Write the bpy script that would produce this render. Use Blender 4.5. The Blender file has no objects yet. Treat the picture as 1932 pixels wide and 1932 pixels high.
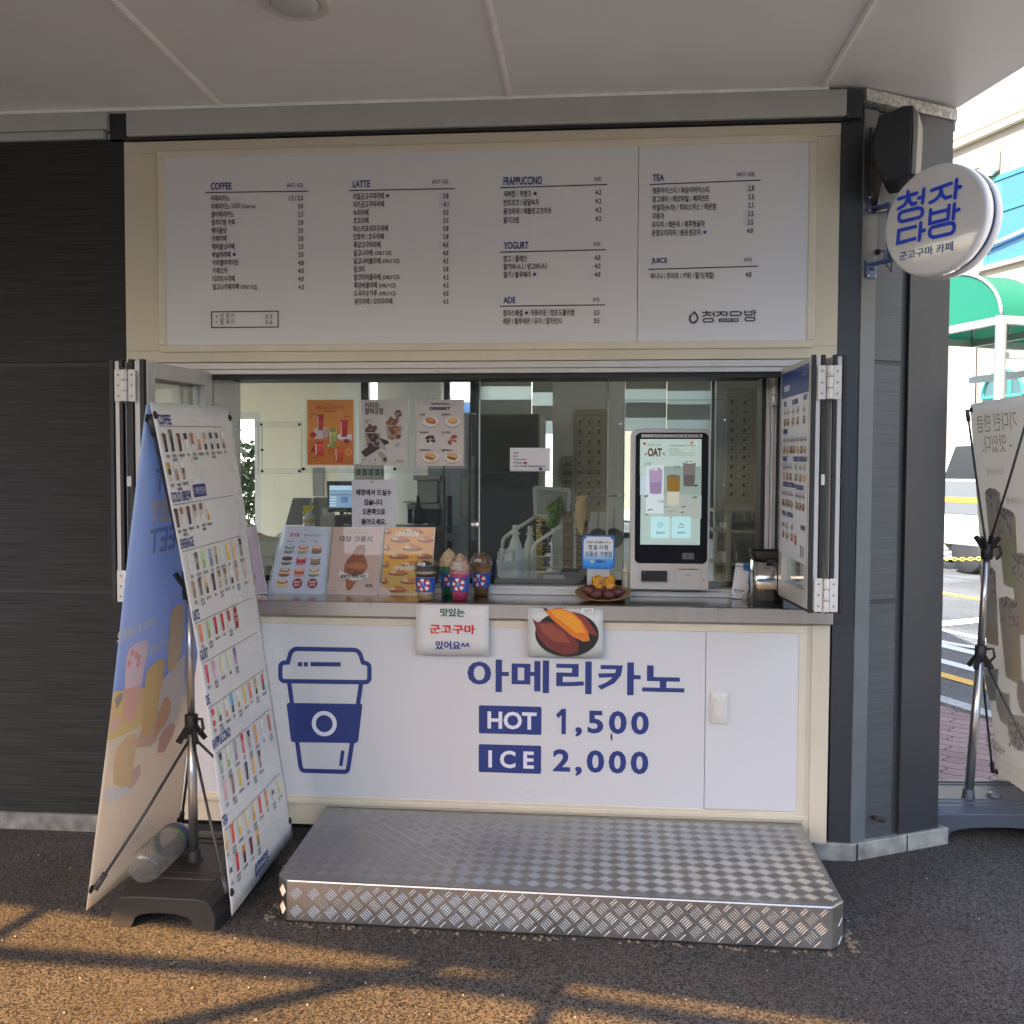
import bpy, math, random
from mathutils import Vector, Matrix
R = math.radians
random.seed(7)
S = bpy.context.scene
COL = S.collection

# ------------------------------------------------------------------ camera
CAM = Vector((0.36697, -3.86282, 1.55)); YAW, PITCH, ROLL = 0.0872063, -0.0415404, 0.0040771
FPX = 2777.81 / 2992.0
def _axes():
    cy, sy, cp, sp, cr, sr = math.cos(YAW), math.sin(YAW), math.cos(PITCH), math.sin(PITCH), math.cos(ROLL), math.sin(ROLL)
    f = Vector((-sy*cp, cy*cp, sp)); r = Vector((cy, sy, 0)); u = r.cross(f)
    return cr*r + sr*u, -sr*r + cr*u, f
CR, CU, CF = _axes()
cd = bpy.data.cameras.new('camera'); cam = bpy.data.objects.new('camera', cd); COL.objects.link(cam)
cam.matrix_world = Matrix(((CR.x, CU.x, -CF.x, CAM.x), (CR.y, CU.y, -CF.y, CAM.y), (CR.z, CU.z, -CF.z, CAM.z), (0, 0, 0, 1)))
cd.sensor_width = 36; cd.lens = FPX*36; cd.clip_start = 0.05; cd.clip_end = 500
S.camera = cam

# ------------------------------------------------------------------ sky, sun, exposure
SUN_EL, SUN_AZ = R(40), R(212)
w = bpy.data.worlds.new('World'); S.world = w; w.use_nodes = True
wn = w.node_tree; bg = wn.nodes['Background']
sky = wn.nodes.new('ShaderNodeTexSky'); sky.sky_type = 'NISHITA'; sky.sun_disc = False
sky.sun_elevation = SUN_EL; sky.sun_rotation = SUN_AZ; sky.air_density = 1.0; sky.dust_density = 1.5
wn.links.new(sky.outputs[0], bg.inputs[0]); bg.inputs[1].default_value = 0.15
sl = bpy.data.lights.new('sun', 'SUN'); sl.energy = 4.0; sl.angle = R(0.55); sl.color = (1, .985, .96)
sun = bpy.data.objects.new('sun', sl); COL.objects.link(sun)
SD = Vector((math.sin(SUN_AZ)*math.cos(SUN_EL), math.cos(SUN_AZ)*math.cos(SUN_EL), math.sin(SUN_EL)))
sun.rotation_euler = SD.to_track_quat('Z', 'Y').to_euler()
vs = S.view_settings; vs.view_transform = 'Standard'; vs.look = 'None'; vs.gamma = 1; vs.use_curve_mapping = False
vs.exposure = 2.6
S.render.engine = 'CYCLES'
cy = S.cycles; cy.use_denoising = True; cy.max_bounces = 14; cy.diffuse_bounces = 6; cy.glossy_bounces = 5
cy.transmission_bounces = 10; cy.transparent_max_bounces = 24; cy.caustics_reflective = False; cy.caustics_refractive = False
cy.sample_clamp_indirect = 6

# ------------------------------------------------------------------ helpers: pixels of the 1932 px photo view to points on real planes
def at(px, py, x=None, y=None, z=None):
    d = CF + CR*((px-966)/1932/FPX) - CU*((py-966)/1932/FPX)
    if x is not None: t = (x-CAM.x)/d.x
    elif y is not None: t = (y-CAM.y)/d.y
    else: t = (z-CAM.z)/d.z
    return CAM + d*t
def zo(ox, oy, f):                      # pixels of an enlarged view to the 1932 px view
    k = 1932/2992
    return lambda x, y: ((ox+x/f)*k, (oy+y/f)*k)
def lin(c): return c/12.92 if c <= .04045 else ((c+.055)/1.055)**2.4
def hexc(h):
    h = h.lstrip('#'); return tuple(lin(int(h[i:i+2], 16)/255) for i in (0, 2, 4)) + (1,)

# ------------------------------------------------------------------ materials
MATS = {}
def mat(name, col, rough=.5, metal=0, spec=.5, bump=None, var=None, streak=None, emit=0, coat=0, trans=0):
    """col: linear rgb or hex; bump=(scale,strength,dist); var=(scale,amount); streak=(scale xyz, amount)"""
    if name in MATS: return MATS[name]
    m = bpy.data.materials.new(name); m.use_nodes = True; nt = m.node_tree; b = nt.nodes['Principled BSDF']
    c = hexc(col) if isinstance(col, str) else tuple(col)+(1,)
    b.inputs['Base Color'].default_value = c; b.inputs['Roughness'].default_value = rough; b.inputs['Metallic'].default_value = metal
    b.inputs['Specular IOR Level'].default_value = spec; b.inputs['Coat Weight'].default_value = coat
    tc = nt.nodes.new('ShaderNodeTexCoord')
    if emit:
        b.inputs['Emission Color'].default_value = c; b.inputs['Emission Strength'].default_value = emit
    cs = None
    if var or streak:
        n = nt.nodes.new('ShaderNodeTexNoise'); n.inputs['Detail'].default_value = 6
        sc, am = (var or streak)
        if streak:
            mp = nt.nodes.new('ShaderNodeMapping'); mp.inputs['Scale'].default_value = sc
            nt.links.new(tc.outputs['Object'], mp.inputs[0]); nt.links.new(mp.outputs[0], n.inputs['Vector']); n.inputs['Scale'].default_value = 1
        else:
            nt.links.new(tc.outputs['Object'], n.inputs['Vector']); n.inputs['Scale'].default_value = sc
        mr = nt.nodes.new('ShaderNodeMapRange'); mr.inputs['From Min'].default_value = .3; mr.inputs['From Max'].default_value = .7
        mr.inputs['To Min'].default_value = 1-am; mr.inputs['To Max'].default_value = 1+am
        nt.links.new(n.outputs[0], mr.inputs[0])
        mx = nt.nodes.new('ShaderNodeVectorMath'); mx.operation = 'SCALE'; mx.inputs[0].default_value = c[:3]
        nt.links.new(mr.outputs[0], mx.inputs['Scale']); nt.links.new(mx.outputs[0], b.inputs['Base Color'])
        r2 = nt.nodes.new('ShaderNodeMapRange'); r2.inputs['To Min'].default_value = max(0, rough-.08); r2.inputs['To Max'].default_value = min(1, rough+.08)
        nt.links.new(n.outputs[0], r2.inputs[0]); nt.links.new(r2.outputs[0], b.inputs['Roughness'])
        cs = n
    if bump:
        if streak and cs: src = cs
        else:
            src = nt.nodes.new('ShaderNodeTexNoise'); src.inputs['Scale'].default_value = bump[0]; src.inputs['Detail'].default_value = 4
            nt.links.new(tc.outputs['Object'], src.inputs['Vector'])
        bp = nt.nodes.new('ShaderNodeBump'); bp.inputs['Strength'].default_value = bump[1]; bp.inputs['Distance'].default_value = bump[2]
        nt.links.new(src.outputs[0], bp.inputs['Height']); nt.links.new(bp.outputs[0], b.inputs['Normal'])
    MATS[name] = m
    return m
def pm(col, rough=.45, emit=0):         # a printed or painted colour
    if not emit: c = hexc(col); f = max(1, min(1.4, .8/max(max(c[:3]), 1e-4))); return mat('ink_%s_%d' % (col.lstrip('#'), rough*100), tuple(v*f for v in c[:3]), rough)
    return mat('ink_%s_%d_%d' % (col.lstrip('#'), rough*100, emit*100), col, rough, emit=emit)
def glassm(name, tint=(1, 1, 1), rough=0.0, ior=1.45, haze=0.0, hazecol=(.6, .6, .6)):
    if name in MATS: return MATS[name]
    m = bpy.data.materials.new(name); m.use_nodes = True; nt = m.node_tree; nt.nodes.clear()
    o = nt.nodes.new('ShaderNodeOutputMaterial'); t = nt.nodes.new('ShaderNodeBsdfTransparent'); t.inputs[0].default_value = tuple(tint)+(1,)
    g = nt.nodes.new('ShaderNodeBsdfGlossy'); g.inputs['Roughness'].default_value = rough
    f = nt.nodes.new('ShaderNodeFresnel'); ge = nt.nodes.new('ShaderNodeNewGeometry'); mi = nt.nodes.new('ShaderNodeMapRange')
    mi.inputs['To Min'].default_value = ior; mi.inputs['To Max'].default_value = 1/ior; nt.links.new(ge.outputs['Backfacing'], mi.inputs[0]); nt.links.new(mi.outputs[0], f.inputs[0])
    mx = nt.nodes.new('ShaderNodeMixShader'); nt.links.new(f.outputs[0], mx.inputs[0]); nt.links.new(t.outputs[0], mx.inputs[1]); nt.links.new(g.outputs[0], mx.inputs[2])
    out = mx
    if haze:
        d = nt.nodes.new('ShaderNodeBsdfDiffuse'); d.inputs[0].default_value = tuple(hazecol)+(1,)
        tl = nt.nodes.new('ShaderNodeBsdfTranslucent'); tl.inputs[0].default_value = tuple(hazecol)+(1,)
        ad = nt.nodes.new('ShaderNodeMixShader'); nt.links.new(d.outputs[0], ad.inputs[1]); nt.links.new(tl.outputs[0], ad.inputs[2])
        m2 = nt.nodes.new('ShaderNodeMixShader'); m2.inputs[0].default_value = haze
        nt.links.new(mx.outputs[0], m2.inputs[1]); nt.links.new(ad.outputs[0], m2.inputs[2]); out = m2
    nt.links.new(out.outputs[0], o.inputs[0]); MATS[name] = m
    return m
def sheetm(name, col, through=.4, rough=.5):   # thin sheet that lets light through (banner cloth, blind, awning)
    if name in MATS: return MATS[name]
    m = bpy.data.materials.new(name); m.use_nodes = True; nt = m.node_tree; b = nt.nodes['Principled BSDF']
    c = hexc(col); b.inputs['Base Color'].default_value = c; b.inputs['Roughness'].default_value = rough
    tl = nt.nodes.new('ShaderNodeBsdfTranslucent'); tl.inputs[0].default_value = c
    mx = nt.nodes.new('ShaderNodeMixShader'); mx.inputs[0].default_value = through
    nt.links.new(b.outputs[0], mx.inputs[1]); nt.links.new(tl.outputs[0], mx.inputs[2]); nt.links.new(mx.outputs[0], nt.nodes['Material Output'].inputs[0])
    MATS[name] = m
    return m

# ------------------------------------------------------------------ mesh builder
class MB:
    def __init__(s): s.v = []; s.f = []; s.mi = []; s.sm = []; s.M = None; s.mat = 0
    def add(s, vs, fs, smooth=False):
        b = len(s.v)
        for p in vs:
            p = Vector(p); s.v.append(s.M @ p if s.M is not None else p)
        for f in fs: s.f.append([b+i for i in f]); s.mi.append(s.mat); s.sm.append(smooth)
        return s
    def box(s, x0, x1, y0, y1, z0, z1):
        v = [(x, y, z) for x in (x0, x1) for y in (y0, y1) for z in (z0, z1)]
        return s.add(v, [(0, 1, 3, 2), (4, 6, 7, 5), (0, 4, 5, 1), (2, 3, 7, 6), (0, 2, 6, 4), (1, 5, 7, 3)])
    def bar(s, a, b, wx, wz, up=(0, 0, 1)):         # rectangular bar from a to b
        a, b = Vector(a), Vector(b); d = (b-a).normalized(); up = Vector(up)
        if abs(d.dot(up)) > .98: up = Vector((0, 1, 0))
        x = d.cross(up).normalized()*wx/2; z = x.cross(d).normalized()*wz/2
        v = [p+i*x+j*z for p in (a, b) for i, j in ((-1, -1), (1, -1), (1, 1), (-1, 1))]
        return s.add(v, [(3, 2, 1, 0), (4, 5, 6, 7), (0, 1, 5, 4), (1, 2, 6, 5), (2, 3, 7, 6), (3, 0, 4, 7)])
    def tube(s, pts, r, n=10, cap=True):
        pts = [Vector(p) for p in pts]; rs = r if isinstance(r, (list, tuple)) else [r]*len(pts)
        rings = []; vs = []; fs = []; prev = None
        for i, p in enumerate(pts):
            d = ((pts[min(i+1, len(pts)-1)]-p).normalized() + (p-pts[max(i-1, 0)]).normalized()).normalized()
            ref = prev if prev is not None else (Vector((0, 0, 1)) if abs(d.z) < .9 else Vector((1, 0, 0)))
            x = (ref - d*ref.dot(d)).normalized(); prev = x; y = d.cross(x)
            for k in range(n):
                a = 2*math.pi*k/n; vs.append(p+(x*math.cos(a)+y*math.sin(a))*rs[i])
        for i in range(len(pts)-1):
            for k in range(n): fs.append((i*n+k, i*n+(k+1) % n, (i+1)*n+(k+1) % n, (i+1)*n+k))
        s.add(vs, fs, True)
        if cap:
            b = len(s.v)-len(vs)
            s.f.append([b+k for k in reversed(range(n))]); s.mi.append(s.mat); s.sm.append(False)
            s.f.append([b+(len(pts)-1)*n+k for k in range(n)]); s.mi.append(s.mat); s.sm.append(False)
        return s
    def lathe(s, prof, c=(0, 0, 0), ax=(0, 0, 1), n=32, sq=None, caps=True):   # profile of (radius, height)
        ax = Vector(ax).normalized(); c = Vector(c)
        x = Vector((1, 0, 0)) if abs(ax.x) < .9 else Vector((0, 1, 0)); x = (x-ax*x.dot(ax)).normalized(); y = ax.cross(x)
        vs = []; fs = []
        for r, h in prof:
            for k in range(n):
                a = 2*math.pi*k/n; q = 1
                if sq: q = 1/max(abs(math.cos(a))**sq+abs(math.sin(a))**sq, 1e-6)**(1/sq)
                vs.append(c+ax*h+(x*math.cos(a)+y*math.sin(a))*r*q)
        for i in range(len(prof)-1):
            for k in range(n): fs.append((i*n+k, i*n+(k+1) % n, (i+1)*n+(k+1) % n, (i+1)*n+k))
        s.add(vs, fs, True)
        b = len(s.v)-len(vs)
        for i, rev in ((0, True), (len(prof)-1, False)):
            if caps and prof[i][0] > 1e-5:
                idx = [b+i*n+k for k in range(n)]; s.f.append(idx[::-1] if rev else idx); s.mi.append(s.mat); s.sm.append(False)
        return s
    def prism(s, pts, d, smooth=False):             # polygon of 3D points pushed along d
        n = len(pts); d = Vector(d); a = [Vector(p) for p in pts]
        return s.add(a+[p+d for p in a], [tuple(range(n))[::-1], tuple(range(n, 2*n))]+[(i, (i+1) % n, n+(i+1) % n, n+i) for i in range(n)], smooth)
    def quad(s, a, b, c, d): return s.add([a, b, c, d], [(0, 1, 2, 3)])
    def sphere(s, c, r, n=12, m=8, sc=(1, 1, 1)):
        vs = []; fs = []
        for i in range(m+1):
            t = math.pi*i/m
            for k in range(n):
                a = 2*math.pi*k/n
                vs.append((c[0]+r*sc[0]*math.sin(t)*math.cos(a), c[1]+r*sc[1]*math.sin(t)*math.sin(a), c[2]+r*sc[2]*math.cos(t)))
        for i in range(m):
            for k in range(n): fs.append((i*n+k, (i+1)*n+k, (i+1)*n+(k+1) % n, i*n+(k+1) % n))
        return s.add(vs, fs, True)
    def build(s, name, m, parent=None, bevel=0, label=None, cat=None, group=None, kind=None):
        me = bpy.data.meshes.new(name); me.from_pydata([tuple(p) for p in s.v], [], s.f)
        for mm in (m if isinstance(m, (list, tuple)) else [m]): me.materials.append(mm)
        me.polygons.foreach_set('material_index', s.mi); me.polygons.foreach_set('use_smooth', s.sm)
        me.validate(); me.update()
        o = bpy.data.objects.new(name, me); COL.objects.link(o)
        if parent: child(o, parent)
        if bevel:
            b = o.modifiers.new('bevel', 'BEVEL'); b.width = bevel; b.segments = 2; b.limit_method = 'ANGLE'; b.angle_limit = R(40)
        return tag(o, label, cat, group, kind)
def tag(o, label=None, cat=None, group=None, kind=None):
    if label: o['label'] = label
    if cat: o['category'] = cat
    if group: o['group'] = group
    if kind: o['kind'] = kind
    return o
WM = {}                                  # world matrix of every empty and part made so far
def child(o, p):
    o.parent = p; o.matrix_parent_inverse = WM.get(p.name, Matrix.Identity(4)).inverted()
def thing(name, loc, label, cat, group=None):
    o = bpy.data.objects.new(name, None); COL.objects.link(o); o.location = loc; o.empty_display_size = .05
    WM[o.name] = Matrix.Translation(Vector(loc))
    return tag(o, label, cat, group)
def copy_tree(o, parent=None):
    c = o.copy(); COL.objects.link(c)
    if parent: c.parent = parent
    for ch in [q for q in o.children]: copy_tree(ch, c)
    return c

# ------------------------------------------------------------------ flat artwork (lettering, pictures) as thin mesh on a frame
_fc = bpy.data.curves.new('type', 'FONT'); _fo = bpy.data.objects.new('type', _fc)
_tc = {}
def glyphs(s, bold=0.0, space=1.0):
    k = (s, bold, space)
    if k not in _tc:
        _fc.body = s; _fc.offset = bold; _fc.space_character = space; _fc.resolution_u = 3
        me = _fo.to_mesh()
        _tc[k] = ([(v.co.x, v.co.y) for v in me.vertices], [tuple(p.vertices) for p in me.polygons])
        _fo.to_mesh_clear()
    return _tc[k]
class Frame:
    def __init__(s, O, U, V, warp=None):
        s.O = Vector(O); s.U = Vector(U).normalized(); V = Vector(V); s.V = (V - s.U*V.dot(s.U)).normalized(); s.N = s.U.cross(s.V); s.warp = warp
    def p(s, px, py):
        d = CF + CR*((px-966)/1932/FPX) - CU*((py-966)/1932/FPX)
        t = (s.O-CAM).dot(s.N)/d.dot(s.N); q = CAM+d*t-s.O
        return q.dot(s.U), q.dot(s.V)
    def w(s, u, v, n=0):
        if s.warp: return s.warp(u, v, n)
        return s.O+s.U*u+s.V*v+s.N*n
LIFT = .0005
class Art:
    def __init__(s, F, side=1, z=None, base=0.0006, rough=.45, emit=0):
        s.F = F; s.side = side; s.v = []; s.f = []; s.c = []; s.cols = {}; s.base = base; s.rough = rough; s.emit = emit; s.z = z; s.fade = 0
    def add(s, pts, faces, col, lift):
        if s.fade: col = '#%02x%02x%02x' % tuple(int(int(col[i:i+2], 16)*(1-s.fade)+t*s.fade) for i, t in ((1, 236), (3, 230), (5, 220)))
        if s.z: pts = [s.z(*p) for p in pts]
        b = len(s.v); n = (s.base+lift*LIFT)*s.side
        for u, v in pts: s.v.append(s.F.w(u, v, n))
        k = s.cols.setdefault(col, len(s.cols))
        for f in faces: s.f.append([b+i for i in f]); s.c.append(k)
        return s
    def poly(s, pts, col, lift=1): return s.add(pts, [tuple(range(len(pts)))], col, lift)
    def rect(s, u0, v0, u1, v1, col, lift=1, nu=1):
        if nu == 1: return s.poly([(u0, v0), (u1, v0), (u1, v1), (u0, v1)], col, lift)
        for i in range(nu):
            a = u0+(u1-u0)*i/nu; b = u0+(u1-u0)*(i+1)/nu; s.rect(a, v0, b, v1, col, lift)
        return s
    def rrect(s, u0, v0, u1, v1, r, col, lift=1):
        pts = []
        for cx, cy_, a0 in ((u1-r, v1-r, 0), (u0+r, v1-r, 90), (u0+r, v0+r, 180), (u1-r, v0+r, 270)):
            for k in range(5): a = R(a0+k*22.5); pts.append((cx+r*math.cos(a), cy_+r*math.sin(a)))
        return s.poly(pts, col, lift)
    def ell(s, u, v, ru, rv, col, lift=1, n=24, rot=0, a0=0, a1=360):
        c, d = math.cos(R(rot)), math.sin(R(rot)); pts = []
        m = n if a1-a0 >= 360 else n+1
        for k in range(m):
            a = R(a0+(a1-a0)*k/n); x, y = ru*math.cos(a), rv*math.sin(a); pts.append((u+x*c-y*d, v+x*d+y*c))
        return s.poly(pts, col, lift)
    def ring(s, u, v, r0, r1, col, lift=1, n=32, a0=0, a1=360):
        for k in range(n):
            a, b = R(a0+(a1-a0)*k/n), R(a0+(a1-a0)*(k+1)/n)
            s.poly([(u+r0*math.cos(a), v+r0*math.sin(a)), (u+r1*math.cos(a), v+r1*math.sin(a)), (u+r1*math.cos(b), v+r1*math.sin(b)), (u+r0*math.cos(b), v+r0*math.sin(b))], col, lift)
        return s
    def line(s, pts, wd, col, lift=1, closed=False, cap=True):
        P = [Vector(p) for p in pts]; n = len(P); s.step = (getattr(s, 'step', 0)+1) % 16; lift += s.step*.03
        L_, R_ = [], []
        for i in range(n):
            d0 = P[i]-P[i-1] if (i > 0 or closed) else P[1]-P[0]; d1 = P[(i+1) % n]-P[i] if (i < n-1 or closed) else P[-1]-P[-2]
            d0.normalize(); d1.normalize(); m = d0+d1
            m = m.normalized() if m.length > 1e-4 else d0
            q = Vector((-m.y, m.x)); k = wd/2/max(.45, q.dot(Vector((-d0.y, d0.x)))); L_.append(P[i]+q*k); R_.append(P[i]-q*k)
        for i in range(n if closed else n-1):
            j = (i+1) % n; s.poly([R_[i], R_[j], L_[j], L_[i]], col, lift)
        if cap and not closed:
            for p, q in ((P[0], P[0]-P[1]), (P[-1], P[-1]-P[-2])):
                a = math.atan2(q.y, q.x); s.poly([(p.x+wd/2*math.cos(a+R(t)), p.y+wd/2*math.sin(a+R(t))) for t in range(-90, 91, 20)], col, lift)
        return s
    def text(s, t, u, v, em, col, sx=1, al='L', bold=0.0, lift=2, rot=0, shear=0, mirror=False, space=1.0):
        V, F = glyphs(t, bold, space)
        if not V: return s
        x0 = min(p[0] for p in V); x1 = max(p[0] for p in V); o = x0 if al == 'L' else x1 if al == 'R' else (x0+x1)/2
        c, d = math.cos(R(rot)), math.sin(R(rot)); m = -1 if mirror else 1; pts = []
        for x, y in V:
            a, b = ((x-o)*sx*em*m+shear*y*em), y*em; pts.append((u+a*c-b*d, v+a*d+b*c))
        return s.add(pts, F, col, lift)
    def fit(s, t, u0, v0, u1, v1, col, bold=0.0, lift=2, mirror=False, space=1.0):
        V, F = glyphs(t, bold, space)
        xs = [p[0] for p in V]; ys = [p[1] for p in V]; a, b, c, d = min(xs), max(xs), min(ys), max(ys)
        if mirror: u0, u1 = u1, u0
        return s.add([(u0+(x-a)/(b-a)*(u1-u0), v0+(y-c)/max(d-c, 1e-6)*(v1-v0)) for x, y in V], F, col, lift)
    def fitp(s, t, q0, q1, col, **k):        # box given by two photo pixels: top left, bottom right
        a = s.F.p(*q0); b = s.F.p(*q1); return s.fit(t, a[0], b[1], b[0], a[1], col, **k)
    def glass(s, u, v, wd, h, cols, lift=1, top=None, garnish=None):   # small picture of a drink, base centre at u,v
        n = len(cols); b = .72
        for i, c in enumerate(cols):
            t0, t1 = i/n, (i+1)/n; w0 = wd/2*(b+(1-b)*t0); w1 = wd/2*(b+(1-b)*t1)
            s.poly([(u-w0, v+h*t0), (u+w0, v+h*t0), (u+w1, v+h*t1), (u-w1, v+h*t1)], c, lift)
            if i == 0: s.ell(u, v, w0, wd*.09, c, lift+.1, n=10)
        s.ell(u, v+h, wd/2, wd*.12, top or '#c9c2b8', lift+.3, n=12)
        s.poly([(u-wd*.36, v+h*.1), (u-wd*.28, v+h*.1), (u-wd*.34, v+h*.92), (u-wd*.44, v+h*.92)], '#d9d5cf', lift+.5)
        if garnish: s.ell(u, v+h+wd*.12, wd*.38, wd*.3, garnish, lift+.6, n=10)
        return s
    def build(s, name, parent=None, label=None):
        me = bpy.data.meshes.new(name); me.from_pydata([tuple(p) for p in s.v], [], s.f)
        for c in s.cols: me.materials.append(c if not isinstance(c, str) else pm(c, s.rough, s.emit))
        me.polygons.foreach_set('material_index', s.c); me.update()
        o = bpy.data.objects.new(name, me); COL.objects.link(o)
        if parent: child(o, parent)
        return tag(o, label)

# ================================================================== THE SETTING
def asphalt_mat(name, dark, lightc, brown, scale=1.0, brown_amt=.5):
    m = bpy.data.materials.new(name); m.use_nodes = True; nt = m.node_tree; b = nt.nodes['Principled BSDF']; L = nt.links.new
    tc = nt.nodes.new('ShaderNodeTexCoord')
    v = nt.nodes.new('ShaderNodeTexVoronoi'); v.inputs['Scale'].default_value = 165*scale; L(tc.outputs['Object'], v.inputs['Vector'])
    n1 = nt.nodes.new('ShaderNodeTexNoise'); n1.inputs['Scale'].default_value = 85*scale; n1.inputs['Detail'].default_value = 8; n1.inputs['Roughness'].default_value = .7; L(tc.outputs['Object'], n1.inputs['Vector'])
    n2 = nt.nodes.new('ShaderNodeTexNoise'); n2.inputs['Scale'].default_value = 1.3; n2.inputs['Detail'].default_value = 7; n2.inputs['Roughness'].default_value = .62; L(tc.outputs['Object'], n2.inputs['Vector'])
    r1 = nt.nodes.new('ShaderNodeValToRGB'); r1.color_ramp.elements[0].position = .35; r1.color_ramp.elements[1].position = .72
    r1.color_ramp.elements[0].color = dark+(1,); r1.color_ramp.elements[1].color = lightc+(1,)
    w_ = nt.nodes.new('ShaderNodeTexWhiteNoise'); w_.noise_dimensions = '3D'; L(v.outputs['Color'], w_.inputs['Vector'])
    mm = nt.nodes.new('ShaderNodeMath'); mm.operation = 'MULTIPLY_ADD'; mm.inputs[1].default_value = .45; L(w_.outputs['Value'], mm.inputs[0])
    m5 = nt.nodes.new('ShaderNodeMath'); m5.operation = 'MULTIPLY'; m5.inputs[1].default_value = .62; L(n1.outputs[0], m5.inputs[0]); L(m5.outputs[0], mm.inputs[2])
    L(mm.outputs[0], r1.inputs[0])
    mr = nt.nodes.new('ShaderNodeMapRange'); mr.inputs['From Min'].default_value = .42; mr.inputs['From Max'].default_value = .68; mr.inputs['To Max'].default_value = brown_amt; L(n2.outputs[0], mr.inputs[0])
    mx = nt.nodes.new('ShaderNodeMixRGB'); mx.inputs[2].default_value = brown+(1,); L(mr.outputs[0], mx.inputs[0]); L(r1.outputs[0], mx.inputs[1])
    n3 = nt.nodes.new('ShaderNodeTexNoise'); n3.inputs['Scale'].default_value = .55; n3.inputs['Detail'].default_value = 9; n3.inputs['Roughness'].default_value = .6; n3.inputs['Distortion'].default_value = .8; L(tc.outputs['Object'], n3.inputs['Vector'])
    m3 = nt.nodes.new('ShaderNodeMapRange'); m3.inputs['From Min'].default_value = .36; m3.inputs['From Max'].default_value = .60; m3.inputs['To Min'].default_value = .62; m3.inputs['To Max'].default_value = 1.12; L(n3.outputs[0], m3.inputs[0])
    v3 = nt.nodes.new('ShaderNodeVectorMath'); v3.operation = 'SCALE'; L(mx.outputs[0], v3.inputs[0]); L(m3.outputs[0], v3.inputs['Scale'])
    L(v3.outputs[0], b.inputs['Base Color'])
    rr = nt.nodes.new('ShaderNodeMapRange'); rr.inputs['To Min'].default_value = .62; rr.inputs['To Max'].default_value = .95; L(n1.outputs[0], rr.inputs[0]); L(rr.outputs[0], b.inputs['Roughness'])
    b.inputs['Specular IOR Level'].default_value = .4
    ms = nt.nodes.new('ShaderNodeMath'); ms.operation = 'SUBTRACT'; ms.inputs[0].default_value = 1.1; L(v.outputs['Distance'], ms.inputs[1])
    ma = nt.nodes.new('ShaderNodeMath'); ma.operation = 'MULTIPLY'; L(ms.outputs[0], ma.inputs[0]); L(n1.outputs[0], ma.inputs[1])
    bp = nt.nodes.new('ShaderNodeBump'); bp.inputs['Strength'].default_value = .85; bp.inputs['Distance'].default_value = .0045; L(ma.outputs[0], bp.inputs['Height']); L(bp.outputs[0], b.inputs['Normal'])
    return m
ASPH = asphalt_mat('asphalt', (.006, .006, .0064), (.104, .100, .097), (.062, .052, .044), 1.0, .4)
ROADM = asphalt_mat('road_asphalt', (.035, .035, .036), (.15, .15, .15), (.09, .09, .09), .8, .3)
def sheet(name, pts, z, m, label=None, cat=None):
    mb = MB(); mb.add([(x, y, z) for x, y in pts], [tuple(range(len(pts)))]); return mb.build(name, m, label=label, cat=cat, kind='structure')
sheet('ground', [(-150, -150), (150, -150), (150, 150), (-150, 150)], 0, ASPH, 'dark coarse asphalt ground in front of the cafe', 'ground')

DV = Vector((-.38, .925)).normalized(); NV = Vector((.925, .38)).normalized()
NV3, DV3 = NV.to_3d(), DV.to_3d()
def rd(n, t): q = NV*n+DV*t; return (q.x, q.y)
def strip(name, n0, n1, t0, t1, z, m, label, cat): return sheet(name, [rd(n0, t0), rd(n1, t0), rd(n1, t1), rd(n0, t1)], z, m, label, cat)
# road, pavement and kerb on the right
road = strip('road', 3.64, 11.2, -40, 60, .004, ROADM, 'sunlit grey road beside the cafe with painted lines', 'road')
YEL = mat('yellow_paint', (.62, .34, .05), .7, var=(30, .25)); WHT = mat('white_paint', (.55, .55, .54), .7, var=(30, .15))
strip('lane_line', 4.14, 4.27, -40, 60, .009, YEL, 'yellow edge line painted next to the near kerb', 'road line')
strip('lane_line', 7.80, 7.98, -40, 60, .009, YEL, 'yellow centre line across the middle of the road', 'road line')
strip('lane_line', 4.525, 4.66, -1, 8, .009, WHT, 'white stripe painted just beyond the near yellow line', 'road line')
strip('lane_line', 5.05, 5.2, 2.6, 8, .009, WHT, 'white stripe under the painted white loop', 'road line')
mb = MB()
for k in range(26):
    a, b = math.pi*k/26, math.pi*(k+1)/26
    P = [rd(5.5+.30*math.cos(t)*s, 3.45-.55*math.sin(t)*s) for t, s in ((a, 1), (b, 1), (b, .62), (a, .62))]
    mb.add([(x, y, .009) for x, y in P], [(0, 1, 2, 3)])
for n0, n1 in ((5.686, 5.80), (5.2, 5.314)):
    P = [rd(n0, 3.45), rd(n1, 3.45), rd(n1, 8), rd(n0, 8)]; mb.add([(x, y, .009) for x, y in P], [(0, 1, 2, 3)])
mb.build('road_marking', WHT, label='white rounded loop painted on the road', cat='road line', kind='structure')
sheet('road_marking', [(3.75, 6.0), (4.9, 6.7), (4.98, 6.98), (3.85, 6.35)], .009, WHT, 'white bar painted slantwise before the loop', 'road line')
strip('far_pavement', 11.2, 14.5, -40, 60, .06, mat('far_paving', (.34, .33, .31), .9, var=(6, .2)), 'pale far pavement along the cream building', 'pavement')
KERB = mat('kerb_stone', (.36, .36, .34), .85, var=(25, .2), bump=(80, .3, .002))
mb = MB(); mb.prism([(*rd(n, -40), z) for n, z in ((3.50, -.02), (3.50, .03), (3.63, .03), (3.645, .015), (3.645, -.02))], (DV.x*100, DV.y*100, 0))
mb.build('kerb', KERB, kind='structure', label='light concrete kerb between brick pavement and road', cat='kerb')
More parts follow.
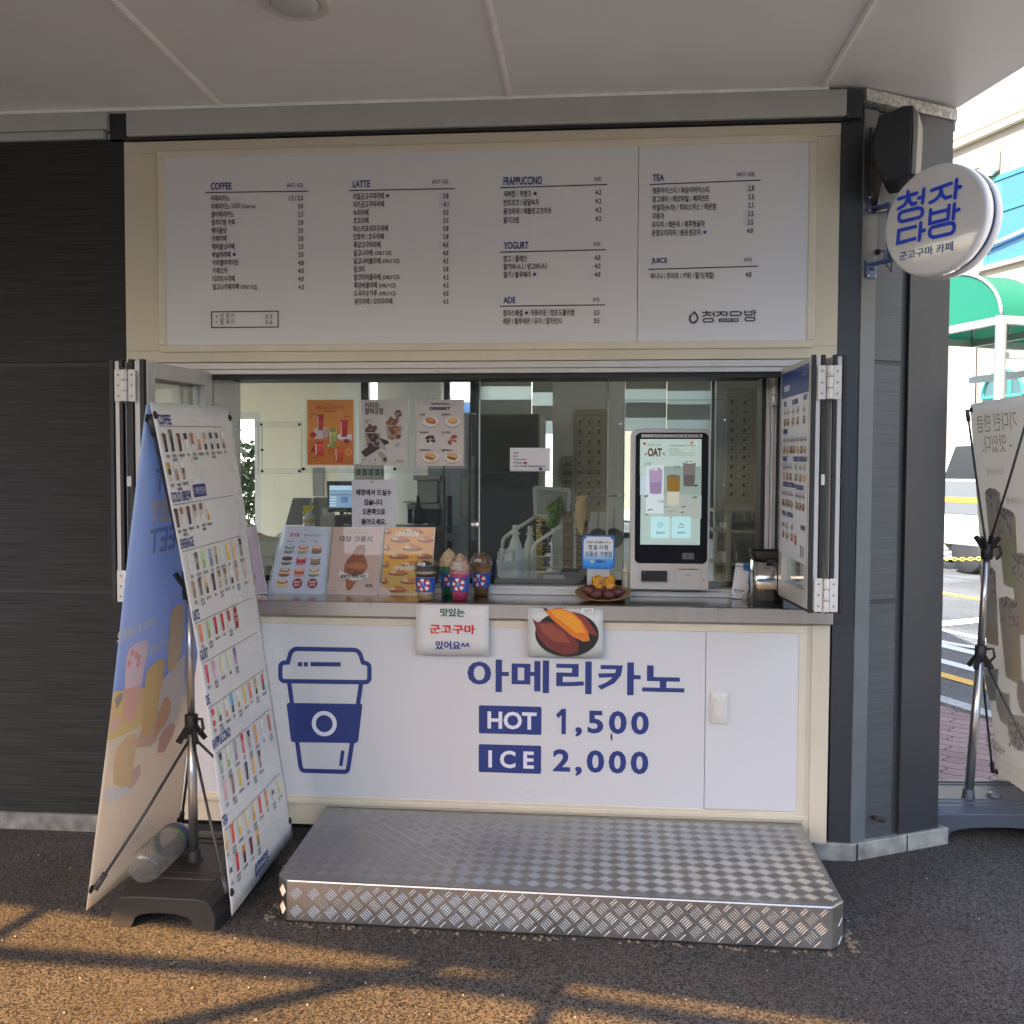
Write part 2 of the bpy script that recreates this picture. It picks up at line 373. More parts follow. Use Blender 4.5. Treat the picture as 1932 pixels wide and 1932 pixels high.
def paver_mat():
    m = bpy.data.materials.new('wavy_brick_paving'); m.use_nodes = True; nt = m.node_tree; b = nt.nodes['Principled BSDF']; L = nt.links.new
    tc = nt.nodes.new('ShaderNodeTexCoord'); mp = nt.nodes.new('ShaderNodeMapping'); mp.inputs['Rotation'].default_value = (0, 0, R(22)); L(tc.outputs['Object'], mp.inputs[0])
    sx = nt.nodes.new('ShaderNodeSeparateXYZ'); L(mp.outputs[0], sx.inputs[0])
    def wav(inp, amp, per):
        a = nt.nodes.new('ShaderNodeMath'); a.operation = 'MULTIPLY'; a.inputs[1].default_value = 2*math.pi/per; L(inp, a.inputs[0])
        s = nt.nodes.new('ShaderNodeMath'); s.operation = 'SINE'; L(a.outputs[0], s.inputs[0])
        k = nt.nodes.new('ShaderNodeMath'); k.operation = 'MULTIPLY'; k.inputs[1].default_value = amp; L(s.outputs[0], k.inputs[0]); return k.outputs[0]
    def add(p, q):
        a = nt.nodes.new('ShaderNodeMath'); a.operation = 'ADD'; L(p, a.inputs[0]); L(q, a.inputs[1]); return a.outputs[0]
    cx = nt.nodes.new('ShaderNodeCombineXYZ'); L(add(sx.outputs[0], wav(sx.outputs[1], .014, .112)), cx.inputs[0]); L(add(sx.outputs[1], wav(sx.outputs[0], .014, .225)), cx.inputs[1])
    bt = nt.nodes.new('ShaderNodeTexBrick'); bt.inputs['Scale'].default_value = 1; bt.inputs['Brick Width'].default_value = .225; bt.inputs['Row Height'].default_value = .112
    bt.inputs['Mortar Size'].default_value = .005; bt.inputs['Mortar Smooth'].default_value = .3; bt.inputs['Bias'].default_value = 0
    bt.inputs['Color1'].default_value = (.24, .15, .13, 1); bt.inputs['Color2'].default_value = (.30, .20, .18, 1); bt.inputs['Mortar'].default_value = (.03, .028, .026, 1)
    L(cx.outputs[0], bt.inputs['Vector']); n = nt.nodes.new('ShaderNodeTexNoise'); n.inputs['Scale'].default_value = 90; n.inputs['Detail'].default_value = 6; L(tc.outputs['Object'], n.inputs['Vector'])
    mr = nt.nodes.new('ShaderNodeMapRange'); mr.inputs['To Min'].default_value = .55; mr.inputs['To Max'].default_value = 1.5; L(n.outputs[0], mr.inputs[0])
    mx = nt.nodes.new('ShaderNodeVectorMath'); mx.operation = 'SCALE'; L(bt.outputs[0], mx.inputs[0]); L(mr.outputs[0], mx.inputs['Scale']); L(mx.outputs[0], b.inputs['Base Color'])
    b.inputs['Roughness'].default_value = .85
    bp = nt.nodes.new('ShaderNodeBump'); bp.invert = True; bp.inputs['Strength'].default_value = .7; bp.inputs['Distance'].default_value = .006; L(bt.outputs['Fac'], bp.inputs['Height']); L(bp.outputs[0], b.inputs['Normal'])
    return m
sheet('pavement', [rd(3.5, -4), rd(3.5, 30), (-6, 14), (1.4, 1.05), (1.75, 1.0), (2.75, .18), rd(2.55, -4)], .006, paver_mat(), 'reddish brick pavement of wavy pavers beside the kerb', 'pavement')

# ------------------------------------------------------------------ roof over the kiosk: ceiling panels and beyond it a bronze canopy
CEILM = mat('ceiling_panel', (.76, .765, .765), .42, var=(2.5, .03), spec=.4)
WTRIM = mat('white_trim', (.88, .87, .85), .5, var=(20, .08))
mb = MB()
mb.prism([(-8, .12, 3.05), (1.835, .24, 3.05), (2.60, -3.0, 3.05), (2.75, -3.62, 3.05), (-8, -3.30, 3.05)][::-1], (0, 0, .1))
mb.build('ceiling', CEILM, kind='structure', label='pale metal panel ceiling over the cafe front', cat='ceiling')
mb = MB()
for x in (-2.37, -1.172, .016, 1.234):
    mb.box(x-.011, x+.011, -3.28, .0, 3.043, 3.049); mb.box(x-.004, x+.004, -3.28, .0, 3.040, 3.0425)
mb.box(-8, 1.255, -.028, 0.0, 3.036, 3.049)
mb.build('ceiling_trim', WTRIM, kind='structure', label='thin white joint strips across the ceiling', cat='ceiling trim')
# bronze translucent canopy behind the viewer: its beams and tinted sheets throw the amber light on the asphalt
BRZ = glassm('bronze_sheet', (1.0, .72, .40), .15, ior=1.25, haze=.02, hazecol=(.8, .5, .2))
STEEL = mat('grey_steel', (.30, .30, .29), .5, metal=.3)
cp = thing('bronze_canopy', (0, -5, 3.2), 'bronze translucent canopy on steel beams continuing the roof', 'canopy')
HZ = 3.1
def shadow_src(x, y, h=HZ):             # where a beam at height h must stand to shade the ground at x,y
    k = h/SD.z; return Vector((x+SD.x*k, y+SD.y*k, h))
mb = MB(); mb.box(-5.6, .6, -6.1, -3.2, 3.16, 3.17); mb.build('roof_sheet', BRZ, cp)
mb = MB()
def beam(a, b, wd=.07):
    A, B = shadow_src(*a), shadow_src(*b); d = (B-A); k = min(1.5, .9/d.length); mb.bar(A-d*k*(1 if a[0] < -1 else .25), B+d*k*.6, wd, .05)
def gp(px, py): q = at(px, py, z=0); return (q.x, q.y)
for p0, p1, wd in (((0, 1799), (697, 1843), .045), ((340, 1930), (722, 1843), .05), ((0, 1764), (92, 1708), .045), ((830, 1853), (1290, 1921), .04), ((1042, 1880), (1018, 1932), .045)): beam(gp(*p0), gp(*p1), wd)
mb.build('beam', STEEL, cp)
mb = MB()
e0, e1 = shadow_src(*gp(0, 1703), 3.07), shadow_src(*gp(1290, 1884), 3.07); d = (e1-e0).normalized()
q0, q1 = e0-d*1.6, e1+d*4
mb.prism([(q0.x, q0.y, 3.06), (q1.x, q1.y, 3.06), (q1.x+.5, -3.2, 3.06), (q0.x-.5, -3.2, 3.06)], (0, 0, .02)); mb.build('eave_panel', CEILM, cp)
mb = MB()
for x in (-5.5, .5): mb = MB(); mb.box(x-.06, x+.06, -6.05, -5.93, 0, 3.155); mb.build('post', STEEL, cp)

# ================================================================== THE CAFE BUILDING
DARK = mat('dark_brushed_cladding', (.026, .0258, .0258), .6, streak=((3, 3, 170), .6), spec=.22)
CREAM = mat('cream_painted_metal', (.60, .545, .42), .42, var=(1.8, .07))
CREAM2 = mat('cream_moulding', (.63, .575, .45), .4, var=(6, .05))
GALV = mat('galvanised_plinth', (.30, .31, .30), .5, metal=.35, var=(14, .4))
CONC = mat('concrete_plinth', (.20, .195, .185), .85, var=(18, .35), bump=(60, .4, .003))
CORN = mat('grey_metal_cornice', (.42, .43, .40), .4, var=(7, .05))
CHAR = mat('charcoal_cladding', (.030, .034, .040), .38, var=(40, .08))
STRIPG = mat('grey_flashing', (.115, .135, .145), .36, var=(9, .08))
BRUSH = mat('brushed_grey_panel', (.058, .068, .078), .45, streak=((4, 4, 210), .28))
BLACK = mat('black_rubber', (.012, .012, .013), .55)
ALU = mat('anodised_aluminium', (.50, .49, .475), .38, metal=.35, var=(9, .05))
ALU2 = mat('white_aluminium', (.60, .60, .59), .38, metal=.1)
INOX = mat('stainless_counter', (.42, .40, .38), .17, metal=1, var=(3, .06), bump=(4, .04, .004))
INOXB = mat('stainless_lip', (.40, .375, .35), .3, metal=1, streak=((22, 22, 1.5), .05))
WALLIN = mat('cream_plaster', (.74, .70, .57), .75, var=(2, .05))
GREYIN = mat('pale_grey_plaster', (.72, .72, .69), .7, var=(2, .04))
DGREY = mat('dark_mullion', (.02, .021, .023), .4)
GLS = glassm('window_glass', (.93, .95, .93), 0, 1.45, haze=.012)
GLS2 = glassm('acrylic_sheet', (.95, .96, .95), 0, 1.4)
cafe = thing('cafe_building', (0, 1.7, 0), 'grey clad takeaway cafe with a cream framed serving hatch and steel counter', 'building')
BY = 5.6                                     # back wall of the room
FX = 1.397                                   # fold between front and chamfered corner
WA, WB = Vector((FX, 0, 0)), Vector((1.822, .2165, 0)); WU = (WB-WA).normalized(); WN = Vector((WU.y, -WU.x, 0))
def wl(s, n, z): return WA+WU*s+WN*n+Vector((0, 0, z))
# dark cladding left of the hatch, in three courses with open joints
mb = MB(); zs = [.075, 1.044, 1.072, 1.985, 2.012, 2.925]
za, zb_ = at(100, 1116, y=0).z, at(100, 688, y=0).z
for z0, z1 in ((.075, za-.011), (za+.011, zb_-.011), (zb_+.011, 2.93)): mb.box(-8, -1.602, 0, .05, z0, z1)
mb.build('wall_cladding', DARK, cafe)
mb = MB(); mb.box(-8, -1.602, .012, .06, .075, 2.93); mb.build('wall_backing', BLACK, cafe)
mb = MB(); mb.box(-8, -1.55, -.012, .06, -.02, .072); mb.build('plinth', CONC, cafe)
mb = MB(); mb.box(-1.55, -.74, -.006, .06, -.02, .05); mb.box(-.74, 1.25, .02, .06, -.02, .06); mb.build('plinth', BLACK, cafe)
# plinth flashing round the right corner
mb = MB(); P = [(1.25, -.012), (FX+.01, -.012), tuple((wl(.505, .018, 0))[:2]), tuple((wl(.505, -.05, 0))[:2]), (FX, .05), (1.25, .05)]
mb.prism([(x, y, -.01) for x, y in P], (0, 0, .079)); mb.build('plinth', GALV, cafe, .003)
mb = MB(); mb.bar(wl(.28, .0192, .0), wl(.28, .0192, .069), .004, .002); mb.bar(wl(.02, .0192, 0), wl(.02, .0192, .069), .006, .002); mb.build('plinth_seam', BLACK, cafe)
# cornice under the ceiling
mb = MB(); mb.box(-8, -1.66, -.03, .04, 2.965, 3.036); mb.box(-8, -1.68, -.02, .03, 2.93, 2.964); mb.box(-1.575, 1.325, -.03, .02, 2.934, 3.036)
mb.build('cornice', CORN, cafe, .004)
mb = MB(); mb.box(-1.57, 1.325, -.012, .05, 2.922, 2.933); mb.box(-1.66, -1.575, .0, .05, 2.92, 3.036); mb.build('cornice_gap', DGREY, cafe)
mb = MB(); mb.box(1.325, 1.385, -.03, .02, 2.925, 3.03); mb.build('cornice_end', CHAR, cafe)
# cream surround above and below the hatch
x0, x1 = -1.601, 1.3115; pL, pR, pT, pB = -1.4236, 1.1903, 2.8455, 2.0755
mb = MB()
mb.box(x0, x1, 0, .06, pT+.022, 2.918); mb.box(x0, x1, 0, .06, 2.004, pB-.022)
mb.box(x0, pL-.022, 0, .06, pB-.022, pT+.022); mb.box(pR+.022, x1, 0, .06, pB-.022, pT+.022)
mb.build('hatch_surround', CREAM, cafe, .003)
mb = MB()
def frame_(mb, a, b, c, d, w_, y0, y1):       # x a..b, z c..d outside, inner opening smaller by w_
    mb.box(a, b, y0, y1, d-w_, d); mb.box(a, b, y0, y1, c, c+w_); mb.box(a, a+w_, y0, y1, c+w_, d-w_); mb.box(b-w_, b, y0, y1, c+w_, d-w_)
frame_(mb, pL-.03, pR+.03, pB-.03, pT+.03, .03, -.009, .05)
mb.build('moulding', CREAM2, cafe, .004)
qL, qR, qT, qB = -1.4111, 1.183, .9174, .1891
mb = MB(); mb.box(x0, qL-.022, 0, .06, .062, .952); mb.box(qR+.022, 1.303, 0, .06, .062, .952)
mb.box(qL-.022, qR+.022, 0, .06, qT+.02, .952); mb.box(qL-.022, qR+.022, .004, .06, .062, qB-.03)
mb.box(1.232, 1.303, -.006, -.0005, .066, .95)
mb.build('counter_front', CREAM, cafe, .003)
mb = MB(); frame_(mb, qL-.03, qR+.03, qB-.03, qT+.026, .03, -.009, .05); mb.box(qL-.03, qR+.045, -.013, -.0095, qB-.032, qB-.014)
mb.build('moulding', CREAM2, cafe, .004)
# stainless counter
mb = MB(); mb.box(-1.6, 1.305, -.03, .46, .998, 1.015); mb.build('counter_top', INOX, cafe, .003)
mb = MB(); mb.box(-1.6, 1.307, -.033, .03, .953, 1.0135); mb.build('counter_lip', INOXB, cafe, .003)
# head track of the hatch
mb = MB(); mb.box(-1.6, 1.3, .004, .40, 1.975, 2.002); mb.box(-1.6, 1.3, .012, .022, 1.955, 1.975); mb.build('head_track', ALU, cafe, .002)
mb = MB(); mb.box(-1.6, 1.3, .03, .05, 1.935, 1.974); mb.box(-1.6, 1.3, .24, .40, 1.955, 1.974); mb.build('head_gasket', BLACK, cafe)
# jambs
jx = lambda p: at(p, 900, y=.2).x
mb = MB()
for k, (a, b) in enumerate(((1444, 1452), (1453, 1459), (1460, 1464))): mb.box(jx(a), jx(b), .2-.004*(k % 2), .36, 1.03, 1.955)
mb.box(jx(1466), 1.30, .21, .36, .953, 1.98); mb.build('hatch_jamb', ALU, cafe, .002)
mb = MB(); mb.box(-1.30, -1.245, .06, .36, 1.03, 1.955); mb.box(-1.6, -1.3005, .065, .36, .953, 1.98); mb.build('hatch_jamb', ALU, cafe, .002)
mb = MB(); mb.box(jx(1436), jx(1443), .205, .33, 1.02, 1.95); mb.build('jamb_gasket', BLACK, cafe)
mb = MB(); mb.box(jx(1464.5), jx(1469), .195, .209, 1.02, 1.95); mb.build('jamb_gasket', BLACK, cafe)
# sill rail and sliding glass behind the counter
mb = MB(); mb.box(-1.25, 1.05, .27, .292, 1.0155, 1.04); mb.box(-1.25, 1.05, .292, .37, 1.0155, 1.05); mb.build('sill_rail', ALU2, cafe, .002)
mb = MB(); mb.box(-1.25, 1.05, .372, .378, 1.05, 1.075); mb.build('sill_gasket', BLACK, cafe)
GY = .33
gx = [at(p, 900, y=GY).x for p in (404, 902, 1144, 1432)]
for i in range(3):
    a, b = gx[i], gx[i+1]; y = GY+.012*(i % 2)
    mb = MB(); mb.box(a-.008, b+.008, y, y+.005, 1.05, 1.975); o = mb.build('glass_pane', GLS, cafe)
    if i < 2:
        mb = MB(); mb.box(b+.003, b+.0085, y-.002, y+.007, 1.052, 1.97); mb.build('pane_edge', mat('polished_glass_edge', (.55, .6, .58), .2, spec=.8), o)
    if i == 0:
        kx = at(897, 990, y=GY); mb = MB(); mb.lathe([(.0, -.012), (.017, -.012), (.019, -.006), (.019, 0), (0, 0)], (kx.x, GY, kx.z), (0, 1, 0), 20); mb.lathe([(0, -.016), (.006, -.016), (.006, -.012), (0, -.012)], (kx.x, GY, kx.z), (0, 1, 0), 12)
        mb.build('pane_knob', mat('chrome', (.7, .7, .7), .12, metal=1), o)
# acrylic ledge the posters stand on
a, b = at(568, 886, y=.3), at(1130, 890, y=.3)
mb = MB(); mb.box(a.x, b.x, .285, .327, a.z-.014, a.z-.010); mb.box(a.x, b.x, .285, .288, a.z-.014, a.z+.006)
led = mb.build('poster_ledge', GLS2, cafe)
mb = MB()
for p in (573, 745, 1020): q = at(p, 883, y=.285); mb.lathe([(0, -.006), (.007, -.006), (.007, 0), (0, 0)], (q.x, .2855, q.z-.004), (0, 1, 0), 12)
mb.build('screw', BLACK, led)

# chamfered corner on the right
mb = MB(); mb.box(1.3125, FX, .002, .06, .07, 2.955); mb.build('corner_cladding', CHAR, cafe)
s = [0.0, at(1649, 700, y=.03).x, 0]
S1, S2, S3, S4 = .075, .215, .248, .458
mb = MB(); mb.prism([wl(0.0, .004, .07), wl(S1, .0, .07), wl(S1, -.05, .07), wl(0, -.05, .07)], (0, 0, 2.9)); mb.build('corner_flashing', STRIPG, cafe)
mb = MB()
for z0, z1 in ((.072, 1.028), (1.046, 1.985), (2.003, 2.96)): mb.prism([wl(S1, -.006, z0), wl(S2, -.006, z0), wl(S2, -.05, z0), wl(S1, -.05, z0)], (0, 0, z1-z0))
mb.build('corner_panel', BRUSH, cafe)
mb = MB(); mb.prism([wl(S1, -.014, .07), wl(S3, -.014, .07), wl(S3, -.055, .07), wl(S1, -.055, .07)], (0, 0, 2.9)); mb.build('panel_joint', mat('joint_dark', (.035, .037, .04), .5), cafe)  # dark strip recessed between the corner panels
mb = MB(); mb.prism([wl(S3, .004, .07), wl(S4, .004, .07), wl(S4, -.3, .07), wl(S3, -.05, .07)], (0, 0, 2.925)); mb.build('corner_cladding', CHAR, cafe)
mb = MB(); mb.prism([wl(S1-.07, .008, 3.0), wl(S4+.01, .012, 2.985), wl(S4+.01, -.05, 2.985), wl(S1-.07, -.05, 3.0)], (0, 0, .045)); mb.build('sealant', mat('old_sealant', (.55, .53, .48), .8, var=(60, .4), bump=(50, .8, .01)), cafe)
q = wl(.115, 0, .16); mb = MB(); mb.tube([q, q+WN*.02, q+WN*.025+Vector((.03, 0, -.004))], .009, 8); mb.build('drain_stub', BLACK, cafe)
mb = MB(); mb.box(1.785, 1.83, .30, 1.3, .05, 3.0); mb.box(1.785, 1.83, 1.3, BY+.12, 2.62, 3.0); mb.box(1.785, 1.83, 5.3, BY+.12, .05, 2.62); mb.build('wall_cladding', CHAR, cafe)

# shell of the room behind the hatch
mb = MB(); mb.box(-4.6, 1.83, .245, BY+.3, 2.96, 3.14); mb.build('roof', mat('roof_sheet', (.3, .3, .3), .6), cafe)
mb = MB(); mb.box(-5.6, 1.785, .42, BY, 2.62, 2.66); mb.build('room_ceiling', mat('room_ceiling_white', (.75, .74, .70), .7), cafe)
mb = MB(); mb.box(-5.6, 1.785, .40, BY, .02, .06); mb.build('room_floor', mat('room_floor_tile', (.45, .43, .40), .35, var=(3, .1)), cafe)
mb = MB(); mb.box(1.74, 1.784, .37, 1.3, .06, 2.62); mb.box(1.74, 1.784, 5.3, BY, .06, 2.62); mb.build('room_wall', GREYIN, cafe)
mb = MB(); mb.box(1.755, 1.761, 1.3, 5.3, .12, 2.62); mb.build('glass_pane', GLS, cafe)
mb = MB()
for y_ in (1.3, 2.3, 3.3, 4.3, 5.24): mb.box(1.73, 1.79, y_, y_+.06, .06, 2.62)
mb.box(1.735, 1.785, 1.36, 5.24, .06, .12); mb.build('window_mullion', mat('side_mullion', (.02, .021, .023), .4), cafe)
mb = MB(); mb.box(-8, 1.78, .38, .41, 2.004, 2.95); mb.box(-8, -1.56, .07, .41, .06, 2.95); mb.box(-1.56, 1.78, .40, .44, .06, .99); mb.box(1.32, 1.78, .25, .41, .06, 2.95); mb.build('front_wall_lining', GREYIN, cafe)
B = lambda px, py: at(px, py, y=BY)
X = lambda px: B(px, 900).x
mb = MB()                                     # back wall pieces: cream left part, piers, solid right part
xw0, xw1 = X(424), X(492)                     # glazed door, far left
zt = B(450, 778).z
mb.box(-5.6, xw0-.42, BY, BY+.12, .06, 2.62); mb.box(xw0-.42, xw1, BY, BY+.12, zt, 2.62); mb.box(xw1, X(640), BY, BY+.12, .06, 2.62)
mb.build('room_wall', WALLIN, cafe)
mb = MB(); mb.box(X(640), X(683), BY-.05, BY+.12, .06, 2.62); mb.box(X(640), 1.74, BY, BY+.12, .06, B(700, 1010).z); mb.box(X(640), 1.74, BY, BY+.12, 2.56, 2.62)
mb.build('room_wall', GREYIN, cafe)
mb = MB(); mb.lathe([(.32, .06), (.32, 2.62)], ((X(742)+X(832))/2, BY-.34, 0), n=40); mb.build('round_column', mat('white_column', (.72, .72, .69), .6), cafe)
mb = MB()
for p0, p1 in ((681, 697), (730, 741), (833, 849), (887, 904), (1340, 1352), (1460, 1480)): mb.box(X(p0), X(p1), BY-.03, BY+.05, B(700, 1010).z, 2.56)
mb.box(X(697), 1.74, BY-.02, BY+.04, B(700, 1010).z, B(700, 1000).z)
mb.build('window_mullion', DGREY, cafe)
mb = MB(); mb.box(X(690), 1.74, BY+.052, BY+.058, B(700, 1010).z, 2.56); mb.build('glass_pane', GLS, cafe)
mb = MB(); mb.box(xw0-.42, xw0-.36, BY+.02, BY+.08, .06, zt); mb.box(xw0-.36, xw1, BY+.02, BY+.08, zt-.07, zt); mb.box(xw1-.07, xw1, BY+.02, BY+.08, .06, zt-.07); mb.build('door_frame', ALU2, cafe)
# column in the middle of the room
ca, cb = at(1042, 900, y=2.3), at(1178, 900, y=2.3)
mb = MB(); mb.box(ca.x, cb.x, 2.3, 2.75, .06, 2.62); mb.build('square_column', GREYIN, cafe)
# banded roller blinds at the back windows
bm_a, bm_b = sheetm('blind_band', '#77776f', .12), sheetm('blind_gauze', '#aab6b8', .8)
for x_0, x_1, off in ((X(905), X(1003), 0), (X(1004), X(1044), .06), (X(1178), X(1255), .03), (X(1256), X(1338), .05)):
    t = MB(); z = 2.55-off; k = 0
    while z > B(1000, 800).z:
        hgt = .15 if k % 2 == 0 else .13
        t.mat = k % 2; t.add([(x_0, BY-.06, z), (x_1, BY-.06, z), (x_1, BY-.06, z-hgt), (x_0, BY-.06, z-hgt)], [(0, 1, 2, 3)]); z -= hgt; k += 1
    t.build('roller_blind', [bm_a, bm_b], cafe)

# ------------------------------------------------------------------ folding window leaves, opened outwards
def leaf(xf0, xf1, xr0, xr1, y0, y1, z0, z1, face=None):
    """leaf standing off the wall: front edge xf0..xf1 at y0, rear edge xr0..xr1 at y1"""
    def pt(s, t, z): # s 0..1 across thickness, t 0..1 front to rear
        a = xf0+(xf1-xf0)*s; b = xr0+(xr1-xr0)*s; return (a+(b-a)*t, y0+(y1-y0)*t, z)
    def slab(mb, s0, s1, t0, t1, za, zb):
        mb.prism([pt(s0, t0, za), pt(s1, t0, za), pt(s1, t1, za), pt(s0, t1, za)], (0, 0, zb-za))
    fw = .13
    mb = MB(); slab(mb, .0, 1, .0+.02, fw, z0+.012, z1); slab(mb, 0, 1, 1-fw, .99, z0+.012, z1); slab(mb, 0, 1, fw, 1-fw, z1-.06, z1); slab(mb, 0, 1, fw, 1-fw, z0+.012, z0+.075)
    wn_ = mb.build('folding_window', ALU, cafe, .002)
    mb = MB(); slab(mb, .4, .6, fw, 1-fw, z0+.075, z1-.06); mb.build('glass_pane', GLS, wn_)
    mb = MB()
    for s0, s1 in ((.04, .30), (.72, .96)): slab(mb, s0, s1, -.02, .018, z0, z1+.006)
    slab(mb, .1, .9, .02, .97, z0, z0+.0115)
    mb.build('gasket', BLACK, wn_)
    mb = MB(); slab(mb, .36, .66, -.005, .019, z0+.01, z1); mb.build('edge_profile', ALU2, wn_)
    return wn_, pt
def hinge(parent, c, w_=.082, h=.12, pin=True):
    x, y, z = c
    mb = MB(); mb.box(x-w_/2, x-.012, y-.004, y, z-h/2, z+h/2); mb.box(x+.012, x+w_/2, y-.004, y, z-h/2, z+h/2)
    for k in range(3): mb.lathe([(.0, -h*.155), (.0105, -h*.155), (.0105, h*.155), (0, h*.155)], (x, y-.006, z+(k-1)*h*.335), n=14)
    o = mb.build('hinge', mat('white_hinge', (.66, .65, .62), .35), parent, .001)
    mb = MB()
    for sx_ in (-1, 1):
        for k in (-1, 0, 1): mb.lathe([(0, -.0055), (.004, -.0055), (.0045, -.004), (0, -.004)], (x+sx_*w_*.32, y, z+k*h*.33), (0, 1, 0), 10)
    mb.lathe([(.004, -h*.56), (.004, h*.56)], (x, y-.006, z), n=10)
    mb.build('screw', mat('screw_steel', (.35, .34, .32), .35, metal=.9), o)
FY = -.38
fx = lambda p: at(p, 900, y=FY).x
ZL0, ZL1 = 1.05, 1.966
w1, pt1 = leaf(fx(1527), fx(1554), 1.103, 1.150, FY, .035, ZL0, ZL1)
w2, pt2 = leaf(fx(1567), fx(1594), 1.176, 1.222, FY, .035, ZL0, ZL1)
hx = (fx(1554)+fx(1567))/2
hinge(w1, (hx, FY-.012, at(1555, 722, y=FY).z)); hinge(w1, (hx, FY-.012, at(1550, 1122, y=FY).z))
q = at(1460, 735, y=.19); hinge(w1, (q.x, .19, q.z), .03, .13)
mb = MB(); q = at(1552, 905, y=FY); mb.box(q.x-.008, q.x+.006, FY-.01, FY+.0, q.z-.02, q.z+.02); mb.build('latch', ALU2, w1, .003)
w3, pt3 = leaf(fx(246), fx(277), -1.29, -1.24, FY, .035, ZL0, ZL1)
w4, pt4 = leaf(fx(211), fx(237), -1.36, -1.315, FY, .035, ZL0, ZL1)
hx = (fx(237)+fx(246))/2; hinge(w3, (hx, FY-.012, at(240, 728, y=FY).z)); hinge(w3, (hx, FY-.012, at(240, 1105, y=FY).z))
mb = MB(); q = at(247, 908, y=FY); mb.box(q.x-.01, q.x+.008, FY-.012, FY, q.z-.02, q.z+.02); mb.build('latch', ALU2, w3, .003)

# ================================================================== MENU BOARD ABOVE THE HATCH
PANW = mat('white_sign_panel', (.62, .63, .65), .3, var=(1.2, .02), spec=.5)
FF = Frame((0, -.0055, 0), (1, 0, 0), (0, 0, 1))           # faces -y: U x V = -y
mbd = thing('menu_board', (-.117, 0, 2.0755), 'long white drinks menu board in the cream frame above the hatch', 'menu board')
SX = .5289
mb = MB(); mb.box(pL, SX-.0012, -.005, .03, pB, pT); mb.box(SX+.0012, pR, -.005, .03, pB, pT); mb.build('panel', PANW, mbd)
NAVY, INK, CHIP = '#14245e', '#1c1b20', '#a9abb0'
A = Art(FF, side=1)
k = 1932/2992
Z1 = zo(0, 0, 1.932); Z2 = zo(1000, 0, 1.932); Z3 = zo(1992, 0, 1.932)
def row(t, price, lx, rx, y, Zl, Zr=None, yr=None, em=.0285, chip=False):
    Zr = Zr or Zl; u, v = FF.p(*Zl(lx, y)); u2, v2 = FF.p(*Zr(rx, yr if yr is not None else y))
    import re
    m = re.match(r'(.*?)( ?\((?:ONLY|Only)[^)]*\))?$', t)
    main, tail = m.group(1), m.group(2) or ''
    parts = main.split('★'); x = u; b = v-.0098
    for i, p_ in enumerate(parts):
        p_ = p_.strip()
        if p_:
            V, _ = glyphs(p_, .014); wd = (max(a[0] for a in V)-min(a[0] for a in V))*em*.62
            A.text(p_, x, b, em, INK, sx=.62, bold=.014); x += wd+.006
        if i < len(parts)-1:
            pts = []
            for q in range(10): r_ = .0105 if q % 2 == 0 else .0043; a_ = R(90+36*q); pts.append((x+.010+r_*math.cos(a_), v+.001+r_*math.sin(a_)))
            for q in range(10): A.poly([(x+.010, v+.001), pts[q], pts[(q+1) % 10]], NAVY, 2)
            x += .026
    if tail: A.text(tail.strip(), x+.002, b+.001, em*.80, INK, sx=.62, bold=.01)
    if price:
        if chip: A.rect(u2-.036, v2-.015, u2+.003, v2+.016, CHIP, 1)
        A.text(price, u2, v2-.0095, em*.98, INK, sx=.68, al='R', bold=.028 if chip else .016)
def head(t, q0, q1, Z, l0, l1, Zl1, tag_, tq0, tq1, Zt):
    A.fitp(t, Z(*q0), Z(*q1), NAVY, bold=.022)
    a = FF.p(*Z(*l0)); b = FF.p(*Zl1(*l1)); A.line([a, (b[0], b[1])], .0042, INK, 1, cap=False)
    A.fitp(tag_, Zt(*tq0), Zt(*tq1), NAVY, bold=.012)
head('COFFEE', (1190, 1032), (1308, 1070), Z1, (1160, 1087), (1742, 1080), Z1, '(HOT / ICE)', (1620, 1036), (1711, 1064), Z1)
cof = [('아메리카노', '1.5 / 2.0'), ('아메리카노 1리터 (Only ice)', '3.0'), ('꿀아메리카노', '2.5'), ('청자다방 커피', '2.8'), ('헤이즐넛', '3.0'), ('카페라떼', '3.0'), ('헤이즐넛라떼', '3.5'), ('바닐라라떼★', '3.5'), ('카라멜마끼아또', '4.0'), ('카페모카', '4.0'), ('티라미수라떼', '4.0'), ('달고나카페라떼 (ONLY ICE)', '4.3')]
for i, (t, p) in enumerate(cof): row(t, p, 1191+i, 1711+.4*i, 1122+45.4*i, Z1, yr=1118+45.7*i)
a = FF.p(*Z1(1195, 1761)); b = FF.p(*Z1(1571, 1846)); A.line([a, (b[0], a[1]), b, (a[0], b[1])], .0045, INK, 1, closed=True, cap=False)
for i, (t, p) in enumerate((('+ 샷 추가', '0.5'), ('+ 펄 추가', '0.6'))):
    u, v = FF.p(*Z1(1217, 1788+32*i)); A.text(t, u, v-.008, .025, INK, sx=.85); u, v = FF.p(*Z1(1538, 1788+32*i)); A.text(p, u, v-.008, .025, INK, sx=1.05, al='R')
head('LATTE', (60, 1020), (157, 1057), Z2, (38, 1076), (635, 1065), Z2, '(HOT / ICE)', (508, 1015), (599, 1043), Z2)
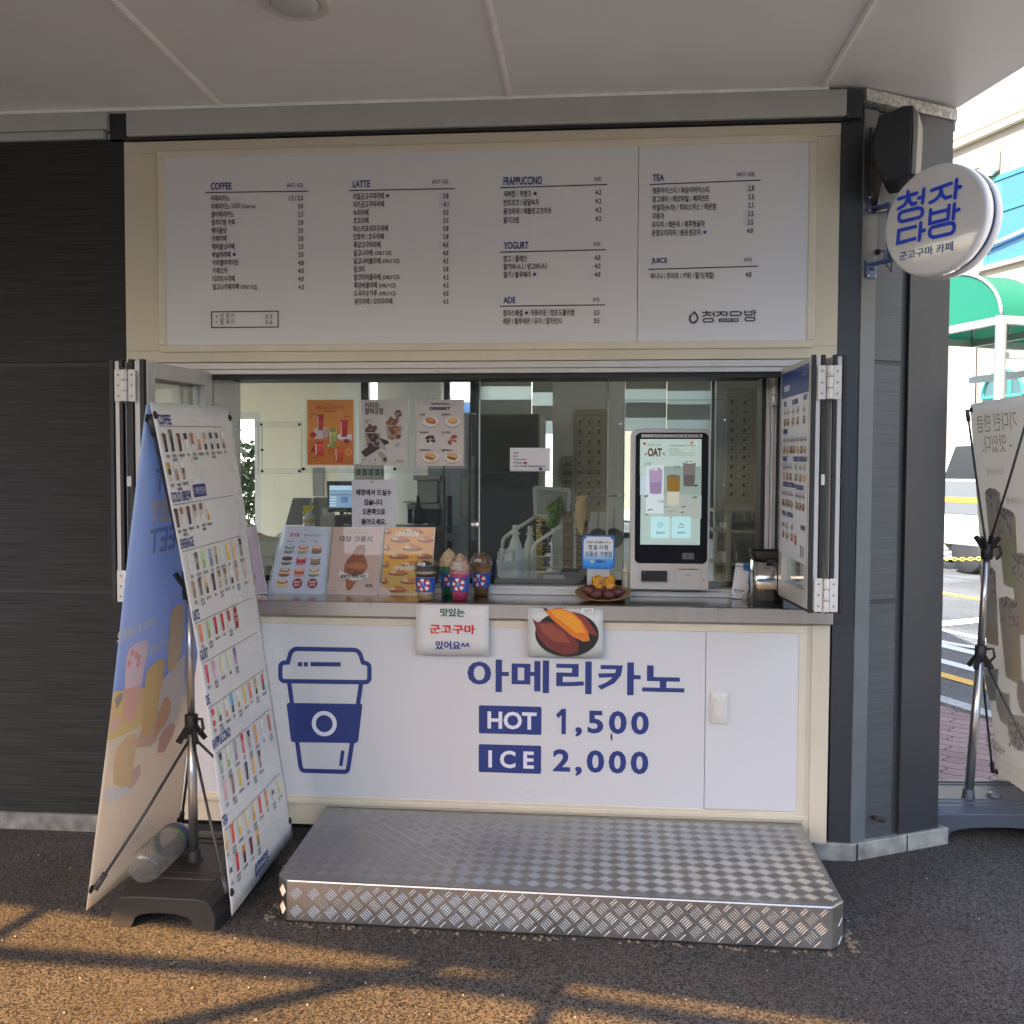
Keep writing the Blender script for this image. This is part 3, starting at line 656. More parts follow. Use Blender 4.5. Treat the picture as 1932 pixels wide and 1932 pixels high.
lat = [('리얼군고구마라떼★', '3.8'), ('치즈군고구마라떼', '4.1'), ('녹차라떼', '3.5'), ('초코라떼', '3.5'), ('마스카포네치즈라떼', '3.8'), ('단호박 / 호두라떼', '3.8'), ('흑당고구마라떼', '4.6'), ('달고나라떼 (ONLY ICE)', '4.0'), ('달고나버블라떼 (ONLY ICE)', '4.5'), ('밀크티', '3.8'), ('밀크티버블라떼 (ONLY ICE)', '4.3'), ('흑당버블라떼 (ONLY ICE)', '4.3'), ('오곡미숫가루 (ONLY ICE)', '4.0'), ('생강라떼 / 오미자라떼', '4.5')]
for i, (t, p) in enumerate(lat): row(t, p, 62+.4*i, 600, 1111+45.6*i, Z2, yr=1107+45.8*i, chip=i in (0, 1, 6))
head('FRAPPUCCINO', (910, 1000), (1128, 1042), Z2, (890, 1060), (1497, 1042), Z2, '(ICE)', (1423, 1000), (1462, 1025), Z2)
for i, t in enumerate(('자바칩 / 쿠앤크★', '민트초코 / 달달녹차', '퐁크러쉬 / 애플망고크러쉬', '딸기크림')): row(t, '4.2', 911, 1462, 1098+48.8*i, Z2, yr=1086+49.3*i)
head('YOGURT', (912, 1366), (1052, 1405), Z2, (890, 1424), (1490, 1410), Z2, '(ICE)', (1418, 1368), (1457, 1392), Z2)
for i, t in enumerate(('망고 / 플레인', '딸기바나나 / 망고바나나', '딸기 / 블루베리★')): row(t, '4.0', 911, 1457, 1463+45*i, Z2, yr=1455+46.5*i)
head('ADE', (910, 1676), (978, 1712), Z2, (890, 1729), (1485, 1721), Z2, '(ICE)', (1415, 1681), (1452, 1706), Z2)
for i, t in enumerate(('청자스페셜★자몽라임 / 청포도블라썸', '레몬 / 블루레몬 / 유자 / 깔라만시')): row(t, '3.5', 908, 1452, 1769+46*i, Z2, yr=1765+46*i)
head('TEA', (1752, 985), (1818, 1022), Z2, (1735, 1042), (445, 1017), Z3, '(HOT / ICE)', (310, 975), (410, 1001), Z3)
for i, (t, p, c) in enumerate((('레몬아이스티 / 복숭아아이스티', '2.8', 1), ('얼그레이 / 캐모마일 / 페퍼민트', '2.5', 0), ('작설차(녹차) / 히비스커스 / 레몬밤', '2.5', 0), ('자몽차', '3.5', 1), ('유자차 / 레몬차 / 제주청귤차', '3.5', 1), ('문경오미자차 / 봉동생강차★', '4.0', 0))):
    row(t, p, 1751-.8*i, 409-1.4*i, 1079+47.7*i, Z2, Z3, 1063+47.9*i, chip=bool(c))
head('JUICE', (1745, 1456), (1835, 1493), Z2, (1727, 1521), (432, 1503), Z3, '(ICE)', (353, 1456), (395, 1480), Z3)
row('바나나 / 토마토 / 키위 / 딸기(계절)', '4.0', 1742, 393, 1560, Z2, Z3, 1550)
def logo(A, u0, v0, u1, v1, col, neg, lift=2, mirror=False):
    """drop emblem and the four angular syllables with the small name plate, in a box"""
    W, H = u1-u0, v1-v0
    def P(x, y):                       # x 0..1520, y 0..310 (down) as drawn on the board
        x = x/1520
        if mirror: x = 1-x
        return (u0+x*W, v1-y/310*H)
    def S_(pts, wd=32, cl=False): A.line([P(*p) for p in pts], wd/310*H, col, lift, closed=cl, cap=False)
    S_([(60, 95), (22, 160), (20, 230), (62, 290), (120, 292), (160, 262), (168, 225)], 46); S_([(75, 90), (120, 38), (170, 105), (200, 165), (190, 235)], 40)
    S_([(400, 5), (400, 60)], 30); S_([(300, 50), (505, 48)], 32); S_([(402, 62), (385, 110), (302, 145)], 32); S_([(402, 62), (425, 105), (502, 130)], 32); S_([(515, 85), (560, 85)], 32); S_([(567, 25), (567, 160)], 30)
    S_([(345, 200), (535, 198), (558, 235), (535, 275), (345, 278), (325, 240)], 32, True)
    S_([(615, 45), (820, 42)], 32); S_([(715, 55), (700, 105), (615, 145)], 32); S_([(715, 55), (740, 105), (820, 130)], 32); S_([(850, 30), (850, 155)], 30); S_([(850, 85), (895, 85)], 30)
    S_([(1130, 38), (945, 42), (945, 135), (1135, 128)], 32); S_([(1165, 25), (1165, 150)], 30); S_([(1165, 75), (1215, 72)], 30)
    S_([(1265, 5), (1265, 125)], 30); S_([(1425, 0), (1425, 122)], 30); S_([(1265, 50), (1425, 48)], 26); S_([(1265, 122), (1425, 118)], 30); S_([(1480, 0), (1480, 140)], 30); S_([(1480, 60), (1525, 60)], 30)
    S_([(1290, 180), (1470, 178), (1492, 218), (1470, 258), (1290, 260), (1270, 222)], 32, True)
    a = P(675, 285); b = P(1125, 195); A.rect(min(a[0], b[0]), a[1], max(a[0], b[0]), b[1], col, lift)
    a = P(705, 270); b = P(1095, 210); A.fit('군고구마 카페', a[0] if not mirror else b[0], a[1], b[0] if not mirror else a[0], b[1], neg, lift=lift+1, mirror=mirror)
ZL_ = zo(1980, 900, 7.728)
a = FF.p(*ZL_(255, 352)); b = FF.p(*ZL_(1775, 42)); logo(A, a[0], a[1], b[0], b[1], '#26262a', '#c4c4c8')
A.build('lettering', mbd)

# ================================================================== PRICE PANEL UNDER THE COUNTER
FP = Frame((0, -.0055, 0), (1, 0, 0), (0, 0, 1))
psn = thing('price_panel', (-.11, 0, qB), 'white counter front panel with blue takeaway cup and price lettering', 'price sign')
dx = at(1330, 1350, y=0).x
mb = MB(); mb.box(qL, dx-.0012, -.005, .03, qB, qT); mb.build('panel', PANW, psn)
mb = MB(); mb.box(dx+.0012, qR, -.005, .03, qB+.002, qT-.003); dr = mb.build('door', PANW, psn)
mb = MB(); q = at(1357, 1336, y=-.005); mb.prism([(q.x+a_, -.0055, q.z+b_) for a_, b_ in ((-.034, -.063), (.034, -.063), (.034, .063), (-.034, .063))], (0, -.012, 0))
mb.build('handle', mat('white_plastic', (.66, .645, .60), .3), dr, .006)
mb = MB()
for rr, y0, y1 in ((.026, -.017, -.030), (.015, -.030, -.036)):
    pts = [(q.x+rr*math.cos(R(a_)), y0, q.z+(.022 if a_ < 180 else -.022)+rr*math.sin(R(a_))) for a_ in list(range(0, 181, 20))+list(range(180, 361, 20))]
    mb.prism(pts, (0, y1-y0, 0))
mb.build('handle_grip', mat('white_plastic', (.66, .645, .60), .3), dr, .004)
A = Art(FP)
BL = '#1d2e66'
def L(pts, wd, cl=False, cap=True): A.line([FP.p(*p) for p in pts], wd, BL, 1, closed=cl, cap=cap)
def arc(cx, cy_, r, a0, a1, n=6): return [(cx+r*math.cos(R(a0+(a1-a0)*i/n)), cy_+r*math.sin(R(a0+(a1-a0)*i/n))) for i in range(n+1)]
WD = .0185
lid = arc(561, 1238, 14, 190, 270)+arc(667, 1240, 14, -90, -10)+[(685, 1250)]+arc(689, 1259, 8, -90, 0)+arc(689, 1279, 8, 0, 90)+arc(537, 1277, 8, 90, 180)+arc(537, 1258, 8, 180, 270)+[(543, 1250)]
L(lid, WD, True)
L([(546, 1290), (567, 1446)]+arc(575, 1447, 7, 175, 90, 4)+arc(650, 1449, 7, 90, 5, 4)+[(681, 1292)], WD)
A.poly([FP.p(*p) for p in ((543, 1326), (682, 1328), (684, 1330), (676, 1398), (671, 1402), (552, 1400), (549, 1397), (541, 1330))], BL, 1.4)
u, v = FP.p(612, 1365); A.ring(u, v, .036, .0535, '#c9c9d2', 3)
for a_, b_ in ((562, 570), (573.5, 581), (586, 643)): L([(a_, 1253), (b_, 1253.4)], .018, cap=False)
L([(647, 1416), (643, 1445)], .015, cap=False)
A.fitp('아메리카노', (882, 1243), (1291, 1314), BL, bold=.026)
Z8 = zo(1000, 1992, 1.932)
for t, q0, q1, t0, t1 in (('HOT', (772, 132), (1124, 300), (820, 165), (1097, 272)), ('I C E', (771, 351), (1122, 520), (825, 385), (1082, 492))):
    a = FP.p(*Z8(*q0)); b = FP.p(*Z8(*q1)); A.rrect(a[0], b[1], b[0], a[1], .006, BL, 1); A.fitp(t, Z8(*t0), Z8(*t1), '#c6c6cf', bold=.03, lift=2)
A.poly([FP.p(*Z8(*q)) for q in ((1240, 152), (1263, 152), (1262, 296), (1237, 295), (1238, 188), (1219, 206), (1206, 186))], BL, 1); A.fitp(',500', Z8(1316, 158), Z8(1730, 322), BL, bold=.03, space=1.25); A.fitp('2,000', Z8(1190, 378), Z8(1727, 545), BL, bold=.03, space=1.25)
for i_ in range(46):
    u, v = random.uniform(qL+.02, dx-.02), random.uniform(qB+.01, qT-.02)*random.uniform(.45, 1); v = max(v, qB+.008); A.ell(u, v, random.uniform(.0008, .0022), random.uniform(.0006, .0016), random.choice(('#8f8f92', '#a3a2a2', '#77736f')), 1.6, 6)
for q, r_ in (((1050, 622), .010), ((1085, 612), .006), ((420, 368), .003)): u, v = FP.p(*Z8(*q)); A.ell(u, v, r_, r_*.6, '#a9a9b0', .6, 12)
a = FP.p(*Z8(1520, 295)); A.ell(a[0], a[1]-.012, .004, .016, '#2b2418', 3, n=10, rot=4)
A.build('lettering', psn)
# two paper notices taped to the counter edge
PAP = mat('paper_white', (.66, .66, .66), .6)
def notice(name, q0, q1, y, label, curl=.004, m=PAP):
    a, b = at(*q0, y=y), at(*q1, y=y); t = thing(name, ((a.x+b.x)/2, y, b.z), label, 'notice')
    mb = MB(); n = 8; vs = []; fs = []
    for i in range(n+1):
        x = a.x+(b.x-a.x)*i/n
        for j in range(5): z = b.z+(a.z-b.z)*j/4; vs.append((x, y-curl*(1-j/4)**2*(1+.5*math.sin(i*.8)), z))
    for i in range(n):
        for j in range(4): fs.append((i*5+j, (i+1)*5+j, (i+1)*5+j+1, i*5+j+1))
    mb.add(vs, fs, True); o = mb.build('sheet', m, t); sd = o.modifiers.new('thickness', 'SOLIDIFY'); sd.thickness = .0006; sd.offset = 1
    F = Frame((a.x, y-curl*1.6-.0012, b.z), (1, 0, 0), (0, 0, 1), warp=None)
    H = a.z-b.z
    F.warp = lambda u, v, nn: Vector((a.x+u, y-curl*(1-min(max(v/H, 0), 1))**2*1.5-.0012-nn, b.z+v))
    return t, F, b.x-a.x, H
t, F, W, H = notice('paper_notice', (785, 1140), (922, 1237), -.036, 'white paper notice with green red and blue handwriting style words')
A = Art(F)
ZN = zo(1000, 1000, 1.932)
def box(F, q0, q1): a = F.p(*q0); b = F.p(*q1); return a[0], b[1], b[0], a[1]
A.fit('맛있는', *box(F, ZN(552, 1502), ZN(690, 1552)), '#17493a', bold=.03); A.fit('군고구마', *box(F, ZN(492, 1592), ZN(750, 1650)), '#b3271c', bold=.03); A.fit('있어요^^', *box(F, ZN(525, 1685), ZN(720, 1738)), '#1b2a6c', bold=.03)
A.build('lettering', t)
t, F, W, H = notice('photo_notice', (996, 1147), (1137, 1241), -.036, 'printed photo of roasted sweet potatoes in a black bowl taped to counter', .002, mat('laminated_sheet', (.58, .60, .58), .25))
A = Art(F)
P = lambda x, y: F.p(*ZN(x, y))
u, v = P(1268, 1648); ru = (P(1448, 1648)[0]-P(1088, 1648)[0])/2; rv = (P(1268, 1520)[1]-P(1268, 1776)[1])/2; A.ell(u, v, ru, rv, '#0c0b0b', 1, n=40)
SK = ('#5b2320', '#7a3a2c', '#43191b')
A.poly([P(*q) for q in ((1072, 1560), (1100, 1580), (1150, 1575), (1215, 1590), (1290, 1640), (1335, 1700), (1330, 1750), (1250, 1765), (1160, 1725), (1105, 1665), (1088, 1600))], SK[0], 2)
A.poly([P(*q) for q in ((1110, 1590), (1180, 1590), (1250, 1640), (1290, 1700), (1200, 1690), (1130, 1640))], SK[1], 3)
A.poly([P(*q) for q in ((1300, 1520), (1370, 1550), (1430, 1630), (1440, 1660), (1380, 1640), (1310, 1570))], '#6e2a26', 2)
A.poly([P(*q) for q in ((1132, 1498), (1170, 1508), (1230, 1500), (1300, 1525), (1350, 1570), (1385, 1630), (1398, 1685), (1360, 1690), (1300, 1660), (1240, 1610), (1190, 1570), (1150, 1525))], '#b8641c', 4)
A.poly([P(*q) for q in ((1175, 1515), (1235, 1508), (1300, 1535), (1345, 1580), (1372, 1640), (1320, 1640), (1250, 1585), (1195, 1545))], '#d98f2b', 5)
A.poly([P(*q) for q in ((1132, 1498), (1160, 1505), (1150, 1525))], '#3a1a12', 5)
for q in range(16):
    a_, b_ = random.random(), random.random(); x_, y_ = 1190+a_*170, 1525+a_*120+(b_-.5)*35; u, v = P(x_, y_); A.ell(u, v, .0022, .0012, random.choice(('#8a4314', '#6b2d12', '#e9a63d')), 6, n=6, rot=-40)
a = P(1350, 1528); b = P(1418, 1502); A.rect(a[0], a[1], b[0], b[1], '#d8dad6', 3); A.fit('2500원', a[0]+.008, a[1]+.002, b[0]-.008, b[1]-.002, '#333333', lift=4)
A.build('picture', t)

# ================================================================== BANNER STANDS
def proj(p):
    d = p-CAM; z = d.dot(CF); return 966+1932*FPX*d.dot(CR)/z, 966-1932*FPX*d.dot(CU)/z
class Sheet:
    """curved cloth through four corners: near/far bottom, near/far top; a,b run 0..W, 0..H"""
    def __init__(s, c00, c10, c01, c11, flip=1, curl=0.0, wave=.004):
        s.c = [Vector(q) for q in (c00, c10, c01, c11)]; s.W = (s.c[1]-s.c[0]).length; s.H = (s.c[2]-s.c[0]).length
        s.N = (s.c[1]-s.c[0]).cross(s.c[2]-s.c[0]).normalized(); s.bow = curl; s.wv = wave
    def w(s, u, v, n=0):
        a, b = u/s.W, v/s.H; a += (1-a)*s.bow*max(0, math.sin(math.pi*min(max(b, 0), 1)))**.8
        p = s.c[0]*(1-a)*(1-b)+s.c[1]*a*(1-b)+s.c[2]*(1-a)*b+s.c[3]*a*b
        o = s.wv*math.sin(3.1*a+5*b)*math.sin(math.pi*min(max(b, 0), 1))
        return p+s.N*(o+n)
    def p(s, px, py):
        u, v = s.W*.5, s.H*.5
        for _ in range(12):
            f = proj(s.w(u, v)); e = (px-f[0], py-f[1]); h = .004
            fu = proj(s.w(u+h, v)); fv = proj(s.w(u, v+h))
            a, b, c, d = (fu[0]-f[0])/h, (fv[0]-f[0])/h, (fu[1]-f[1])/h, (fv[1]-f[1])/h; det = a*d-b*c
            du, dv = (d*e[0]-b*e[1])/det, (a*e[1]-c*e[0])/det
            m = max(abs(du), abs(dv)); k_ = min(1, .5/m) if m > 0 else 1; u += du*k_; v += dv*k_
        return u, v
    def cloth(s, name, m, parent, nu=28, nv=36, th=.0012):
        mb = MB(); vs = [s.w(s.W*i/nu, s.H*j/nv) for i in range(nu+1) for j in range(nv+1)]
        mb.add(vs, [(i*(nv+1)+j, (i+1)*(nv+1)+j, (i+1)*(nv+1)+j+1, i*(nv+1)+j+1) for i in range(nu) for j in range(nv)], True)
        o = mb.build(name, m, parent); sd = o.modifiers.new('thickness', 'SOLIDIFY'); sd.thickness = th; sd.offset = -1
        return o
ROD = mat('fibre_rod', (.045, .045, .047), .45); POLE = mat('aluminium_pole', (.55, .55, .55), .28, metal=.9)
PLAS = mat('black_stand_plastic', (.022, .022, .023), .5, bump=(160, .25, .001))
PLASB = mat('blue_grey_stand_plastic', (.06, .072, .095), .4, bump=(160, .2, .001))
def stand_base(parent, cx, cy_, wx, wy, m, rot=0, h=.125):
    mb = MB(); mb.M = Matrix.Translation((cx, cy_, 0)) @ Matrix.Rotation(R(rot), 4, 'Z')
    a = wx/2; prof = [(-a, 0), (-a+.075, 0)]
    for i in range(11): t = math.pi*(1-i/10); prof.append((math.cos(t)*(a-.085), .018+.045*math.sin(t)**.6))
    prof += [(a-.075, 0), (a, 0), (a+.004, .05), (a-.012, h-.03), (a-.035, h-.006), (a-.07, h), (-a+.07, h), (-a+.035, h-.006), (-a+.012, h-.03), (-a-.004, .05)]
    rows = []; ny = 8
    for j in range(ny+1):
        y = -wy/2+wy*j/ny; e = abs(2*j/ny-1); k_ = 1-.10*e**4; rows.append([(x*k_, y, z*(1-.14*e**6) if z > .02 else z) for x, z in prof])
    n = len(prof); vs = [p for r_ in rows for p in r_]
    mb.add(vs, [(j*n+i, j*n+(i+1) % n, (j+1)*n+(i+1) % n, (j+1)*n+i) for j in range(ny) for i in range(n)]+[tuple(range(n))[::-1], tuple(range(ny*n, ny*n+n))])
    for y in (-wy*.22, -wy*.30, wy*.22, wy*.30):
        mb.tube([(-a+.06, y, h-.003), (a-.06, y, h-.003)], .007, 8)
    return mb.build('base', m, parent, .008)
def ring_cap(parent, c, m):
    mb = MB(); mb.lathe([(.045, 0), (.045, .006), (.032, .008), (.026, .012), (.024, .045), (.018, .05)], c, n=24); mb.build('socket', m, parent)
def clamp(parent, c, m, down=True):
    x, y, z = c; mb = MB(); mb.lathe([(.0205, -.035), (.0235, -.033), (.0235, .033), (.0205, .035)], c, n=18)
    s = -1 if down else 1
    for dx_ in (-1, 1):
        for dy_ in (-1, 1): mb.bar((x+dx_*.01, y+dy_*.012, z+s*.012), (x+dx_*.034, y+dy_*.038, z+s*.062), .017, .017)
    mb.tube([(x+.02, y-.01, z+.02), (x+.046, y-.016, z+.022), (x+.052, y-.018, z-.012), (x+.034, y-.014, z-.034)], .006, 8)
    mb.build('clamp', m, parent)
def arm(parent, a, b, r=.0052, tip=True):
    a, b = Vector(a), Vector(b); mb = MB(); m = a.lerp(b, .5)+Vector((0, 0, -.012)); mb.tube([a, m, b], r, 8)
    if tip: mb.tube([b+(a-b).normalized()*.06, b], r*1.9, 8)
    mb.build('arm', ROD, parent)
def eyelet(parent, p, N):
    mb = MB(); mb.tube([p-N*.012, p+N*.008], .006, 8); mb.lathe([(0, .004), (.013, .004), (.014, .0015), (.013, -.001), (0, -.001)], p, N, 14); mb.build('hook', BLACK, parent)

b1 = thing('banner_stand', (-1.087, -.52, 0), 'tall double sided banner stand with drink photos beside the hatch on black base', 'banner stand')
FB_ = Sheet((-.82, -.867, .08), (-.836, -.177, .08), (-1.08, -.87, 1.775), (-1.09, -.17, 1.806), curl=.085)
BB_ = Sheet((-1.318, -.876, .08), (-1.292, -.235, .085), (-1.092, -.87, 1.765), (-1.102, -.17, 1.80))
VINYL = mat('white_banner_vinyl', (.70, .71, .73), .28, var=(3, .02), spec=.5)
fb = FB_.cloth('banner', VINYL, b1)
tag(fb, 'white banner with rows of drinks')
def blue_back():
    m = bpy.data.materials.new('blue_banner_print'); m.use_nodes = True; nt = m.node_tree; b = nt.nodes['Principled BSDF']
    tc = nt.nodes.new('ShaderNodeTexCoord'); sp = nt.nodes.new('ShaderNodeSeparateXYZ'); nt.links.new(tc.outputs['Object'], sp.inputs[0])
    r = nt.nodes.new('ShaderNodeValToRGB'); mr = nt.nodes.new('ShaderNodeMapRange'); mr.inputs['From Max'].default_value = 1.8; nt.links.new(sp.outputs[2], mr.inputs[0]); nt.links.new(mr.outputs[0], r.inputs[0])
    e = r.color_ramp.elements; e[0].position = .30; e[0].color = hexc('#f2e6d6'); e[1].position = .50; e[1].color = hexc('#b7cbf3'); q = e.new(.36); q.color = hexc('#eadfd0'); q = e.new(.43); q.color = hexc('#a8c0ef'); q = e.new(.85); q.color = hexc('#c3d9fc')
    nt.links.new(r.outputs[0], b.inputs['Base Color']); b.inputs['Roughness'].default_value = .5
    tl = nt.nodes.new('ShaderNodeBsdfTranslucent'); nt.links.new(r.outputs[0], tl.inputs[0]); mx = nt.nodes.new('ShaderNodeMixShader'); mx.inputs[0].default_value = .4
    nt.links.new(b.outputs[0], mx.inputs[1]); nt.links.new(tl.outputs[0], mx.inputs[2]); nt.links.new(mx.outputs[0], nt.nodes['Material Output'].inputs[0])
    return m
bb = BB_.cloth('banner', blue_back(), b1); tag(bb, 'blue banner with drinks seen from behind')
stand_base(b1, -1.08, -.52, .40, .60, PLAS)
ring_cap(b1, (-1.087, -.55, .118), PLAS)
pz = Vector((-1.087, -.55, .13)); ph = Vector((-1.10, -.54, 1.12))
mb = MB(); mb.tube([pz, pz.lerp(ph, .52)], .0165, 16); mb.tube([pz.lerp(ph, .5), ph], .0135, 16); mb.build('pole', POLE, b1)
clamp(b1, pz.lerp(ph, .505), PLAS); clamp(b1, ph, PLAS, False)
lc = pz.lerp(ph, .46)
for sh, i in ((FB_, 0), (BB_, 1)):
    for u, v, c in ((.02, .04, lc), (.98, .04, lc), (.02, .975, ph), (.98, .975, ph)):
        e = sh.w(sh.W*u, sh.H*v); arm(b1, c, e-sh.N*(.014 if i == 0 else -.014)); eyelet(b1, e, sh.N)
A = Art(FB_, base=.0012)
ZA, ZB, ZC, ZD = zo(300, 1140, 3.864), zo(0, 1000, 1.932), zo(430, 1700, 3.864), zo(580, 2150, 4.294)
NV_ = '#15266b'
def title(t, q0, q1, Z, hh=.034, cond=.62, off=0):
    u, v = FB_.p(*Z(*q0)); A.text(t, u-off, v, hh/.73, NV_, sx=cond, bold=.02)
def rule(q0, q1, Z0, Z1_):
    a, b = FB_.p(*Z0(*q0)), FB_.p(*Z1_(*q1)); vv = (a[1]+b[1])/2; A.rect(max(.012, min(a[0], .05)), vv-.0012, min(b[0], .67), vv+.0012, '#55565c', 1, nu=16)
def drinks(tops, bots, Z, cols, Zs=None, wd=.030, lab='카페라떼'):
    for i, (t, b, c) in enumerate(zip(tops, bots, cols)):
        Zt = Zs[i] if Zs else Z; ut, vt = FB_.p(*Zt(*t)); ub, vb = FB_.p(*Zt(*b)); h = max(.05, min(.14, vt-vb)); u = (ut+ub)/2
        A.glass(u, vb, wd, h, c.split(), 1, top=c.split()[-1], garnish=None); A.text(lab[:2+i % 3], u, vb-.022, .013, '#222226', al='C', bold=.02)
        if i % 3 == 1: A.text(lab[1:4], u, vb-.036, .013, '#222226', al='C', bold=.02)
AM, WH, BK = '#3a1a12', '#d6d2cd', '#1c1517'
title('COFFEE', (632, 385), None, ZA); rule((645, 418), (1345, 406), ZA, ZA)
xs = [690, 762, 850, 926, 998, 1070, 1140, 1210, 1277, 1345]
drinks([(x, 500-1.5*i-(45 if i == 1 else 0)) for i, x in enumerate(xs)], [(x+22, 692-4.5*i) for i, x in enumerate(xs)], ZA, [BK+' '+AM+' #5b2a1c', BK+' '+BK+' #55514e', BK+' '+AM+' #6a3426', '#c9d6d4 '+WH+' '+BK, '#cfc6c0 #7a6a63 #9b5a36', '#9a6640 #c08b5c '+WH, BK+' #b7ad9f #a98b6a', '#2a2320 #b9bcb8 #33302e', BK+' #b9bbb8 #4a4b4c', '#7d5b43 #b5a898 #c9c9c4'])
drinks([(738, 828), (820, 825), (895, 818)], [(762, 1022), (838, 1015), (915, 1002)], ZA, ['#b9a991 '+BK+' #a8813e', '#8c6c56 #a07f66 #bcbdbb', '#a3815f #5b4a3d '+WH])
title('COLD BREW', (785, 1268), None, ZA); a = FB_.p(*ZA(1035, 1212)); b = FB_.p(*ZA(1165, 1138))
A.rect(a[0], a[1], b[0], a[1]+.045, NV_, 1); A.fit('디카페인 변경가능', a[0]+.008, a[1]+.009, b[0]-.008, a[1]+.036, '#d8d8e0', lift=2)
rule((800, 1310), (1470, 1176), ZA, ZA)
drinks([(820, 1348), (885, 1335), (955, 1320), (1030, 1300), (1100, 1285), (1170, 1280)], [(850, 1545), (908, 1530), (985, 1507), (1055, 1492), (1125, 1472), (1190, 1460)], ZA, [BK+' '+AM, '#c3c3c2 #bfb9b2 #8d5a36', BK+' '+BK+' #4a2018', '#c2c4c4 #a99b90 #70452e', '#c5c6c6 #b3aba4 #6c4029', '#c08a3c #d2b98d #d5d5d0'])
title('EVERAGE', (885, 1795), None, ZA); rule((895, 1832), (1560, 1636), ZA, ZA)
bx = [1065, 1105, 1143, 1183, 1213, 1245, 1278, 1312, 1352]; by = [1205, 1190, 1180, 1168, 1156, 1146, 1136, 1125, 1112]
drinks(list(zip(bx, by)), [(x+9, y+92) for x, y in zip(bx, by)], ZB, ['#c9cccb #d3d6d5', '#5f4b44 #8e7c74 #4a4442', '#79a85a #9cc67c', '#4d6288 #7d90ae', '#7f6f54 #a69375', '#c3c8ca #d6d9da', '#caa22c #d9bd58', '#c9a86e #d6bd90', '#7f6a66 #8a7a76 '+BK], lab='밀크티라떼')
bx = [1088, 1125, 1160, 1200, 1235, 1267, 1300, 1330, 1375]; by = [1352, 1337, 1324, 1308, 1293, 1278, 1268, 1255, 1242]
drinks(list(zip(bx, by)), [(x+9, y+90) for x, y in zip(bx, by)], ZB, ['#7f6a55 #97826d', '#6b6557 #56504a', BK+' #ab8d5d #c8b89a', BK+' #4a3529 #3b2c24', '#a29883 #b7ab92 #8a6a3c', '#8b8c85 #a49f8e #6f6142', BK+' #c6c9cb #d5d8da', '#a78b76 #b79d88', '#b39a86 #c3b09d'], lab='달고나라떼')
rule((540, 482), (1175, 172), ZC, ZC); title('UICE', (520, 445), None, ZC)
drinks([(590, 492), (675, 448), (755, 404), (835, 368), (912, 331), (978, 294)], [(615, 675), (705, 630), (783, 583), (860, 543), (930, 503), (1000, 462)], ZC, ['#c96a35 #d98a52', '#7d9a55 #95ad6c', '#8f1f1d #a8302a', '#96201f #ad322d', '#cfc9c7 #8f2b2b #a03535', '#9a1d1b #b3271f #c9992f'], lab='토마토주스')
rule((620, 927), (1240, 570), ZC, ZC); title('GURT', (603, 893), None, ZC)
drinks([(660, 947), (745, 894), (827, 844), (905, 797), (980, 749)], [(685, 1135), (765, 1080), (848, 1027), (925, 975), (1000, 922)], ZC, ['#b8354d #c94a60', '#c9a3bb #b98aa6', '#d6cfa3 #d9d3b0', '#b7caa0 #c5d4b1', '#8d68a0 #6d4a80'], lab='플레인요거트')
rule((688, 1430), (1310, 996), ZC, ZC); title('DE', (668, 1398), None, ZC)
drinks([(735, 1448), (805, 1390), (880, 1328), (948, 1272), (1015, 1242), (1085, 1178), (1147, 1140), (1213, 1096), (1292, 1050)], [(752, 1625), (823, 1568), (897, 1520), (965, 1468), (1037, 1410), (1107, 1365), (1167, 1308), (1232, 1260), (1313, 1213)], ZC, ['#b32a26 #d9cfcb #c4382f', '#2c3a22 #a8b98a #c3cdb4', '#cf7a32 #d3d5d3 #d9d9cf', '#17202e #2f8fd2 #4aa6dd', '#c98b35 #cfd2d2 #c9cccc', '#d3b83a #c7ad2e #dcc765', '#c04a35 #d9705c #dc8a7c', '#4b3a1d #b9a63e #9c8a35', BK+' #8a1a22 #c2404a'], lab='청포도에이드')
rule((775, 1935), (1380, 1441), ZC, ZC); title('RAPPUCCINO', (742, 1898), None, ZC)
ft = [(268, 225), (357, 140), (450, 65), (1060, 1728), (1135, 1684), (1210, 1625), (1285, 1562), (1365, 1505)]; fb2 = [(290, 465), (380, 385), (473, 300), (563, 222), (1158, 1875), (1232, 1808), (1305, 1745), (1382, 1683)]
zs_ = [ZD, ZD, ZD, ZC, ZC, ZC, ZC, ZC]
fb2[3] = (1090, 1925)
drinks(ft, fb2, None, ['#7f958f #98aba4 #3d4442', '#79a05a #b8c4a5 #cfd2c6', '#77707f #8d8793 #8b8d8f', '#c44558 #d06574 #b3202a', '#8d857f #a39b93 #3a302b', '#d2912c #dca94e #c98a2a', '#cfd2d0 #d8dad8', '#a3563a #b4694c'], Zs=zs_, lab='초코프라페')
drinks([(325, 575), (415, 495), (505, 420), (590, 335), (675, 255), (752, 190)], [(350, 800), (438, 720), (525, 625), (613, 543), (695, 468), (775, 393)], ZD, ['#d7a3ad #deb4bd', '#7c5d52 #8c6c60', '#c8b03f #d3c069', '#2c2625 #3b3432', '#d6ac58 #dfc080', '#8c6d6e #9a7d7c #3b2f2c'], lab='딸기크림')
rule((315, 1196), (1010, 478), ZD, ZD); title('TEA', (297, 1150), None, ZD)
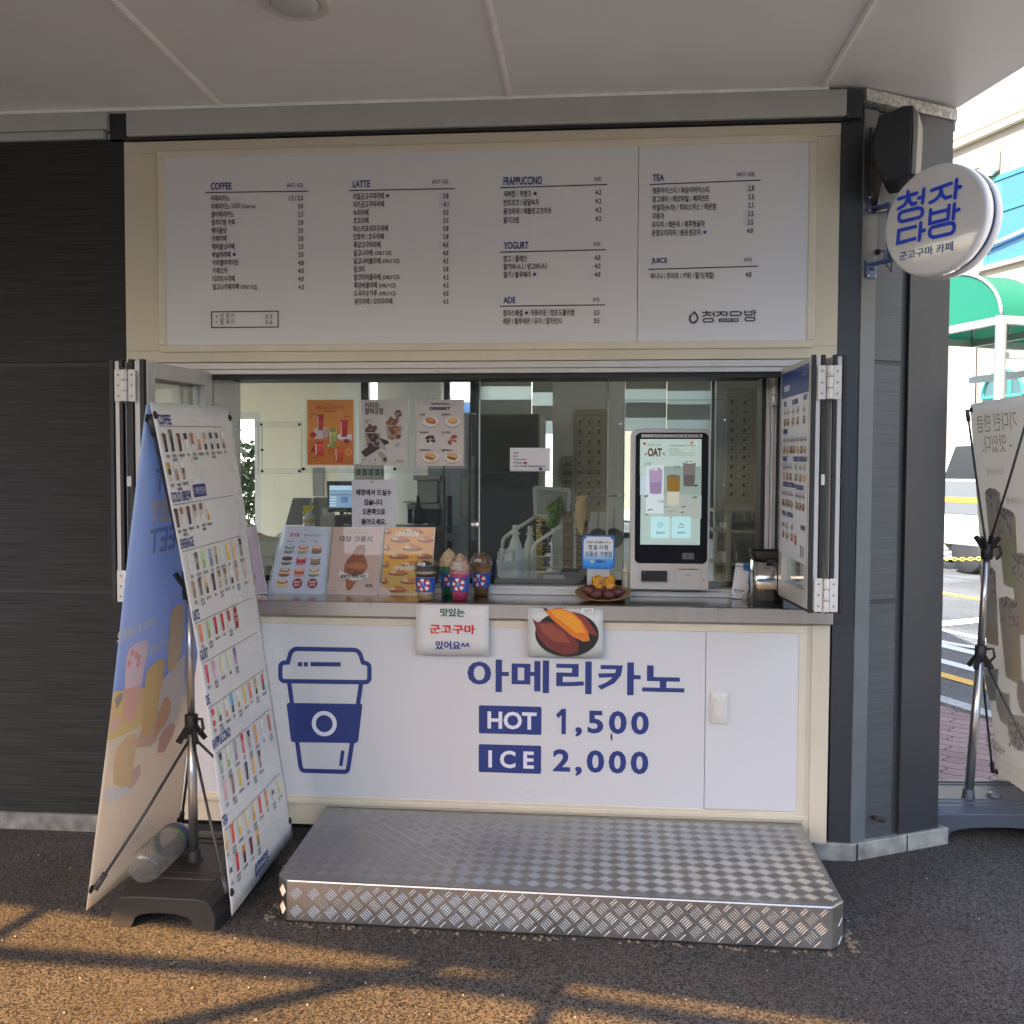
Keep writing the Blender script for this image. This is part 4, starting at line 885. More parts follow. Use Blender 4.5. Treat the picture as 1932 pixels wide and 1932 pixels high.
drinks([(338, 1225), (415, 1115), (505, 1040), (595, 940), (680, 860), (760, 773), (838, 693), (920, 618), (995, 543)], [(352, 1435), (435, 1340), (520, 1245), (610, 1150), (697, 1055), (777, 968), (857, 880), (935, 802), (1010, 720)], ZD, ['#c9a24a #e0d3a5', '#d8401f #e05a35', '#cbb04a #e3dba9', '#c9c07a #dcd9ad', '#c0873a #dfc183', '#c4302c #d24a45', '#cf7f27 #dc9a4a #c0721f', '#cfd3d3 #3a3d3f #d5d8d8', '#c8b65a #e1dba2 #d7cf8f'], lab='유자차라떼')
drinks([(395, 1585), (475, 1480), (560, 1380), (648, 1280), (740, 1205)], [(410, 1790), (492, 1685), (580, 1580), (667, 1480), (745, 1370)], ZD, ['#bfc4c5 #4a4d50 #d5d8d8', '#b3222f #c23a45', BK+' #4a1d0f #c9741f', '#4a1420 #6b1f2c', '#6f7a2e #a8792f #c9a36a'], lab='오미자차')
u, v = FB_.p(*ZD(745, 1372)); A.ring(u+.028, v+.05, .014, .019, '#c8cac8', 1, 14, -100, 100)
a = FB_.p(*ZD(712, 1740)); logo(A, a[0], a[1]-.01, a[0]+.145, a[1]+.036, NV_, '#d0d0d8')
u, v = FB_.p(*ZC(995, 400)); A.ell(u+.004, v, .021, .042, '#8c1d1b', 2.2, n=14); A.text('SOLD', u+.004, v+.006, .016, '#e2cfca', al='C', bold=.03, lift=3); A.text('OUT', u+.004, v-.014, .016, '#e2cfca', al='C', bold=.03, lift=3)
A.build('lettering', fb)
# back of the blue banner, everything mirrored
A = Art(BB_, base=.0012, rough=.5)
ZE = zo(230, 1700, 3.864)
def bp(Z, *q): return [BB_.p(*Z(*t)) for t in q]
TS = '#e4dccb'
for (xa, ya, xb, yb, fill) in ((830, 900, 1010, 1020, True), (850, 710, 1020, 850, False), (815, 1055, 1010, 1205, False)):
    a = BB_.p(*ZB(xa+14, yb)); c = BB_.p(*ZB(xa+10, ya+4)); hh = c[1]-a[1]
    if fill: A.text('SWEET', a[0]+.0, a[1], hh/.73, TS, sx=1.02, bold=.05, mirror=True, al='R', shear=-.12)
    else:
        A.text('SWEET', a[0], a[1], hh/.73, '#c3c9d6', sx=1.02, bold=.045, mirror=True, al='R', shear=-.12, lift=1); A.text('SWEET', a[0]+.006, a[1]+.004, hh/.73*.97, '#87a6df', sx=1.02, bold=.02, mirror=True, al='R', shear=-.12, lift=2)
def fill(Z, col, lift, *q): A.poly(bp(Z, *q), col, lift)
fill(ZE, '#d9bd83', 1, (385, 1235), (520, 1225), (760, 1190), (900, 1120), (960, 1100), (780, 1560), (560, 1700), (320, 1800))
fill(ZE, '#d6cdc6', 1.2, (960, 1090), (1195, 800), (1180, 1250), (1120, 1540), (960, 1700), (640, 1880), (760, 1560))
fill(ZE, '#d8c093', 2, (1030, 390), (1080, 270), (1180, 250), (1175, 560), (1150, 800), (1090, 960), (1040, 1020), (990, 990), (1010, 700))
fill(ZE, '#d9ab9f', 2, (510, 1180), (700, 1150), (690, 1300), (660, 1440), (600, 1560), (530, 1580), (495, 1500)); fill(ZE, '#d9c3cd', 2.4, (525, 870), (560, 760), (640, 690), (740, 655), (785, 680), (770, 780), (730, 1000), (705, 1160), (510, 1210))
fill(ZE, '#d6b473', 3, (745, 1090), (770, 990), (840, 920), (920, 865), (970, 880), (960, 1000), (910, 1280), (870, 1500), (830, 1680), (740, 1745), (700, 1700), (730, 1280))
fill(ZE, '#cf9a72', 3.4, (880, 1500), (920, 1400), (960, 1300), (1000, 1300), (1035, 1380), (1020, 1500), (960, 1620), (890, 1720), (840, 1760), (850, 1620))
fill(ZE, '#c9a88e', 2, (720, 1660), (850, 1700), (890, 1780), (800, 1860), (640, 1870), (640, 1780)); fill(ZE, '#cf9d8c', 3.6, (900, 1760), (960, 1660), (1050, 1590), (1085, 1620), (1060, 1720), (1010, 1820), (960, 1920), (880, 1930))
fill(ZE, '#8d8585', 2, (400, 1330), (450, 1260), (495, 1250), (480, 1340), (420, 1440)); fill(ZE, '#c9a79c', 2, (340, 1620), (390, 1530), (475, 1530), (460, 1620), (380, 1700))
ZG = zo(0, 1992, 1.932)
fill(ZG, '#cdb38a', 3, (640, 480), (655, 380), (720, 300), (765, 290), (760, 400), (735, 580), (690, 600), (640, 580)); fill(ZG, '#bfa596', 2.6, (715, 540), (760, 480), (790, 465), (790, 520), (750, 590), (718, 605))
fill(ZG, '#c4c3c4', 2.2, (580, 640), (600, 600), (720, 590), (760, 600), (680, 660), (600, 685))
for q in ((640, 780), (700, 740), (660, 500), (690, 520), (720, 480)): u, v = BB_.p(*ZG(*q))
for cx_, cy_ in ((640, 830), (670, 860), (600, 800), (560, 920), (660, 930)): u, v = BB_.p(*ZE(cx_, cy_)); A.ell(u, v, .012, .012, '#c98a86', 4, n=8)
for t, q0, q1 in (('크리미 피스타치오', (552, 640), (745, 545)), ('크리미 코코망고', (845, 815), (980, 740))):
    a, b = BB_.p(*ZE(*q0)), BB_.p(*ZE(*q1)); A.text(t, (a[0]+b[0])/2, a[1]+.004, .045, TS, sx=.8, al='C', mirror=True, bold=.02, lift=4)
a = BB_.p(*ZG(682, 970)); logo(A, a[0], a[1], a[0]+.24, a[1]+.06, '#e2dcd2', '#cdbfae', mirror=True)
A.build('lettering', bb)

# clear bottle lying on the base
PET = glassm('clear_pet', (.90, .915, .92), .06, 1.5, haze=.16, hazecol=(.7, .7, .7))
bo = at(266, 1640, z=.187); ca_ = at(336, 1577, z=.186); ax = (ca_-bo).normalized()
bt = thing('plastic_bottle', tuple(bo), 'clear plastic bottle with blue and green label lying on the black base', 'bottle')
mb = MB(); pr = [(.0, 0), (.035, .002), (.046, .012)]
for i in range(8): h = .03+i*.018; pr += [(.050, h), (.050, h+.009), (.0465, h+.0125), (.0465, h+.0145)]
pr += [(.049, .18), (.049, .245), (.046, .262), (.034, .285), (.018, .303), (.0145, .308), (.0145, .32)]
pr = [(r_*1.2, h_*1.13) for r_, h_ in pr]; mb.lathe(pr, bo, ax, 28); bdy = mb.build('body', PET, bt)
mb = MB(); mb.mat = 0; mb.lathe([(.0596, .222), (.0598, .238)], bo, ax, 28, caps=False); mb.mat = 1; mb.lathe([(.0598, .238), (.0596, .277)], bo, ax, 28, caps=False)
mb.build('wrapper', [mat('label_green', (.16, .30, .06), .35), mat('label_blue', (.02, .055, .16), .35)], bt)
mb = MB(); mb.lathe([(.019, .352), (.0195, .354), (.0195, .376), (.014, .378)], bo, ax, 20); mb.build('cap', mat('cap_white', (.65, .66, .66), .4), bt)

# ================================================================== ALUMINIUM STEP
TREAD = mat('tread_plate', (.40, .40, .395), .42, metal=1, var=(5, .12), bump=(30, .08, .002))
TREADB = mat('tread_bar', (.50, .49, .47), .34, metal=1)
st = thing('step_platform', (.22, -.38, 0), 'low aluminium chequer plate step in front of the hatch', 'step')
poly = [(-.747, -.012), (-.722, -.688), (-.678, -.733), (1.143, -.762), (1.19, -.712), (1.2, -.012)]; HT = .15
mb = MB(); mb.prism([(x, y, .004) for x, y in poly], (0, 0, HT-.004)); mb.build('plate', TREAD, st, .006)
mb = MB()
def treads(mb, org, U, V, N, inside, su, sv, p=.0616):
    U, V, N, org = Vector(U), Vector(V), Vector(N), Vector(org)
    nu, nv = int(su/p)+2, int(sv/p)+2
    for i in range(-1, nu*2):
        for j in range(-1, nv*2):
            if (i+j) % 2: continue
            cu, cv = i*p/2, j*p/2; s = 1 if j % 2 == 0 else -1
            d = (U*1+V*s).normalized(); e = (U*-s+V).normalized()
            for q in range(-2, 3):
                c = org+U*cu+V*cv+e*(q*.0076)
                if not inside(c, d): continue
                l, w_, h_ = .0185, .0014, .0013
                a = [c-d*l, c-d*l*.6-e*w_, c+d*l*.6-e*w_, c+d*l, c+d*l*.6+e*w_, c-d*l*.6+e*w_]
                t = [c-d*l*.72+N*h_, c+d*l*.72+N*h_]
                mb.add(a+t, [(0, 1, 6), (1, 2, 7, 6), (2, 3, 7), (3, 4, 7), (4, 5, 6, 7), (5, 0, 6)], False)
def in_top(c, d):
    for q in (c+d*.019, c-d*.019):
        x, y = q.x, q.y
        if not (-.735+.0*y < x < 1.186 and -.02 > y > -.728-.0164*(x+.678)): return False
        if x+y < -.678-.722 or x-y > 1.165+.728: return False
    return True
treads(mb, (-.76, -.79, HT), (1, -.016, 0), (.016, 1, 0), (0, 0, 1), in_top, 1.98, .8)
for A0, B0 in ((poly[1], poly[2]), (poly[2], poly[3]), (poly[3], poly[4]), (poly[0], poly[1]), (poly[4], poly[5])):
    a, b = Vector((*A0, 0)), Vector((*B0, 0)); U = (b-a).normalized(); Ln = (b-a).length; N = Vector((U.y, -U.x, 0))
    treads(mb, a+Vector((0, 0, .012)), U, (0, 0, 1), N, lambda c, d, a=a, U=U, Ln=Ln: all(.004 < (q-a).dot(U) < Ln-.004 and .008 < q.z < HT-.006 for q in (c+d*.0185, c-d*.0185)), Ln, HT)
mb.build('tread_pattern', TREADB, st)
mb = MB()
for i in range(90):                               # crumbs of mortar along the foot of the step
    x = random.uniform(-.72, 1.16); y = -.737-.0164*(x+.678)-random.uniform(0, .022); r_ = random.uniform(.003, .010); mb.sphere((x, y, r_*.2), r_, 6, 4, (1, 1, .5))
for i in range(25):
    r_ = random.uniform(.004, .012); mb.sphere((1.205+random.uniform(0, .03), -.70+random.uniform(-.06, .1), r_*.1), r_, 6, 4, (1, 1, .4))
for i in range(20):
    r_ = random.uniform(.004, .012); mb.sphere((-.735+random.uniform(-.03, .0), -.69+random.uniform(-.04, .1), r_*.1), r_, 6, 4, (1, 1, .4))
mb.build('mortar_crumbs', mat('mortar', (.17, .145, .11), .95), kind='stuff', label='crumbled mortar along the foot of the metal step', cat='mortar')
mb = MB()
for i in range(260):
    x, y = random.uniform(-2, 2.2), random.uniform(-1.8, 0); 
    if -.75 < x < 1.21 and y > -.78: continue
    r_ = random.uniform(.0015, .0045); mb.sphere((x, y, r_*.4), r_, 5, 3, (1, 1, .7))
mb.build('grit', mat('grit_stone', (.28, .27, .25), .9), kind='stuff', label='loose grit scattered on the asphalt', cat='grit')

# ================================================================== CEILING LAMP, ROUND SIGN, SPEAKER
cl = thing('ceiling_light', (-.60, -.835, 3.05), 'round unlit ceiling light with a white ring', 'ceiling light')
mb = MB(); c = (-.60, -.835, 3.05); mb.lathe([(.08, -.006), (.105, -.014), (.118, -.006), (.118, 0)], c, n=48); mb.build('ring', mat('lamp_ring', (.62, .61, .58), .35), cl)
mb = MB(); mb.lathe([(0, -.030), (.04, -.028), (.07, -.018), (.082, -.006)], c, n=40); mb.build('diffuser', mat('prismatic_diffuser', (.50, .50, .49), .25, bump=(90, .6, .006)), cl)

sg = thing('round_sign', (1.6252, -.2139, 2.27), 'round white projecting sign with blue Korean lettering on a blue bracket', 'sign')
SC = Vector((1.6252, -.2139, 2.4713)); SN = Vector((-.76768, -.64079, 0)); SU = Vector((.64079, -.76768, 0)); SR, ST = .1993, .1126
SWH = mat('sign_white_acrylic', (.80, .81, .83), .16, coat=.5, spec=.5)
for k_ in (1, -1):
    mb = MB(); o_ = SC; mb.lathe([(SR-.004, ST/2*.20), (SR, ST/2*.24), (SR, ST/2*.86), (SR-.004, ST/2*.95), (SR-.012, ST/2), (0, ST/2+.002)], SC, SN*k_, 72); mb.build('drum', SWH, sg)
mb = MB(); mb.lathe([(SR-.007, -ST*.13), (SR-.007, ST*.13)], SC, SN, 64); mb.build('band', mat('sign_blue_band', (.018, .028, .14), .3), sg)
FS = Frame(SC+SN*(ST/2+.0022), SU, (0, 0, 1)); A = Art(FS, rough=.25)
ZS = zo(2540, 450, 4.6); SB = '#0a3ec9'
def sk(*q, cl=False): A.line([FS.p(*ZS(*t)) for t in q], .0135, SB, 1, closed=cl)
sk((520, 505), (520, 560)); sk((392, 605), (638, 527)); sk((524, 570), (512, 620), (470, 690), (390, 738)); sk((530, 575), (545, 640), (580, 680), (628, 660)); sk((665, 592), (728, 576)); sk((734, 472), (716, 656))
sk((440, 780), (660, 724), (700, 732), (718, 765), (710, 815), (680, 850), (440, 910), (405, 895), (396, 855), (408, 805), cl=True)
sk((838, 490), (1100, 395)); sk((970, 450), (965, 510), (930, 580), (870, 630), (818, 652)); sk((968, 500), (985, 560), (1030, 592), (1092, 572)); sk((1176, 345), (1154, 588)); sk((1170, 458), (1226, 440))
sk((622, 975), (398, 1030), (382, 1200), (614, 1136)); sk((694, 928), (672, 1156)); sk((688, 1042), (742, 1025))
sk((826, 752), (812, 935), (1056, 876), (1074, 692)); sk((824, 806), (1066, 748)); sk((1146, 672), (1128, 872)); sk((1140, 772), (1204, 746))
sk((850, 985), (1090, 928), (1130, 936), (1146, 970), (1136, 1025), (1105, 1066), (860, 1120), (822, 1105), (810, 1065), (822, 1010), cl=True)
a, b, c_ = FS.p(*ZS(400, 1440)), FS.p(*ZS(1122, 1305)), FS.p(*ZS(400, 1320)); A.fit('군고구마 카페', a[0], a[1], b[0], a[1]+(c_[1]-a[1])*.98, '#0d2a8c', lift=1, bold=.004)
A.build('lettering', sg)
BLU = mat('bracket_blue', (.05, .10, .30), .4, metal=.2)
bc0, bc1 = wl(.047, .004, at(1643, 387, y=.03).z), wl(.045, .004, at(1637, 510, y=.03).z)
mb = MB(); e_ = SC-SU*(SR+.004)
hz = (bc0.z-.02, bc1.z+.02)
mb.bar(e_+Vector((0, 0, hz[0]-SC.z)), e_+Vector((0, 0, hz[1]-SC.z)), .055, .012, up=SU)
for bc, z_ in ((bc0, hz[0]), (bc1, hz[1])): mb.bar(bc+Vector((0, 0, z_-bc.z)), e_+Vector((0, 0, z_-SC.z)), .05, .006)
br = mb.build('bracket', BLU, sg, .001)
for bc in (bc0, bc1):
    mb = MB(); mb.prism([bc+WU*a_+Vector((0, 0, b_)) for a_, b_ in ((-.026, -.034), (.026, -.034), (.026, .034), (-.026, .034))], WN*.004); pl_ = mb.build('mounting_plate', mat('plate_blue', (.09, .17, .40), .35), br, .001)
    mb = MB()
    for a_ in (-.017, .017):
        for b_ in (-.024, .024): mb.lathe([(0, .008), (.005, .007), (.006, .004), (0, .004)], bc+WU*a_+Vector((0, 0, b_)), WN, 10)
    mb.build('bolt', mat('bolt_steel', (.6, .6, .6), .25, metal=1), pl_)
    mb = MB(); mb.bar(bc+WU*-.012+WN*.0045, bc+WU*.012+WN*.0045, .002, .01); mb.build('slot', BLACK, pl_)
mb = MB(); q = wl(.082, .004, at(1646, 475, y=.03).z); q2 = e_+Vector((0, 0, -.02)); mb.tube([q, q+WN*.03, q+WN*.035+Vector((0, 0, -.05)), q+WN*.07+Vector((0, 0, -.09)), q2+Vector((0, 0, -.04))], .0025, 6); mb.sphere(q, .012, 8, 6); mb.build('cable', BLACK, br)

sp = thing('loudspeaker', tuple(wl(.12, .15, 2.66)), 'black wall loudspeaker tilted under the ceiling above the round sign', 'loudspeaker')
ZP = zo(2500, 280, 3.22); yS = -.16
prof = [(215, 180), (300, 155), (370, 125), (440, 88), (545, 80), (550, 130), (528, 500), (525, 735), (380, 790), (268, 810), (235, 760), (190, 660), (160, 590), (150, 450), (180, 330)]
mb = MB(); P = [at(*ZP(*q), y=yS) for q in prof]; mb.prism(P, (.07, .17, 0)); mb.build('body', mat('speaker_black', (.018, .018, .020), .65, spec=.25, bump=(300, .3, .0006)), sp, .008)
fr = [(545, 84), (560, 95), (600, 150), (598, 280), (575, 720), (560, 735), (528, 722), (548, 300)]
mb = MB(); P = [at(*ZP(*q), y=yS-.006)+Vector((0, .008, 0)) for q in fr]; mb.prism(P, (.07, .165, 0)); mb.build('grille', mat('grille_grey', (.20, .19, .17), .5), sp, .004)
mb = MB(); b0 = wl(.055, .002, 2.87); mb.prism([wl(.03, .002, 2.58), wl(.075, .002, 2.58), wl(.075, .002, 2.90), wl(.03, .002, 2.90)], WN*.01)
for z_ in (2.60, 2.86): mb.bar(wl(.05, .01, z_), at(*ZP(240, 250 if z_ > 2.7 else 700), y=yS+.08), .02, .02)
a_ = at(*ZP(150, 860), y=-.02); b_ = at(*ZP(400, 805), y=-.05); mb.bar(wl(.05, .006, 2.575), wl(.17, .01, 2.60), .03, .01)
mb.build('wall_bracket', mat('bracket_dark', (.10, .10, .10), .35, metal=.6), sp, .002)

# ================================================================== ON THE COUNTER
CZ = 1.0155
ACR = glassm('acrylic', (.98, .985, .985), 0, 1.22)
def acrylic_stand(name, q00, q10, q01, q11, zb, label, group, bg, draw):
    """leaning A4 poster in an acrylic holder; corners bottom-left, bottom-right, top-left, top-right given in the photo, foot at zb, leaning back"""
    a, b = at(*q00, z=zb), at(*q10, z=zb); yb = (a.y+b.y)/2
    a, b = at(*q00, y=yb), at(*q10, y=yb); yt = yb+.045; c, d = at(*q01, y=yt), at(*q11, y=yt)
    t = thing(name, tuple((a+b)/2), label, 'poster stand', group)
    Sx = Sheet(a, b, c, d, wave=0); n = Sx.N
    mb = MB(); P = [Sx.w(u, v, .0) for u, v in ((-.004, -.003), (Sx.W+.004, -.003), (Sx.W+.004, Sx.H+.002), (-.004, Sx.H+.002))]; mb.prism([p+n*.0035 for p in P], n*.002); mb.build('holder', ACR, t)
    mb = MB()
    for u in (-.004, Sx.W+.002): mb.prism([Sx.w(u, 0, 0), Sx.w(u+.002, 0, 0), Sx.w(u+.002, Sx.H, 0), Sx.w(u, Sx.H, 0)], n*.007)
    mb.prism([Sx.w(-.003, -.006, 0), Sx.w(Sx.W+.003, -.006, 0), Sx.w(Sx.W+.003, -.001, 0), Sx.w(-.003, -.001, 0)], n*.022); mb.build('holder_edge', mat('acrylic_edge', (.62, .66, .66), .15, spec=.8), t)
    mb = MB(); mb.prism([Sx.w(0, 0, -.001), Sx.w(Sx.W, 0, -.001), Sx.w(Sx.W, Sx.H, -.001), Sx.w(0, Sx.H, -.001)], n*-.001); sh = mb.build('poster', pm(bg, .5), t)
    A = Art(Sx, base=.0004); draw(A, Sx.W, Sx.H); A.build('picture', sh)
    return t
GR = 'poster stands along the counter'
def macaron(A, u, v, w_, top, fill, bot):
    A.ell(u, v-.012, w_*.52, .010, bot, 2, 14); A.rect(u-w_*.45, v-.010, u+w_*.45, v+.006, fill, 2.3); A.ell(u, v+.008, w_*.52, .010, top, 2.6, 14); A.ell(u, v+.011, w_*.4, .005, '#d9c9bd' if top != '#3a2622' else '#5a403a', 2.8, 10)
def tiny(A, u, v, w_, h, col='#3a3a3e', n=3):
    for i in range(n): A.text('메뉴 이름 크림'[i:i+5], u, v-i*h*1.5, h*1.3, col, sx=.8)
def d_mac(A, W, H):
    A.text('청자다방', W*.5, H*.935, .008, '#333333', al='C'); A.text('뚱카롱', W*.27, H*.845, .019, '#a8231f', al='C', bold=.018); A.text('달콤한 만남? 사르르 녹는 맛!', W*.66, H*.85, .0115, '#33383f', al='C', sx=.72, bold=.01)
    A.rect(W*.15, H*.785, W*.9, H*.787, '#8a8d96', 1)
    cols = [('#3b87a8', '#b9a894', '#6d7a86'), ('#c8567e', '#b9b48c', '#7c9a6c'), ('#c08a66', '#8a5a3c', '#5c5450'), ('#3a2622', '#b9aaa8', '#5a6058'), ('#b8566a', '#8f2433', '#b8707e'), ('#6d8078', '#a8642a', '#5a6a60'), ('#8a6a50', '#c2a98a', '#7c3f2c'), ('#c87a58', '#b03a44', '#c8917a'), ('#b88a58', '#cfc0a4', '#5f7f74'), ('#a35f3a', '#cbb48a', '#c3a878')]
    for i in range(12):
        u, v = W*(.22+.275*(i % 3)), H*(.66-.172*(i//3)); A.text('크림마카롱'[i % 3:], u-W*.09, v+.030, .0075, '#3a3a3e', bold=.02)
        if i < 10: macaron(A, u, v, W*.2, *cols[i])
        else:
            A.ell(u, v, W*.095, W*.095, '#8c1f1f', 2, 8, rot=22); A.text('SOLD', u, v+.002, .0125, '#dccfca', al='C', bold=.05, lift=3, rot=5); A.text('OUT', u, v-.012, .0125, '#dccfca', al='C', bold=.05, lift=3, rot=5)
def croiss(A, pts, cols):
    A.poly(pts, cols[0], 2)
def d_king(A, W, H):
    for i in range(24): A.ell(random.random()*W, H*(.8+.19*random.random()), .0016, .0016, '#d8cabf', 1.4, 6)
    A.text('겉은 바삭 · 속은 촉촉', W*.5, H*.905, .010, '#5a4a44', al='C'); A.fit('대왕 크룽지', W*.16, H*.775, W*.80, H*.865, '#231a18', bold=.024)
    A.ell(W*.5, 0, W*.75, H*.18, '#b99f92', 1.1, 30, a0=0, a1=180)
    pts = [(.57, .73), (.66, .73), (.68, .66), (.66, .58), (.72, .50), (.76, .40), (.70, .32), (.60, .24), (.52, .13), (.46, .05), (.40, .04), (.36, .10), (.35, .22), (.30, .32), (.30, .42), (.34, .50), (.40, .55), (.46, .62), (.50, .69)]
    A.poly([(W*a, H*b) for a, b in pts], '#7c4024', 2)
    for pp, cc in (([(.33, .44), (.50, .47), (.70, .44), (.74, .38), (.62, .36), (.42, .38), (.32, .40)], '#a45f31'), ([(.52, .66), (.62, .70), (.65, .62), (.58, .55), (.46, .58)], '#94522b'), ([(.38, .20), (.50, .22), (.56, .19), (.46, .09), (.40, .10)], '#95522a'), ([(.36, .30), (.52, .33), (.68, .31), (.60, .26), (.42, .26)], '#5f2e1c')): A.poly([(W*a, H*b) for a, b in pp], cc, 2.5)
    for q in range(14): t = random.random(); A.line([(W*(.36+.3*t), H*(.25+.3*t)), (W*(.40+.3*t), H*(.24+.3*t+.02*random.random()))], .0016, '#c08247', 3, cap=False)
    A.poly([(W*.20, H*.345), (W*.5, H*.255), (W*.79, H*.315), (W*.79, H*.24), (W*.5, H*.185), (W*.20, H*.275)], '#d3ccc5', 3); A.text('달콤하고 바삭한 식감!', W*.49, H*.235, .0165, '#2a2020', al='C', sx=.74, bold=.04, lift=4)
    A.rrect(W*.74, H*.095, W*.88, H*.14, .004, '#4a403c', 2); A.text('3.5', W*.81, H*.105, .010, '#d0c8c0', al='C', lift=3); A.text('청자다방', W*.08, H*.03, .008, '#6a5a54', lift=3)
def d_crook(A, W, H):
    A.rect(0, H*.64, W, H, '#cf8a1c', 1); A.rect(0, H*.33, W, H*.64, '#c9902f', 1); A.rect(0, 0, W, H*.33, '#b99243', 1)
    for j in range(8):
        for i in range(-1, 3):
            u, v = W*(.06+.52*i+(.26 if j % 2 else 0)), H*(.94-.125*j)
            if not .02*W < u < .98*W: continue
            k_ = min(1, (W-u)/.045, u/.045); wv = .045*max(k_, .35)
            A.ell(u, v-.004, wv, .0095, '#6b3417', 2, 14); A.ell(u, v, wv*.9, .008, '#a85c26', 2.3, 14); A.ell(u+.003, v+.006, wv*.55, .010, '#b3692e', 2.5, 12); A.ell(u-wv*.5, v+.003, wv*.35, .006, '#cdb083', 2.7, 10)
            for q in range(4): A.ell(u-wv*.7+q*wv*.35, v+.002*(q % 2), .0016, .0016, '#4a2210', 3, 6)
    for v in (.87, .36): A.text('crookie', W*.46, H*v, .034, '#e6d6bd', al='C', bold=.06, lift=5)
    A.text('청자다방', W*.8, H*.03, .011, '#d8c29a', al='C', lift=5)
def d_side(A, W, H):
    macaron(A, W*.55, H*.68, W*.25, '#b88a45', '#cfae70', '#a0752f'); A.text('크림', W*.4, H*.56, .010, '#333333'); A.text('♥ 1.3', W*.45, H*.52, .009, '#b03030'); A.ell(W*.62, H*.25, W*.13, W*.15, '#94201f', 2, 12)
acrylic_stand('poster_stand', (505, 1119), (612, 1119), (536, 992), (624, 994), CZ, 'acrylic stand with twelve colourful macaron pictures', GR, '#b6bbc9', d_mac)
acrylic_stand('poster_stand', (617, 1119), (713, 1120), (628, 994), (723, 995), CZ, 'acrylic stand with giant croissant poster on dusty pink', GR, '#b99a8d', d_king)
acrylic_stand('poster_stand', (719, 1120), (812, 1121), (727, 995), (820, 995), CZ, 'acrylic stand with orange poster of many chocolate chip croissants', GR, '#c98a25', d_crook)
acrylic_stand('poster_stand', (440, 1122), (503, 1118), (420, 1000), (482, 992), CZ, 'acrylic stand half hidden behind the white drinks banner', GR, '#b8a8b8', d_side)

